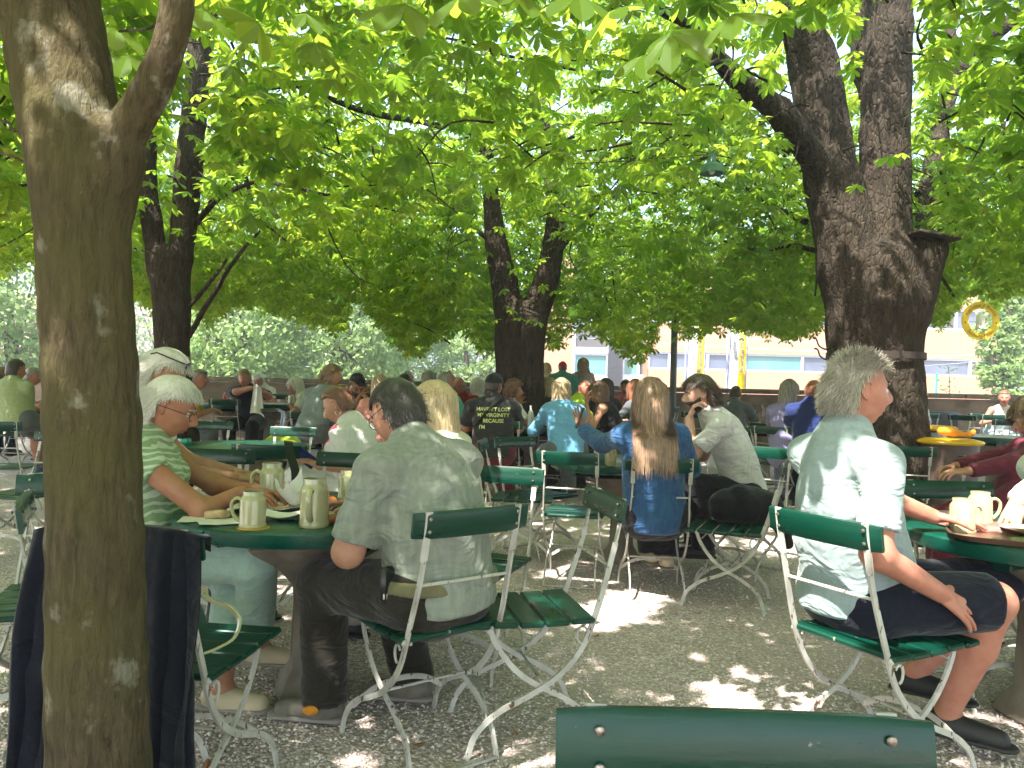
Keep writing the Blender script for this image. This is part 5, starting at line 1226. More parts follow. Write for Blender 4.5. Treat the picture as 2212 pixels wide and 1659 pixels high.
# --- banners (tall flags) and the round sign
M['banner_y'] = basic('yellow_banner', (.72, .56, .02), .7); M['banner_w'] = basic('white_banner', (.74, .73, .66), .7); M['banner_b'] = basic('blue_print', (.12, .15, .42), .6); M['sign_y'] = basic('yellow_sign', (.78, .55, .01), .5); M['sign_t'] = basic('dark_red_lettering', (.16, .03, .02), .6); M['ink_pale'] = basic('pale_green_print', (.44, .50, .24), .7)
def text_mesh(s, size, mat, parent, xform, name='lettering', depth=.0, sub=0, bold=0):
    cu = bpy.data.curves.new('t', 'FONT'); cu.body = s; cu.size = size; cu.align_x = 'CENTER'; cu.align_y = 'CENTER'; cu.offset = bold; cu.extrude = depth
    to = bpy.data.objects.new('t', cu); COL.objects.link(to); dg = bpy.context.evaluated_depsgraph_get(); me = bpy.data.meshes.new_from_object(to.evaluated_get(dg)); bpy.data.objects.remove(to)
    if sub:
        import bmesh
        bm = bmesh.new(); bm.from_mesh(me); bmesh.ops.triangulate(bm, faces=bm.faces)
        for _ in range(sub): 
            el = [e for e in bm.edges if e.calc_length() > size*.12]
            bmesh.ops.subdivide_edges(bm, edges=el, cuts=1); bmesh.ops.triangulate(bm, faces=bm.faces)
        bm.to_mesh(me); bm.free()
    co = np.zeros(len(me.vertices)*3); me.vertices.foreach_get('co', co); co = xform(co.reshape(-1, 3)); me.vertices.foreach_set('co', np.asarray(co, float).ravel()); me.update()
    me.materials.clear(); me.materials.append(mat); return link(name, me, parent)
for (pxt, pxb, lb, txt) in ((1512, 1500, 'white and yellow tall banner flag just left above the bearded man', ('Augustiner', 'Bräustübl Mülln')), (1600, 1590, 'yellow and white tall banner flag rising behind the man in grey', ('Augustiner', 'Bräustübl Mülln'))):
    d = 16.0; b0 = P(pxb, 850, d); t0 = P(pxt+4, 650, d); hgt = t0[2]-b0[2]+.4; wd = .40
    bn = thing('banner', lb, 'banner', tuple(b0-V(0, 0, .2)), group='tall banners beyond the wall')
    def strip(x0_, x1_, y_, mt, nm, th=.004):
        mm = MB(); n_ = 14; vv = []
        for k in range(n_+1):
            t = k/n_; sh_ = .05*t; wv = .02*math.sin(t*9); wt = 1-.12*t
            for xx in (x0_, x1_):
                for yy in (y_, y_+th): vv.append((xx*wt+sh_, yy+wv, t*hgt))
        F = []
        for k in range(n_): a = k*4; F += [(a, a+2, a+6, a+4), (a+1, a+5, a+7, a+3), (a, a+4, a+5, a+1), (a+2, a+3, a+7, a+6)]
        mm.add(vv, F); obj(nm, mm, mt, bn)
    strip(-wd*.5, wd*.5, 0, M['banner_w'], 'cloth_panel'); strip(.02, wd*.42, -.008, M['banner_y'], 'yellow_field'); strip(-wd*.5, -wd*.46, -.007, M['banner_b'], 'edge_stripe'); strip(wd*.46, wd*.5, -.007, M['banner_b'], 'edge_stripe')
    for k, s_ in enumerate(txt):
        ox = (-.075, .08)[k]; text_mesh(s_, .13, M['banner_b'], bn, lambda c, ox=ox: np.stack([-c[:, 1]+ox+.02, -.016+0*c[:, 0]+.02*np.sin((c[:, 0]+hgt*.45)/hgt*9), c[:, 0]+hgt*.45], 1), bold=0)
    m = MB(); m.tube([(-wd*.52, .02, -3.2), (-wd*.5, .02, hgt*.5), (-wd*.44, .02, hgt)], .018, 8); obj('pole', m, M['galv'], bn)
c = P(2118, 693, 13.4); sg = thing('round_sign', 'round yellow ring sign with dark lettering and a white mug in its middle', 'sign', tuple(c)); R1, R0 = .335, .215
for nm, ro, ri, mt, y0, th in (('ring', R1, R0, M['sign_y'], 0, .012),):
    n_ = 48; vv = []
    for rr, yy in ((ro, 0), (ri, 0), (ri, th), (ro, th)):
        for j in range(n_): t = 2*math.pi*j/n_; vv.append((rr*math.cos(t), yy, rr*math.sin(t)))
    m = MB(); m.add(vv, [(a*n_+j, a*n_+(j+1) % n_, ((a+1) % 4)*n_+(j+1) % n_, ((a+1) % 4)*n_+j) for a in range(4) for j in range(n_)]); obj(nm, m, mt, sg, smooth=False)
def arc(r, top, mid):
    def f(c):
        a = mid-c[:, 0]/r if top else mid+c[:, 0]/r
        rr = r+c[:, 1] if top else r-c[:, 1]
        return np.stack([rr*np.cos(a), -.006+0*a, rr*np.sin(a)], 1)
    return f
text_mesh('Salzburg-Mülln', .085, M['sign_t'], sg, arc(.275, False, -math.pi/2), sub=1, bold=0); text_mesh('Augustiner Bräustübl', .080, M['sign_t'], sg, arc(.272, True, math.pi/2), sub=1, bold=0)
m = MB()
for a in (-.12, math.pi+.12): m.ball((.275*math.cos(a), -.006, .275*math.sin(a)), (.014, .004, .014), 6, 6)
obj('rosette', m, M['sign_t'], sg)
m = MB(); m.lathe([(0, -.14), (.073, -.14), (.07, .085), (.05, .12), (0, .12)], n=20); m.tube(crom([(.063, 0, .07), (.12, 0, .055), (.12, 0, -.04), (.067, 0, -.085)], 4), .011, 6); obj('white_mug', m, M['white'], sg)
m = MB(); m.tube([(-R1, .006, -.02), (R1, .006, -.02)], .004, 5); m.tube([(0, .006, R1), (0, .006, 1.0)], .005, 5); obj('hanger', m, M['iris'], sg)
# hanging lamp and cable
lp = thing('pendant_lamp', 'green enamel pendant lamp hanging from a cable below the leaves', 'lamp', tuple(P(1537, 372, 6.2)))
m = MB(); m.lathe([(.02, .155), (.032, .15), (.036, .09), (.045, .075), (.085, .055), (.098, .03), (.10, -.012), (.096, -.014), (.094, .025), (.08, .045), (.03, .07)], n=28); m.ball((0, 0, .17), .018); obj('shade', m, mk_green('lamp_enamel', (.07, .18, .14), (.09, .22, .17), False), lp)
m = MB(); m.ball((0, 0, .02), (.03, .03, .04)); obj('bulb', m, M['white'], lp)
m = MB(); L_ = np.array(lp.location)
for a, b_ in (((960, 348, 7.0), (1537, 333, 6.2)), ((1537, 333, 6.2), (1800, 352, 6.9)), ((1900, 352, 7.2), (2230, 368, 8.0))):
    p0, p1 = P(*a)-L_, P(*b_)-L_; m.tube([p0+(p1-p0)*t-V(0, 0, .05*math.sin(math.pi*t)) for t in np.linspace(0, 1, 8)], .005, 5)
m.tube([(0, 0, .15), P(1537, 333, 6.2)-L_], .006, 5); obj('cable', m, M['black'], lp)
# ------------------------------------------------------------------ chairs (middle of the backrest in the photograph)
chair(1020, 1125, 2.42, 36, 'chair the man in the pale linen shirt sits on')
chair(1303, 1085, 2.86, 103, 'empty chair turned side-on facing left, right behind the linen-shirted man\'s chair')
chair(1777, 1117, 2.44, -62, 'chair under the man in the pale polo shirt')
chair(1430, 1005, 4.45, -3, 'chair with its back to us under the woman in the denim-blue shirt')
chair(1232, 985, 4.75, -12, 'empty chair with sunlit green seat left of the woman in the denim-blue shirt')
chair(1085, 1030, 3.75, 158, 'empty chair with glossy lit backrest facing us behind the linen-shirted man')
chair(1113, 954, 6.1, -140, 'small empty chair turned half right in front of the man in the black printed shirt')
chair(1044, 960, 5.7, -96, 'edge-on chair with its back to the blond woman in cream')
chair(1085, 926, 7.9, -3, 'chair of the man in the black printed shirt')
chair(1197, 922, 8.3, 0, 'chair with black bag straps over it, used by the woman in light blue')
chair(1690, 1009, 4.45, 66, 'side-on chair carrying the black bag, right of the bearded man')
chair(1597, 985, 5.4, 80, 'chair the bearded man in the white shirt sits on')
chair(1659, 977, 5.6, 135, 'chair facing half left between bearded man and the man in blue')
chair(1665, 925, 8.2, -38, 'chair behind the woman in the lavender shirt')
chair(1640, 915, 8.8, -75, 'narrow side-on chair just left of the woman in lavender')
chair(1606, 905, 11.3, 5, 'dark far chair at the table of the man in grey')
chair(1505, 912, 10.6, -10, 'far chair just left of the lamp post foot')
chair(1462, 885, 12.0, 70, 'far pale side-on chair just beneath the lamp post')
chair(1340, 890, 10.0, 5, 'chair in front of the boy in pink')
chair(1160, 905, 9.4, 12, 'chair of the woman in black with long fair hair')
chair(472, 985, 4.35, 176, 'empty chair facing us across the near table, right of the white-haired woman')
chair(573, 977, 4.75, -4, 'chair with a black strap hanging from it behind the near beer mugs')
chair(633, 926, 6.8, 174, 'empty chair with clean green back, facing us left of the woman with the phone')
chair(660, 900, 8.5, -7, 'chair under the young man in the grey-blue shirt')
chair(456, 924, 7.4, 180, 'chair facing us at the far side of the glossy green table')
chair(485, 868, 10.3, 2, 'chair with thin white legs in front of the man with the napkin')
chair(600, 871, 12.6, 0, 'far chair beside the white paper napkin')
chair(395, 868, 11.6, 60, 'half-hidden far chair behind the woman in mustard yellow')
chair(796, 918, 8.6, 0, 'chair under the woman in the salmon top')
chair(760, 1003, 4.3, 168, 'chair whose bolted backrest shows between mug and linen shirt')
chair(815, 960, 5.2, 70, 'side-on chair of the woman looking at her phone')
chair(4, 875, 9.0, 4, 'chair under the man in the olive green T-shirt')
chair(-12, 926, 6.6, 12, 'left edge chair, its backrest end cut by the picture edge')
chair(57, 1100, 2.42, -62, 'chair seen edge-on in front of the left side of the thick tree')
chair(166, 1046, 3.05, 196, 'dark backrest chair half hidden by the left side of the thick tree')
chair(130, 925, 5.6, 170, 'chair mostly hidden behind the thick tree trunk, near the green T-shirt man')
chair(272, 1180, 1.98, -7, 'nearest left chair with the navy jacket draped over it')
chair(1606, 1612, .87, 178.5, 'nearest chair of all, only the big green backrest at the bottom edge', z=.012)
chair(2047, 1061, 3.55, 181, 'chair facing us behind the beer mugs on the right table')
chair(1960, 971, 6.1, -14, 'empty chair with its back to us right of the polo man\'s face')
chair(2034, 962, 6.6, -150, 'empty chair with silvery sunlit backrest in front of the brown bin')
chair(2140, 991, 5.2, -6, 'empty dark chair left of the person in maroon')
chair(2078, 893, 11.5, -62, 'far side-on chair leaning near the wall on the right')
chair(2118, 897, 12.4, 3, 'far chair with grey lit rim, left of the woman with the hair bun')
chair(2146, 898, 11.8, 0, 'far chair right in front of the woman with the hair bun')
chair(2175, 915, 10.5, 4, 'far dark green chair below the woman with the hair bun')
chair(2210, 908, 11.0, -5, 'far chair cut by the right picture edge')
chair(1980, 906, 10.2, 2, 'far chair behind the woman in the floral blouse')
chair(2003, 898, 12.0, 0, 'far chair right of the woman in the floral blouse')
# ------------------------------------------------------------------ tables
tb = {}
T1 = V(-.80, 3.12); table(*T1, 'near round table with beer mugs, pretzel and paper plates')
T2 = V(P(520, 955, 6.3)[0], 6.3); table(*T2, 'shiny empty round table reflecting the leaves', .9)
T3 = V(P(1345, 1000, 5.65)[0], 5.65); table(*T3, 'table behind the woman in the denim-blue shirt', 0)
T4 = V(P(1150, 935, 8.95)[0], 8.95); table(*T4, 'table with the pretzel and water bottle by the curly-haired woman', .5)
T5 = V(P(1330, 900, 9.7)[0], 9.7); table(*T5, 'bright turquoise lit table beside the woman in the black tank top', .2)
T6 = V(P(490, 882, 11.4)[0], 11.4); table(*T6, 'far table of the man holding the napkin', .6)
T7 = V(P(612, 876, 12.4)[0], 12.4-.7); table(*T7, 'far table behind the folded walker', .1)
T8 = V(P(1648, 905, 9.9)[0], 9.9); table(*T8, 'far table in front of the man in grey', .1)
T9 = V(2.12, 2.98); table(*T9, 'sunlit right table with mugs and brown tray', .2)
T10 = V(P(2150, 910, 9.3)[0], 9.3); table(*T10, 'long shadowed table in front of the woman with the hair bun', .7)
T11 = V(P(800, 900, 9.3)[0], 9.3); table(*T11, 'table of the woman in salmon and the man in the black cap', .7)
T12 = V(P(985, 905, 9.5)[0], 9.5); table(*T12, 'table of the man in teal hidden in the crowd', .4)
T13 = V(P(110, 880, 9.9)[0], 9.9); table(*T13, 'far left table beside the green T-shirt man', .4)
T14 = V(P(1230, 880, 10.9)[0], 10.9); table(*T14, 'table of the bald man in neon green', .4)
# ------------------------------------------------------------------ people
def beard(root, Rm, hc, s, mat):
    d, hs, q, t = head_mesh(True, False); x, y, z = hs[:, 0], hs[:, 1], hs[:, 2]
    m = sstep(-.026, -.042, z-.55*np.clip(.055-y, 0, .06))*sstep(-.005, .02, y); lips = np.exp(-((x/.024)**2+((z+.063)/.011)**2)); m = m*(1-1.2*lips); m = np.maximum(m, sstep(.5, .9, np.exp(-((x/.03)**2+((z+.047)/.007)**2)))*(y > .06))
    v = hs+d*(-.01+.017*np.clip(m, 0, 1)+.002*wob(hs, 160, 2)*m)[:, None]; v = (v*s) @ Rm.T+hc-np.array(root.location)
    Q = [f for f in q if (m[list(f)] > .05).any()]
    me = fastmesh('beard', v, np.array(Q), None, [mat], True); me.attributes.new('tone', 'FLOAT', 'POINT'); link('beard', me, root)
_P = person
def pp_(label, head, yaw, **kw): return _P(label, head, yaw, **kw)
# --- the nine nearest
p = pp_('heavy-set grey-haired man from behind in a pale green linen shirt bending over the table', (858, 893, 2.76), 50, hyaw=46, pitch=32, shirt='linen_green', pants='brown_trousers', skinm='skin', hair=('short', 'black'), hairkw=dict(n=5000, length=.032, thick=.010, width=.0026),
        hips=P(948, 1272, 2.62), arms=((P(752, 1192, 2.50), P(770, 1118, 2.78)), (P(900, 1130, 3.0), P(790, 1098, 3.0))), legs=((P(700, 1262, 2.80), P(700, 1508, 2.82)), (P(850, 1270, 3.05), P(893, 1466, 3.0)), V(-1, .15, 0)), w=1.22, b=1.04, belly=.022, sleeve=.86, gl='clear', collar=True, shoes='greyshoe', hunch=.03)
v, q, S, fw, l, nb, sh, E, Wt, hips, f, Rm, hc = person.last; org = np.array(p.location)
C('belt_olive', (.16, .15, .08), wr=.1)
bv, bq = sdf_mesh([rc(hips+l*.05, hips-l*.05, .152*1.22, n=fw, s=1.10, k=.05, flat=[(hips+V(0, 0, .065), V(0, 0, 1)), (hips+V(0, 0, .022), V(0, 0, -1))])], .008, .02); link('belt', fastmesh('belt', bv-org, bq, None, [M['belt_olive']], True), p)
m = MB(); c = P(836, 1262, 2.46)-org; m.box(c, (.062, .032, .115), rotz(R(50)) @ np.array([[1, 0, 0], [0, 1, 0], [0, 0, 1]]), bev=.012); m.box(c+V(.0, -.02, -.035), (.022, .006, .02), rotz(R(30)), mi=1, bev=.002); obj('phone_holster', m, [M['black'], M['chrome']], p)
m = MB(); c = P(670, 1535, 2.74)-org; m.ball(c, (.03, .012, .018), 8, 6); obj('shoe_patch', m, M['orange'], p)

p = pp_('stout silver-haired man in a pale mint polo shirt and dark shorts sitting side-on', (1850, 846, 2.62), -78, hyaw=-84, pitch=3, shirt='polo', pants='navy_dark', skinm='skin_red', hair=('spiky', 'grey'), hairkw=dict(n=5200, length=.032, thick=.009, width=.0028),
        hips=P(1838, 1288, 2.68), arms=('table', (P(1893, 1196, 2.36), P(2035, 1284, 2.45), V(.80, .15, -.52))), legs=((P(2178, 1262, 2.95), P(1975, 1452, 2.98)), (P(2148, 1300, 2.58), P(2046, 1540, 2.72)), V(.75, -.55, 0)), w=1.12, b=1.06, belly=.05, sleeve=.74, collar=True, pantlen=.48, shoes='blackshoe', curlv=.22, handkw={'R': dict(spread=.10, nm=V(.1, -.75, .65))})
org = np.array(p.location)
p = pp_('white-haired woman in a green patterned blouse reaching across the near table', (364, 882, 3.05), -76, hyaw=-74, pitch=24, shirt='zebra_green', pants='mint_trousers', skinm='skin_tan', hair=('short', 'white'), hairkw=dict(n=6500, length=.036, thick=.016, width=.003), fem=True,
        hips=P(316, 1180, 3.02), arms=('table_in', (P(440, 1104, 2.86), P(520, 1064, 2.98), V(1, .15, -.12))), legs=((P(505, 1238, 3.2), P(478, 1486, 2.92)), (P(552, 1216, 2.98), P(556, 1392, 3.25)), V(1, -.1, 0)), w=1.12, sleeve=.30, gl='clear', pantlen=.84, shoes='tanshoe', curlv=.5)
pp_('white-haired person with black sunglasses pushed up, behind the woman in green', (350, 814, 3.7), -70, hyaw=-72, pitch=26, shirt='white_cloth', hair=('short', 'white'), hairkw=dict(n=3500, length=.045, thick=.018, width=.004), gl='up', b=1.06, skinm='skin')
p = pp_('woman with smooth blond bob in a cream top beyond the linen-shirted man', (938, 884, 3.75), 72, hyaw=66, pitch=6, shirt='cream', pants='khaki', skinm='skin_tan', hair=('bob', 'blond'), hairkw=dict(n=2800, length=.24, thick=.024, width=.004), hips=P(985, 1110, 3.75), fem=True, sleeve=.5, arms=('table', 'table_in'), lod=True)
p = pp_('woman in white T-shirt with red print looking down at her phone', (731, 876, 4.9), 74, hyaw=78, pitch=30, shirt='white_cloth', pants='white_cloth', skinm='skin', hair=('bun', 'auburn'), hairkw=dict(n=2600, length=.14, thick=.014, gather=(0, -.125, .05), width=.006), fem=True, w=1.12,
        hips=P(772, 1062, 4.9), arms=((P(755, 1010, 4.68), P(688, 1006, 4.72), V(-1, 0, .45)), (P(720, 1000, 5.1), P(680, 992, 4.95), V(-.8, -.4, .4))), legs=((P(652, 1036, 4.85), P(660, 1120, 4.9)), (P(640, 1036, 5.0), P(640, 1120, 5.1))), sleeve=.62)
v, q, S, fw, l, nb, sh, E, Wt, hips, f, Rm, hc = person.last; org = np.array(p.location)
bv = BVHTree.FromPolygons(v.tolist(), q.tolist())
def print_on(root, bvh, pts2, origin, ex, ey, dirn, mat, name, off=.003):
    """flat shapes thrown on to cloth: list of polygons in (x,y)"""
    m = MB(); o0 = np.array(root.location)
    for poly in pts2:
        pl = np.array(poly, float); c = pl.mean(0); vv = []; rings = (0, .5, 1.)
        for t in rings[1:]:
            for a in pl: vv.append(c+(a-c)*t)
        vv = [c]+vv; n = len(pl); W = []
        for a in vv:
            s_ = origin+ex*a[0]+ey*a[1]-dirn*.6; h_ = bvh.ray_cast(Vector(s_), Vector(dirn)); W.append((np.array(h_[0])-dirn*off if h_[0] is not None else s_+dirn*.45)-o0)
        F = [(0, 1+j, 1+(j+1) % n) for j in range(n)]+[(1+j, 1+n+j, 1+n+(j+1) % n, 1+(j+1) % n) for j in range(n)]
        m.add(W, F)
    return obj(name, m, mat, root, smooth=False)
M['printred'] = basic('red_print', (.55, .03, .06), .8); M['printgrey'] = basic('grey_print', (.12, .13, .15), .8)
rr = np.random.default_rng(4)
def blot(cx_, cy_, rx, ry, a, n=11): 
    t = np.linspace(0, 2*math.pi, n, endpoint=False); r_ = 1+.45*np.sin(t*3+cx_*90); x_, y_ = rx*r_*np.cos(t), ry*r_*np.sin(t); return np.stack([cx_+x_*math.cos(a)-y_*math.sin(a), cy_+x_*math.sin(a)+y_*math.cos(a)], 1)
cpr = P(703, 940, 4.7); ddr = nrm(V(.35, 1, 0)); exr = nrm(V(1, -.35, 0))
print_on(p, bv, [blot(-.03, -.02, .05, .02, .7), blot(.055, .05, .03, .012, .6), blot(-.055, -.05, .02, .016, .3)], cpr, exr, V(0, 0, 1), ddr, M['printred'], 'red_flower_print')
m = MB(); e0 = Rm @ (V(-.08, -.012, -.045))+hc-org; t = np.linspace(0, 2*math.pi, 16); m.tube([e0+V(.016*math.cos(a), 0, .016*math.sin(a)-.01) for a in t], .002, 5); obj('hoop_earring', m, M['chrome'], p)
o = thing('mobile_phone', 'dark blue phone held by the woman in the white T-shirt', 'phone', tuple(P(659, 988, 4.74))); obj('phone_body', MB().box((0, 0, 0), (.15, .012, .075), np.array([[.8, 0, .6], [0, 1, 0], [-.6, 0, .8]]), bev=.004), M['navy'], o)
p = pp_('woman with long light brown hair in a denim-blue shirt, arm stretched to the left', (1402, 862, 4.6), 2, hyaw=4, pitch=6, shirt='denim_blue', pants='blackcloth', skinm='skin', hair=('long', 'lbrown'), hairkw=dict(n=4200, length=.40, thick=.016, width=.005), fem=True, w=1.2, hips=P(1412, 1112, 4.62),
        arms=((P(1300, 958, 4.85), P(1258, 925, 5.08), V(-.25, .3, .75)), (P(1492, 1010, 4.75), P(1440, 1020, 5.0))), legs=((P(1390, 1095, 5.05), P(1405, 1190, 5.0)), (P(1440, 1095, 5.05), P(1438, 1200, 4.95))), sleeve=1.92, longshirt=True, shoes='tanshoe', h=.0085)
o = thing('mobile_phone', 'phone held up by the woman in the denim-blue shirt', 'phone', tuple(P(1252, 903, 5.08))); obj('phone_body', MB().box((0, 0, 0), (.012, .075, .15), np.array([[.94, 0, .34], [0, 1, 0], [-.34, 0, .94]]), bev=.004), M['black'], o)
p = pp_('dark-haired bearded man in a white T-shirt resting his chin on his hand', (1512, 852, 5.15), 80, hyaw=84, pitch=12, shirt='white_tee', pants='blackcloth', skinm='skin_pale', hair=('short', 'dark'), hairkw=dict(n=3500, length=.055, thick=.018, width=.004), hips=P(1603, 1062, 5.2), w=1.12, b=1.02,
        arms=((P(1493, 982, 5.0), P(1489, 905, 5.08), V(.25, 0, .9)), 'table'), legs=((P(1500, 1050, 5.1), P(1520, 1180, 5.1)), (P(1495, 1050, 5.35), P(1500, 1170, 5.4))), sleeve=.72, curlv=.9, hunch=.03, h=.0085)
v, q, S, fw, l, nb, sh, E, Wt, hips, f, Rm, hc = person.last; beard(p, Rm, hc, 1.02, H['dark'])
m = MB(); w_ = Wt['L']-np.array(p.location); t = np.linspace(0, 2*math.pi, 14); m.tube([w_+V(.034*math.cos(a), .034*math.sin(a), -.06) for a in t], .003, 5); obj('bracelet', m, M['chrome'], p)
pp_('person in a white sleeve reaching over the right table at the picture edge', (2345, 930, 3.35), 150, hyaw=140, pitch=20, shirt='white_cloth', hair=('short', 'brown'), arms=('table', (P(2262, 1035, 3.25), P(2196, 1086, 3.12), V(-.4, -.3, -.6))), sleeve=1.9, skinm='skin_pale', w=1.1)
pp_('person in a maroon top at the right picture edge with loose brown hair', (2232, 905, 4.7), 75, hyaw=80, pitch=20, shirt='maroon', pants='maroon', hair=('fluffy', 'brown'), hips=P(2212, 1062, 4.5), sleeve=1.9, fem=True, w=1.05)
# --- black shirt with lettering
p = pp_('broad man in black cap and black T-shirt with yellow lettering on his back', (1067, 834, 8.0), 2, hyaw=-24, pitch=6, shirt='charcoal', pants='maroon', skinm='skin_tan', hair=('short', 'black'), hairkw=dict(thick=.002, n=0), w=1.32, b=1.05, sleeve=.8, capm='blackcloth', gl='clear', h=.011, belly=.02, arms=('table', 'table'))
v, q, S, fw, l, nb, sh, E, Wt, hips, f, Rm, hc = person.last; bv = BVHTree.FromPolygons(v.tolist(), q.tolist())
M['print_yellow'] = basic('pale_yellow_print', (.60, .66, .24), .8)
def on_back(px, py, d, root, bvh, size):
    c0 = P(px, py, d)
    def fx(c):
        out = []; o0 = np.array(root.location)
        for a in c:
            s_ = c0-l*0+V(a[0], 0, a[1]); s_[1] = d-1.2; h_ = bvh.ray_cast(Vector(s_), Vector((0, 1, 0))); out.append((np.array(h_[0])-V(0, .006, 0) if h_[0] is not None else V(s_[0], d-.1, s_[2]))-o0)
        return np.array(out)
    return fx
for s_, py_ in (("HAVEN'T LOST", 884), ('MY VIRGINITY', 896), ('BECAUSE', 908), ("I'M", 921)): text_mesh(s_, .052, M['print_yellow'], p, on_back(1066 if s_ != "I'M" else 1042, py_, 7.9, p, bv, 1), sub=2, bold=.001, name='shirt_lettering')
m = MB(); rcst = lambda s_: (lambda h_: np.array(h_[0]) if h_[0] is not None else V(s_[0], 7.9, s_[2]))(bv.ray_cast(Vector(s_), Vector((0, 1, 0))))
m.tube([rcst(P(a, b_, 6.8)*V(1, 1, 1)+V(P(a, b_, 7.9)[0]-P(a, b_, 6.8)[0], 0, P(a, b_, 7.9)[2]-P(a, b_, 6.8)[2]))+V(0, -.012, 0)-np.array(p.location) for a, b_ in ((1084, 858), (1073, 868), (1060, 880), (1046, 894), (1034, 908), (1024, 920))], .5, ref=(1, 0, .8), square=True, sx=.05, sy=.012); obj('bag_strap', m, M['black'], p)
# --- everybody else: label, (px, py, d), yaw, options
pp_('woman with wavy dark-blond hair in a light blue blouse seen from behind', (1212, 846, 8.3), 14, shirt='lightblue', pants='slate', hair=('fluffy', 'dblond'), hairkw=dict(length=.16, n=900), sleeve=1.9, fem=True, w=1.28, b=1.02, longshirt=True)
pp_('woman with brown bob in a black tank top facing left, hand near her mouth', (1292, 848, 8.7), 74, hyaw=84, pitch=2, shirt='blackcloth', hair=('bob', 'brown'), hairkw=dict(length=.20), sleeve=0, fem=True, arms=((P(1278, 925, 8.5), P(1266, 872, 8.55), V(0, 0, 1)), 'table'), hips=P(1325, 935, 8.8))
pp_('bald man in neon green shirt with sunglasses on his head', (1263, 842, 9.7), -78, hyaw=-72, pitch=22, shirt='neon', hair=(None, 'grey'), gl='up', skinm='skin_red', w=1.15, sleeve=.8)
pp_('woman with short curly dark brown hair looking right, tree trunk behind her', (1110, 846, 9.2), -40, hyaw=-72, pitch=0, shirt='white_cloth', hair=('curly', 'auburn'), hairkw=dict(thick=.034), skinm='skin_tan', fem=True, arms=('chin', 'table'))
pp_('dark-haired boy in a pink tee with chin on his fist facing us', (1351, 838, 10.6), 165, hyaw=160, pitch=6, shirt='pinktee', hair=('short', 'black'), skinm='skin_tan', b=.9, arms=('table_in', 'chin'))
pp_('woman in black with long fair hair half hidden by the woman in light blue', (1186, 838, 9.8), -42, shirt='blackcloth', hair=('long', 'dblond'), hairkw=dict(length=.36), sleeve=1.8, fem=True)
pp_('person with very long dark hair behind the woman in the tank top', (1309, 838, 10.2), -12, shirt='blackcloth', hair=('long', 'dark'), hairkw=dict(length=.42), sleeve=.8, fem=True)
pp_('auburn-haired person hidden behind the woman in the denim-blue shirt', (1372, 842, 9.6), 30, shirt='slate', hair=('bob', 'red'), skinm='skin_red', fem=True)
pp_('grey-haired woman in a lavender shirt sitting beside the man in blue', (1704, 846, 8.3), -32, hyaw=-42, pitch=14, shirt='lavender', pants='lavender', hair=('bob', 'salt'), hairkw=dict(length=.12), skinm='skin_red', fem=True, w=1.02, b=1.0)
pp_('short-haired man in a blue T-shirt sitting against the massive tree', (1757, 846, 8.0), -22, hyaw=-50, pitch=22, shirt='navy', pants='navy_dark', hair=('short', 'red'), hairkw=dict(thick=.005, length=.02), skinm='skin_red', w=1.22, sleeve=.8)
pp_('man in a dark grey T-shirt bent forward at a far table', (1589, 852, 10.4), -28, hyaw=-30, pitch=20, shirt='slate', hair=('short', 'dark'), hairkw=dict(thick=.004, length=.015), w=1.15, sleeve=.8, b=.98)
pp_('woman with curly ginger hair in a white floral blouse seen from behind', (1963, 860, 10.2), 2, hyaw=-8, shirt='floral', hair=('curly', 'red'), hairkw=dict(thick=.036), fem=True, w=1.05)
pp_('woman with a high hair bun in a white tank top facing us', (2169, 860, 12.2), 165, hyaw=150, pitch=8, shirt='white_cloth', pants='skyblue', hair=('bun', 'brown'), hairkw=dict(gather=(0, -.03, .135), length=.16), sleeve=0, skinm='skin_red', fem=True)
pp_('person in a bright red top cut off by the right picture edge', (2232, 872, 12.0), 100, shirt='pink', hair=('short', 'dark'), sleeve=1.9)
pp_('dark-haired woman in mustard yellow sitting far left, facing right', (429, 820, 9.6), -72, hyaw=-78, pitch=8, shirt='mustard', pants='slate', hair=('short', 'salt'), skinm='skin_red', fem=True, w=1.15, sleeve=.85, arms=('table', 'table'), b=1.02, gl='up')
pp_('stocky man in dark navy T-shirt facing us and holding up a white napkin', (528, 817, 10.6), 182, pitch=14, shirt='navy_dark', hair=('short', 'lbrown'), hairkw=dict(thick=.006), skinm='skin_red', w=1.25, b=1.04, sleeve=.75, arms=((P(580, 856, 10.4), P(572, 848, 10.2)), (P(512, 846, 10.2), P(541, 838, 10.1), V(.8, 0, .2))))
pp_('grey-haired person behind the napkin-holding man, face turned down', (557, 822, 12.6), 160, pitch=30, shirt='white_cloth', hair=('short', 'white'), skinm='skin_red')
pp_('white-haired woman in a white V-neck top facing left far back', (638, 834, 11.0), 88, hyaw=96, pitch=14, shirt='white_cloth', hair=('bob', 'white'), hairkw=dict(length=.12), skinm='skin_red', fem=True, w=.95)
pp_('tall fair-haired young man in a grey-blue shirt leaning forward', (716, 813, 8.5), -24, hyaw=-62, pitch=4, shirt='greyblue', pants='slate', hair=('short', 'lbrown'), hairkw=dict(n=900, length=.05, thick=.014), w=1.12, sleeve=1.9, longshirt=True, hips=P(672, 930, 8.4), b=1.06)
pp_('man in a black cap with mirrored sunglasses on it, eating', (771, 828, 9.4), 170, hyaw=-130, pitch=14, shirt='charcoal', hair=('short', 'black'), hairkw=dict(n=0, thick=.002), skinm='skin_tan', capm='blackcloth', gl=None, arms=('mouth', 'mouth'))
pp_('woman in a salmon top with half tied honey-coloured hair', (821, 836, 8.4), 12, hyaw=-10, shirt='salmon', hair=('bob', 'dblond'), hairkw=dict(length=.22, n=700), fem=True, w=1.1, sleeve=1.8)
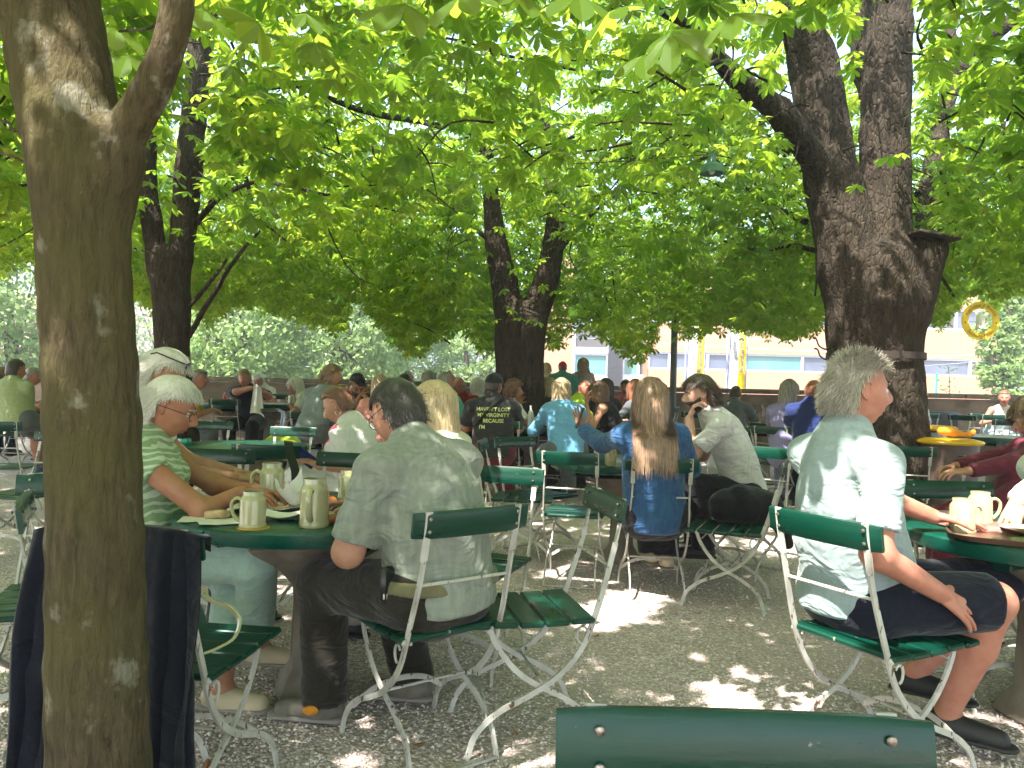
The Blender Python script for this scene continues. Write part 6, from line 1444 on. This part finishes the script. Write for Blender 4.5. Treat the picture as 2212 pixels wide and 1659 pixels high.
pp_('short dark-haired person in sky blue behind the linen-shirted man\'s head', (873, 828, 9.8), -10, shirt='skyblue', hair=('short', 'black'))
pp_('grey-haired person farthest back above the short dark-haired one', (881, 818, 12.4), 170, pitch=14, shirt='white_cloth', hair=('short', 'grey'), skinm='skin_red')
pp_('person with dark greying hair and sunglasses on top, above the blond bob', (926, 822, 10.4), 20, shirt='darkgreen', hair=('bob', 'salt'), hairkw=dict(length=.10), gl='up', fem=True)
pp_('man with short light hair in a turquoise shirt seen from behind', (961, 826, 8.9), -26, hyaw=-40, shirt='teal', hair=('short', 'salt'), hairkw=dict(thick=.006), skinm='skin_red', w=1.15, sleeve=1.2, longshirt=True)
pp_('bald man with glasses in a dark red shirt facing half left', (991, 834, 10.3), 160, hyaw=140, pitch=14, shirt='redcloth', hair=('fringe_bald', 'grey'), hairkw=dict(n=60, length=.02), gl='clear', skinm='skin_red', w=1.1, sleeve=1.8)
pp_('balding person farthest back above the man in turquoise', (970, 816, 12.6), 185, pitch=10, shirt='khaki', hair=('fringe_bald', 'lbrown'), hairkw=dict(n=60, length=.02), skinm='skin_red')
pp_('person with bushy white hair in a pale shirt left of the black cap', (1031, 838, 10.6), 8, shirt='white_cloth', hair=('fluffy', 'white'), hairkw=dict(length=.06))
pp_('man in an olive green T-shirt seen from behind at the left edge', (34, 800, 8.9), -8, hyaw=-20, shirt='olive', pants='slate', hair=('short', 'black'), hairkw=dict(thick=.008, length=.03), skinm='skin_tan', w=1.16, b=1.06, shoes='blueshoe', arms=('table', 'chin'), sleeve=.8, pantlen=.5, hips=P(40, 905, 8.8))
pp_('grey-haired man in dark green facing right beside the thick trunk', (70, 814, 10.3), -50, hyaw=-64, pitch=10, shirt='darkgreen', hair=('short', 'salt'), skinm='skin_red')
pp_('brown-haired person cut by the left picture edge', (2, 812, 10.6), -10, shirt='charcoal', hair=('short', 'brown'), skinm='skin_red')
pp_('small girl in red cap and pale yellow top standing by the middle trunk', (1180, 797, 13.2), 12, hyaw=50, pitch=10, shirt='paleyellow', pants='pink', hair=('bob', 'blond'), hairkw=dict(n=60), stand=True, b=.80, sleeve=0, fem=True, capm='redcap', arms=('down', 'down'), pantlen=.45)
pp_('child in red cap and teal shirt with a strap across the back', (1215, 795, 13.0), 0, shirt='tealdark', hair=('short', 'brown'), hairkw=dict(n=60), stand=True, b=.86, capm='redcap', arms=('down', 'down'), sleeve=.8, w=1.35)
pp_('girl with long ponytail in a striped sleeveless top standing by the wall', (1259, 787, 13.2), 4, hyaw=0, shirt='stripes', pants='greenskirt', hair=('long', 'lbrown'), hairkw=dict(length=.30, n=200), stand=True, b=.90, sleeve=0, fem=True, arms=('down', 'down'), w=1.1)
# ------------------------------------------------------------------ things on and around the tables
def onz(px, py, z=.745, d=None):
    a, b_ = uv(px, py); d = d or (HC-z)*FP/b_; q = P(px, py, d); q[2] = z; return q
mug(onz(545, 1139), .128, R(180), 'small stoneware mug on a yellow coaster, handle to the left')
mug(onz(678, 1137), .172, R(-90), 'tall stoneware mug with its handle towards us on the near table')
mug(onz(586, 1090), .175, R(178), 'tall stoneware mug behind the small one, lit rim')
mug(onz(752, 1078), .13, R(60), 'stoneware mug half hidden by the linen shirt sleeve')
mug(onz(2078, 1150), .130, R(0), 'shaded stoneware mug nearest on the right table, handle to the right')
mug(onz(2116, 1130), .130, R(-8), 'sunlit stoneware mug behind the other one on the right table')
def onT(px, T, dy=0): d = T[1]+dy; x = P(px, 900, d)[0]; return V(x, d, .745+gz(*T))
mug(onT(1158, T4, -.3), .12, 0, 'mug beside the pretzel at the curly-haired woman\'s table'); mug(onT(1276, T14, -.35), .13, 0, 'tall grey mug left of the woman in the tank top')
mug(onT(508, T6, -.2), .13, R(180), 'mug on the far table of the napkin-holding man'); mug(onT(628, T7, -.1), .13, R(180), 'mug in front of the white-haired woman in white')
o = tag(obj('coaster', MB().lathe([(0, 0), (.056, 0), (.056, .002), (0, .002)], tuple(onz(547, 1140)), 28), M['yellow']), 'round yellow beer coaster under the small mug', 'coaster')
def sheet(nm, lb, cat, c, sx, sy, rz, mat, amp=.004, curl=0, n=9, seed=0, th=.0012):
    g = np.linspace(-1, 1, n); X, Y = np.meshgrid(g, g); z = amp*(wob(np.stack([X, Y, 0*X], -1)*1.0, 3, seed)+1.5)*(X**2+Y**2+.15)+curl*(X**2+Y**2)
    top = np.stack([X*sx/2, Y*sy/2, z+th+.002], -1).reshape(-1, 3); bt = top-V(0, 0, th); F = [(j*n+i, j*n+i+1, (j+1)*n+i+1, (j+1)*n+i) for j in range(n-1) for i in range(n-1)]; B = [tuple(k+n*n for k in f_[::-1]) for f_ in F]
    ed = [i for i in range(n)]+[(j+1)*n-1 for j in range(1, n)]+[n*n-1-i for i in range(1, n)]+[(n-1-j)*n for j in range(1, n-1)]
    E_ = [(ed[k], ed[k]+n*n, ed[(k+1) % len(ed)]+n*n, ed[(k+1) % len(ed)]) for k in range(len(ed))]
    m = MB(); m.add(np.concatenate([top, bt]), F+B+E_); o = obj(nm, m, mat, None, tuple(c), (0, 0, rz)); tag(o, lb, cat); return o
def lump(nm, lb, cat, c, prims, mat, h=.005, amp=.003, fr=70, group=None):
    v, q = sdf_mesh([rc(*a) for a in prims], h, .006, lambda p_: amp*wob(p_, fr, 2), pad=.01); o = link(nm, fastmesh(nm, v, q, None, [mat], True), None, tuple(c)); tag(o, lb, cat, group); return o
sheet('napkin', 'white square napkin under the bread roll piece at the table rim', 'napkin', onz(476, 1130), .15, .12, .5, M['white'], .002)
lump('bread_piece', 'torn piece of bread on the white napkin', 'bread', onz(468, 1124)+V(0, 0, .018), [((-.03, 0, 0), (.03, .01, .004), .016, .014), ((0, .01, .005), (.02, -.005, .01), .015)], M['bread'])
sheet('paper_plate', 'shallow paper dish with crumbs right of the small mug', 'plate', onz(610, 1122), .14, .12, .1, M['white'], .001, .012, seed=2)
sheet('paper_tray', 'white paper tray with pale slices between the mugs', 'tray', onz(618, 1104), .22, .16, .15, M['white'], .006, .006, seed=5)
sheet('wrapping_paper', 'crumpled white wrapping paper standing up beside the tall mug', 'paper', onz(634, 1100)+V(0, 0, .01), .12, .10, .8, M['white'], .03, .01, seed=3)
sheet('napkin', 'white paper near the linen shirt sleeve on the table', 'napkin', onz(742, 1112), .13, .11, .9, M['white'], .003, seed=7)
sheet('napkin', 'white napkin lying behind the elbow of the woman in green', 'napkin', onz(512, 1098), .16, .12, 1.1, M['white'], .003, seed=8)
sheet('napkin', 'small pale paper under the forearm at the left rim of the near table', 'napkin', onz(420, 1124), .10, .10, .2, M['white'], .001, seed=9)
rings = lambda R_, r_, n=8: [((R_*math.cos(a), R_*.8*math.sin(a), 0), (R_*math.cos(a+2*math.pi/n), R_*.8*math.sin(a+2*math.pi/n), 0), r_, r_) for a in np.linspace(0, 2*math.pi, n, endpoint=False)]
lump('pretzel', 'brown pretzel half hidden behind the tall mug', 'pretzel', onz(690, 1092)+V(0, 0, .02), rings(.055, .019), M['crust'], amp=.001)
lump('pretzel_piece', 'glossy brown pretzel end next to the sleeve', 'pretzel', onz(716, 1134)+V(0, 0, .016), [((-.02, -.01, 0), (.0, .005, .003), .014, .017), ((.0, .005, .003), (.03, .02, .01), .018, .02)], M['crust'], amp=.001)
lump('roast_piece', 'reddish roasted meat in white paper left of the tall mug', 'food', onz(640, 1088)+V(0, 0, .028), [((-.02, 0, 0), (.03, .01, .01), .024, .02), ((0, 0, .02), (.02, .01, .02), .018)], M['crust'], amp=.003)
C('ham', (.55, .28, .24), wr=.2); lump('ham_slice', 'small pink ham slice on the paper tray', 'food', onz(608, 1096)+V(0, 0, .015), [((-.015, 0, 0), (.015, .01, .004), .008, .008)], M['ham'])
for i, (a, b_) in enumerate(((612, 1100), (622, 1097), (604, 1106))): lump('cheese_strip', ('pale cheese strip nearest the tall mug', 'pale cheese strip lying across the middle of the paper tray', 'pale cheese strip nearest the small mug')[i], 'food', onz(a, b_)+V(0, 0, .014), [((-.03, -.01, 0), (.03, .012, .006), .006, .006)], M['bread'], amp=.001, group='strips of cheese on the paper tray')
# right table
m = MB(); tr_ = thing('serving_tray', 'brown serving tray on the right table at the picture edge', 'tray', tuple(onz(2196, 1168)), R(-28)); n_ = 32; vs = []
for (s_, z) in ((.86, .004), (.9, .002), (1.0, .022), (1.015, .022), (.9, -.0), (.2, .0)):
    for j in range(n_): t = 2*math.pi*j/n_; k = (abs(math.cos(t))**5+abs(math.sin(t))**5)**(-1/5); vs.append((.22*s_*k*math.cos(t), .16*s_*k*math.sin(t), z+.001))
m.add(vs, [(i*n_+j, (i+1)*n_+j, (i+1)*n_+(j+1) % n_, i*n_+(j+1) % n_) for i in range(5) for j in range(n_)]+[tuple(range(n_))]); obj('tray_body', m, basic('brown_tray', (.16, .08, .06), .3, coat=.3), tr_)
pl_ = tag(obj('plate', MB().lathe([(0, .003), (.06, .003), (.095, .016), (.10, .018), (.094, .012), (.05, 0), (0, 0)], (0, 0, 0), 32), M['stoneware'], None, tuple(onz(2225, 1156)+V(0, 0, .008))), 'pale plate on the brown tray, cut by the picture edge', 'plate')
C('napred', (.45, .10, .08), wr=.3); sheet('napkin', 'dark red napkin under the mugs on the right table', 'napkin', onz(2125, 1141), .30, .2, .2, M['napred'], .002, seed=4)
lump('leftovers', 'greenish salad leftovers on the brown tray', 'food', onz(2205, 1178)+V(0, 0, .012), [((-.03, 0, 0), (.03, .01, 0), .014, .012)], basic('salad', (.16, .18, .05), .6), amp=.006)
# glass ashtray, bottles, dispensers
M['glassgreen'] = basic('green_glass_dish', (.02, .30, .22), .08, coat=.8); M['water'] = basic('clear_plastic', (.55, .60, .62), .08, coat=.8)
tag(obj('glass_dish', MB().lathe([(0, 0), (.045, 0), (.055, .02), (.05, .045), (.043, .045), (.045, .02), (0, .01)], (0, 0, 0), 14), M['glassgreen'], None, tuple(onT(400, T2, -.1)), smooth=False), 'turquoise glass dish at the left of the shiny empty table', 'dish')
def bottle(c, h, lb, mt, capm_='white'):
    o = thing('bottle', lb, 'bottle', tuple(c)); r = h*.14; obj('bottle_body', MB().lathe([(0, 0), (r, 0), (r, h*.55), (r*.75, h*.70), (r*.35, h*.82), (r*.33, h*.93), (0, h*.93)], n=16), mt, o); obj('bottle_cap', MB().lathe([(0, h*.93), (r*.4, h*.93), (r*.4, h), (0, h)], n=12), M[capm_], o)
bottle(onT(1146, T4, -.2), .25, 'clear water bottle between the curly-haired woman and the blue blouse', M['water']); bottle(onT(484, T6, -.35), .17, 'red ketchup bottle on the far table of the napkin-holding man', basic('ketchup', (.5, .02, .02), .3)); bottle(onT(1660, T8, -.2), .24, 'slim bottle by the hand of the man in dark grey', M['water'])
lump('pretzel', 'whole dark pretzel on the table by the curly-haired woman', 'pretzel', onT(1174, T4, -.42)+V(0, 0, .02), rings(.075, .026), M['crust'], amp=.001)
for px, w_, h_, lb, d_ in ((1303, .11, .145, 'large white napkin dispenser behind the woman in denim blue', -.30), (1320, .065, .13, 'small beige napkin box next to the woman in denim blue', -.48)):
    o = thing('napkin_dispenser', lb, 'dispenser', tuple(onT(px, T3, d_)), .1); obj('case', MB().box((0, 0, h_/2), (w_, .09, h_), bev=.012), M['stoneware'] if w_ < .1 else M['white'], o); obj('slot', MB().box((0, -.046, h_*.45), (w_*.6, .004, h_*.3), bev=.0015), M['bread'], o)
c = P(1092, 925, 8.0)
sheet('newspaper', 'folded white paper on the table by the man in dark grey', 'paper', onT(1645, T8, -.35), .3, .2, .3, M['white'], .004)
# napkin held up
nk = P(556, 838, 10.0); n_ = 12; vs = []
for j in range(n_):
    for i in range(n_): a = i/(n_-1); b_ = j/(n_-1); vs.append((nk[0]+(a-.5)*(.10+.10*b_), nk[1]+.02*math.sin(a*9+b_), nk[2]+.05-.38*b_-.03*(a-.3)**2*4))
vs = np.array(vs); vs = np.concatenate([vs, vs+V(0, .002, 0)]); F = [(j*n_+i, (j+1)*n_+i, (j+1)*n_+i+1, j*n_+i+1) for j in range(n_-1) for i in range(n_-1)]; m = MB(); m.add(vs-nk, F+[tuple(k+n_*n_ for k in f_[::-1]) for f_ in F]); tag(obj('paper_napkin', m, M['white'], None, tuple(nk)), 'big white paper napkin held up by the man in navy', 'napkin')
# folded walker
wk = thing('walker', 'folded black and grey walking frame with handles and small wheels', 'walker', (P(590, 950, 8.0)[0], 8.0, gz(-2.5, 8)), R(20))
m = MB()
for y in (-.22, .22): m.tube(crom([(-.02, y, .12), (.02, y, .5), (.10, y, .88), (.0, y, .93), (-.10, y, .92)], 4), .013, 8); m.tube([(.25, y, .08), (.08, y, .72)], .012, 8)
m.tube([(.05, -.22, .55), (.05, .22, .55)], .011, 8); m.tube([(.0, -.22, .2), (.0, .22, .2)], .011, 8); obj('frame', m, M['galv'], wk)
for y in (-.22, .22):
    m = MB(); m.tube([(.03, y, .925), (-.13, y, .92)], .021, 10); obj('handle', m, M['black'], wk)
    for x in (-.03, .25):
        m = MB(); m.lathe([(.0, -.014), (.075, -.014), (.085, -.008), (.085, .008), (.075, .014), (0, .014)], (x, y, .085), 20, axis=1); m.lathe([(0, -.018), (.02, -.018), (.02, .018), (0, .018)], (x, y, .085), 10, axis=1); obj('wheel', m, M['black'], wk)
    m = MB(); m.tube(crom([(-.10, y, .89), (-.05, y, .82), (.05, y, .80)], 4), .006, 6); obj('brake_lever', m, M['black'], wk)
v, q = sdf_mesh([rc((.05, -.14, .48), (.05, .14, .48), .10, .10), rc((.05, -.12, .38), (.05, .12, .38), .09, .09)], .012, .03, lambda p_: .006*wob(p_, 14, 1)); link('bag', fastmesh('bag', v, q, None, [M['blackcloth']], True), wk)
C('limegreen', (.22, .28, .02), wr=.4)
lump('bag', 'yellow-green cloth bag on the seat near the walking frame', 'bag', V(P(612, 900, 7.6)[0], 7.6, .62), [((-.06, 0, 0), (.06, 0, 0), .13, .13), ((0, 0, .06), (0, 0, .1), .10, .06)], M['limegreen'], h=.015, amp=.008, fr=16)
# black bag on the chair by the bearded man
c = P(1606, 1096, 4.75)
lump('bag', 'large soft black bag with a drawstring on the side-on chair', 'bag', c, [((-.10, 0, .0), (.14, 0, .0), .115, .115), ((-.02, -.02, .05), (.12, .02, .03), .10, .09), ((-.14, -.04, -.02), (-.10, .03, .02), .07, .08), ((.16, .0, -.02), (.24, -.01, -.10), .07, .05), ((.24, -.01, -.10), (.27, -.02, -.22), .05, .035)], M['blackcloth'], h=.011, amp=.008, fr=15)
# strap over chair and straps elsewhere
def strap(lb, pts, w_=.03, mat='black', nm='bag_strap'):
    q = crom(pts, 5); o0 = q[0]; m = MB(); m.tube(q-o0, .5, ref=(1, 0, 0), square=True, sx=w_, sy=.004); tag(obj(nm, m, M[mat], None, tuple(o0)), lb, 'strap')
strap('broad black strap hanging over the chair behind the near mugs', [P(628, 985, 4.85), P(624, 958, 4.78), P(622, 955, 4.66), P(628, 985, 4.62), P(638, 1020, 4.6), P(636, 1062, 4.6)], .05)
strap('black bag strap hanging on the chair of the woman in light blue', [P(1216, 935, 8.2), P(1220, 912, 8.2), P(1222, 914, 8.1), P(1219, 950, 8.06), P(1214, 975, 8.05)], .05)
# handbag with curved strap on the nearest left chair
hb = thing('handbag', 'white handbag with looped strap on the seat of the jacket chair', 'handbag', tuple(P(400, 1380, 2.25)))
o0 = np.array(hb.location); m = MB(); m.tube(crom([P(440, 1285, 2.30)-o0, P(462, 1300, 2.24)-o0, P(495, 1312, 2.2)-o0, P(517, 1340, 2.18)-o0, P(505, 1378, 2.14)-o0, P(470, 1400, 2.1)-o0, P(440, 1412, 2.08)-o0], 5), .5, ref=(0, 0, 1), square=True, sx=.012, sy=.007); obj('strap', m, M['stoneware'], hb)
v, q = sdf_mesh([rc((-.14, .02, -.03), (-.05, .02, -.03), .055, .055), rc((-.14, .02, .03), (-.06, .02, .03), .045, .04)], .008, .03); link('bag_body', fastmesh('bag_body', v, q, None, [M['stoneware']], True), hb)
# navy jacket over the chair back
JC = bpy.data.objects[[o_.name for o_ in bpy.data.objects if o_.get('label', '').startswith('nearest left chair')][0]]
jm = np.array(JC.matrix_basis)
n1, n2 = 41, 40; vs = []
for j in range(n2):
    t = j/(n2-1)                                            # 0 front bottom .. ridge at .12 .. back bottom
    for i in range(n1):
        u = i/(n1-1)*2-1
        if t < .12: k = t/.12; y = -.268-.03*k; z = .83+.055*k; hw = .225+.01*k
        else:
            k = (t-.12)/.88; y = -.345-.035*math.sin(k*2.2)-.02*k; lenb = .60+.12*(abs(u) > .35)*sstep(.35, .5, abs(u))+.05*math.sin(u*3+1); z = .885-lenb*k; hw = .235+.02*k
        fold = .022*math.sin(u*13+1.5*t)*min(1, t*2)+.014*math.sin(u*29+2)*t
        z -= .02*abs(u)**4
        vs.append((u*hw+.01*math.sin(t*8+u*5), y-fold*(t > .12), z))
vs = np.array(vs); vv = np.concatenate([vs, vs+V(0, .006, -.004)]); F = [(j*n1+i, j*n1+i+1, (j+1)*n1+i+1, (j+1)*n1+i) for j in range(n2-1) for i in range(n1-1)]; m = MB(); m.add(vv, F+[tuple(k+n1*n2 for k in f_[::-1]) for f_ in F])
C('jacket_navy', (.005, .006, .014), wr=.5)
jk = obj('jacket', m, M['jacket_navy'], None, tuple(JC.location), tuple(JC.rotation_euler), angle=None); tag(jk, 'dark navy jacket hanging over the chair behind the thick tree trunk', 'jacket')
for sx in (-1, 1):
    v, q = sdf_mesh([rc((sx*.17, -.335, .84), (sx*.19, -.372, .50), .030, .042, n=V(0, 1, 0), s=2.2), rc((sx*.19, -.372, .50), (sx*.205, -.380, .20), .045, .042, n=V(0, 1, 0), s=1.7, flat=[(V(sx*.2, -.4, .20), V(0, 0, -1))])], .008, .02, lambda p_: .006*wob(p_*V(2, 1, .6), 17, 3)); link('sleeve', fastmesh('sleeve', v, q, None, [M['jacket_navy']], True), jk)
# litter bins
b1 = thing('litter_bin', 'dark green litter bin lined with a blue bag under a yellow lid', 'bin', (P(1983, 1000, 7.1)[0], 7.1, 0), .1)
obj('bin_body', MB().lathe([(0, 0), (.19, 0), (.22, .95), (.20, .95), (.18, .1)], n=28), M['green'], b1); 
m = MB(); m.box((0, 0, .985), (.50, .42, .05), bev=.02); m.box((-.20, 0, 1.02), (.09, .3, .05), bev=.015); obj('lid', m, M['yellow'], b1); obj('bag_lining', MB().lathe([(.225, .80), (.232, .86), (.226, .95), (.232, .955), (.215, .955)], n=28), basic('blue_bin_bag', (.10, .20, .24), .3, bs=.8, bsc=(20,)*3, bd=.02), b1)
b2 = thing('litter_bin', 'brown round bin with a wide yellow rim topped by orange cloths', 'bin', (P(2050, 1000, 6.5)[0], 6.5, 0))
obj('bin_body', MB().lathe([(0, 0), (.2, 0), (.225, .88), (.205, .88), (.19, .1)], n=28), basic('brown_metal', (.07, .045, .04), .5), b2); obj('rim', MB().lathe([(.18, .90), (.20, .875), (.25, .875), (.26, .89), (.25, .905), (.19, .92), (.0, .92)], n=36), M['yellow'], b2)
lump('cleaning_cloth', 'crumpled orange cloth lying on the yellow bin rim', 'cloth', V(P(2058, 930, 6.45)[0], 6.45, .955), [((-.10, 0, .03), (.02, .02, .02), .03, .04), ((.02, .02, .02), (.12, -.02, .0), .03, .022), ((.10, 0, 0), (.18, .02, .02), .018, .022)], M['orange'], h=.009, amp=.008, fr=30)
ct = thing('pushcart', 'dark pushcart parked at the wall right of the massive tree', 'cart', (P(2025, 900, 13.4)[0], 13.4, gz(5, 13.4)), .1)
obj('box', MB().box((0, 0, .62), (.55, .4, .5), bev=.03), M['black'], ct); m = MB(); m.tube(crom([(-.25, 0, .6), (-.33, 0, .95), (-.42, 0, 1.12), (-.50, 0, 1.10)], 4), .015, 6); m.tube([(-.27, -.15, .1), (-.27, -.15, .7)], .015, 6); obj('handle', m, M['black'], ct)
for x in (-.2, .2):
    for y in (-.18, .18): obj('wheel', MB().lathe([(0, -.02), (.17, -.02), (.18, 0), (.17, .02), (0, .02)], (x, y, .18), 18, axis=1), M['black'], ct)
# ------------------------------------------------------------------ camera, light
cam = bpy.data.cameras.new('camera'); co_ = bpy.data.objects.new('camera', cam); COL.objects.link(co_); SC.camera = co_
cam.sensor_width = 36; cam.lens = FP/2212*36; cam.shift_y = HOFF/2212; cam.clip_end = 2000; cam.clip_start = .05
co_.matrix_world = Matrix.Translation((0, 0, HC)) @ Matrix.Rotation(R(90), 4, 'X') @ Matrix.Rotation(ROLL, 4, 'Z')
EL, AZ = R(57), R(218)     # sun elevation, azimuth from +Y clockwise (behind and left of the camera)
sd = V(math.sin(AZ)*math.cos(EL), math.cos(AZ)*math.cos(EL), math.sin(EL))
sl = bpy.data.lights.new('sun', 'SUN'); sl.energy = 3.6; sl.angle = R(.55); sl.color = (1, .93, .84); so = bpy.data.objects.new('sun', sl); COL.objects.link(so)
so.rotation_euler = Vector(sd).to_track_quat('Z', 'Y').to_euler()
w = bpy.data.worlds.new('World'); SC.world = w; w.use_nodes = True; nt = w.node_tree; bg = nt.nodes['Background']; sk = nt.nodes.new('ShaderNodeTexSky'); sk.sky_type = 'NISHITA'; sk.sun_disc = False; sk.sun_elevation = EL; sk.sun_rotation = AZ; sk.dust_density = 2.5
sk.air_density = 1.0; nt.links.new(sk.outputs[0], bg.inputs[0]); bg.inputs[1].default_value = .15
SC.view_settings.view_transform = 'Standard'; SC.view_settings.look = 'None'; SC.view_settings.gamma = 1; SC.view_settings.exposure = 2.62
SC.render.engine = 'CYCLES'; cy = SC.cycles; cy.use_denoising = True; cy.volume_bounces = 0; cy.volume_step_rate = 8; cy.max_bounces = 9; cy.diffuse_bounces = 5; cy.transmission_bounces = 6; cy.glossy_bounces = 3; cy.sample_clamp_indirect = 6; cy.caustics_reflective = False; cy.caustics_refractive = False
try: cy.denoiser = 'OPENIMAGEDENOISE'; cy.denoising_input_passes = 'RGB_ALBEDO_NORMAL'
except Exception: pass

hz = bpy.data.materials.new('haze'); hz.use_nodes = True; hn = hz.node_tree; hn.nodes.remove(hn.nodes['Principled BSDF']); pv = hn.nodes.new('ShaderNodeVolumePrincipled'); pv.inputs['Density'].default_value = .0042; pv.inputs['Color'].default_value = (.95, .95, .95, 1); pv.inputs['Anisotropy'].default_value = .2; hn.links.new(pv.outputs[0], hn.nodes['Material Output'].inputs['Volume'])
tag(obj('haze', MB().box((0, 70, 8.0), (520, 290, 23.5)), hz, smooth=False), 'faint bright haze in the summer air', 'haze', kind='stuff')
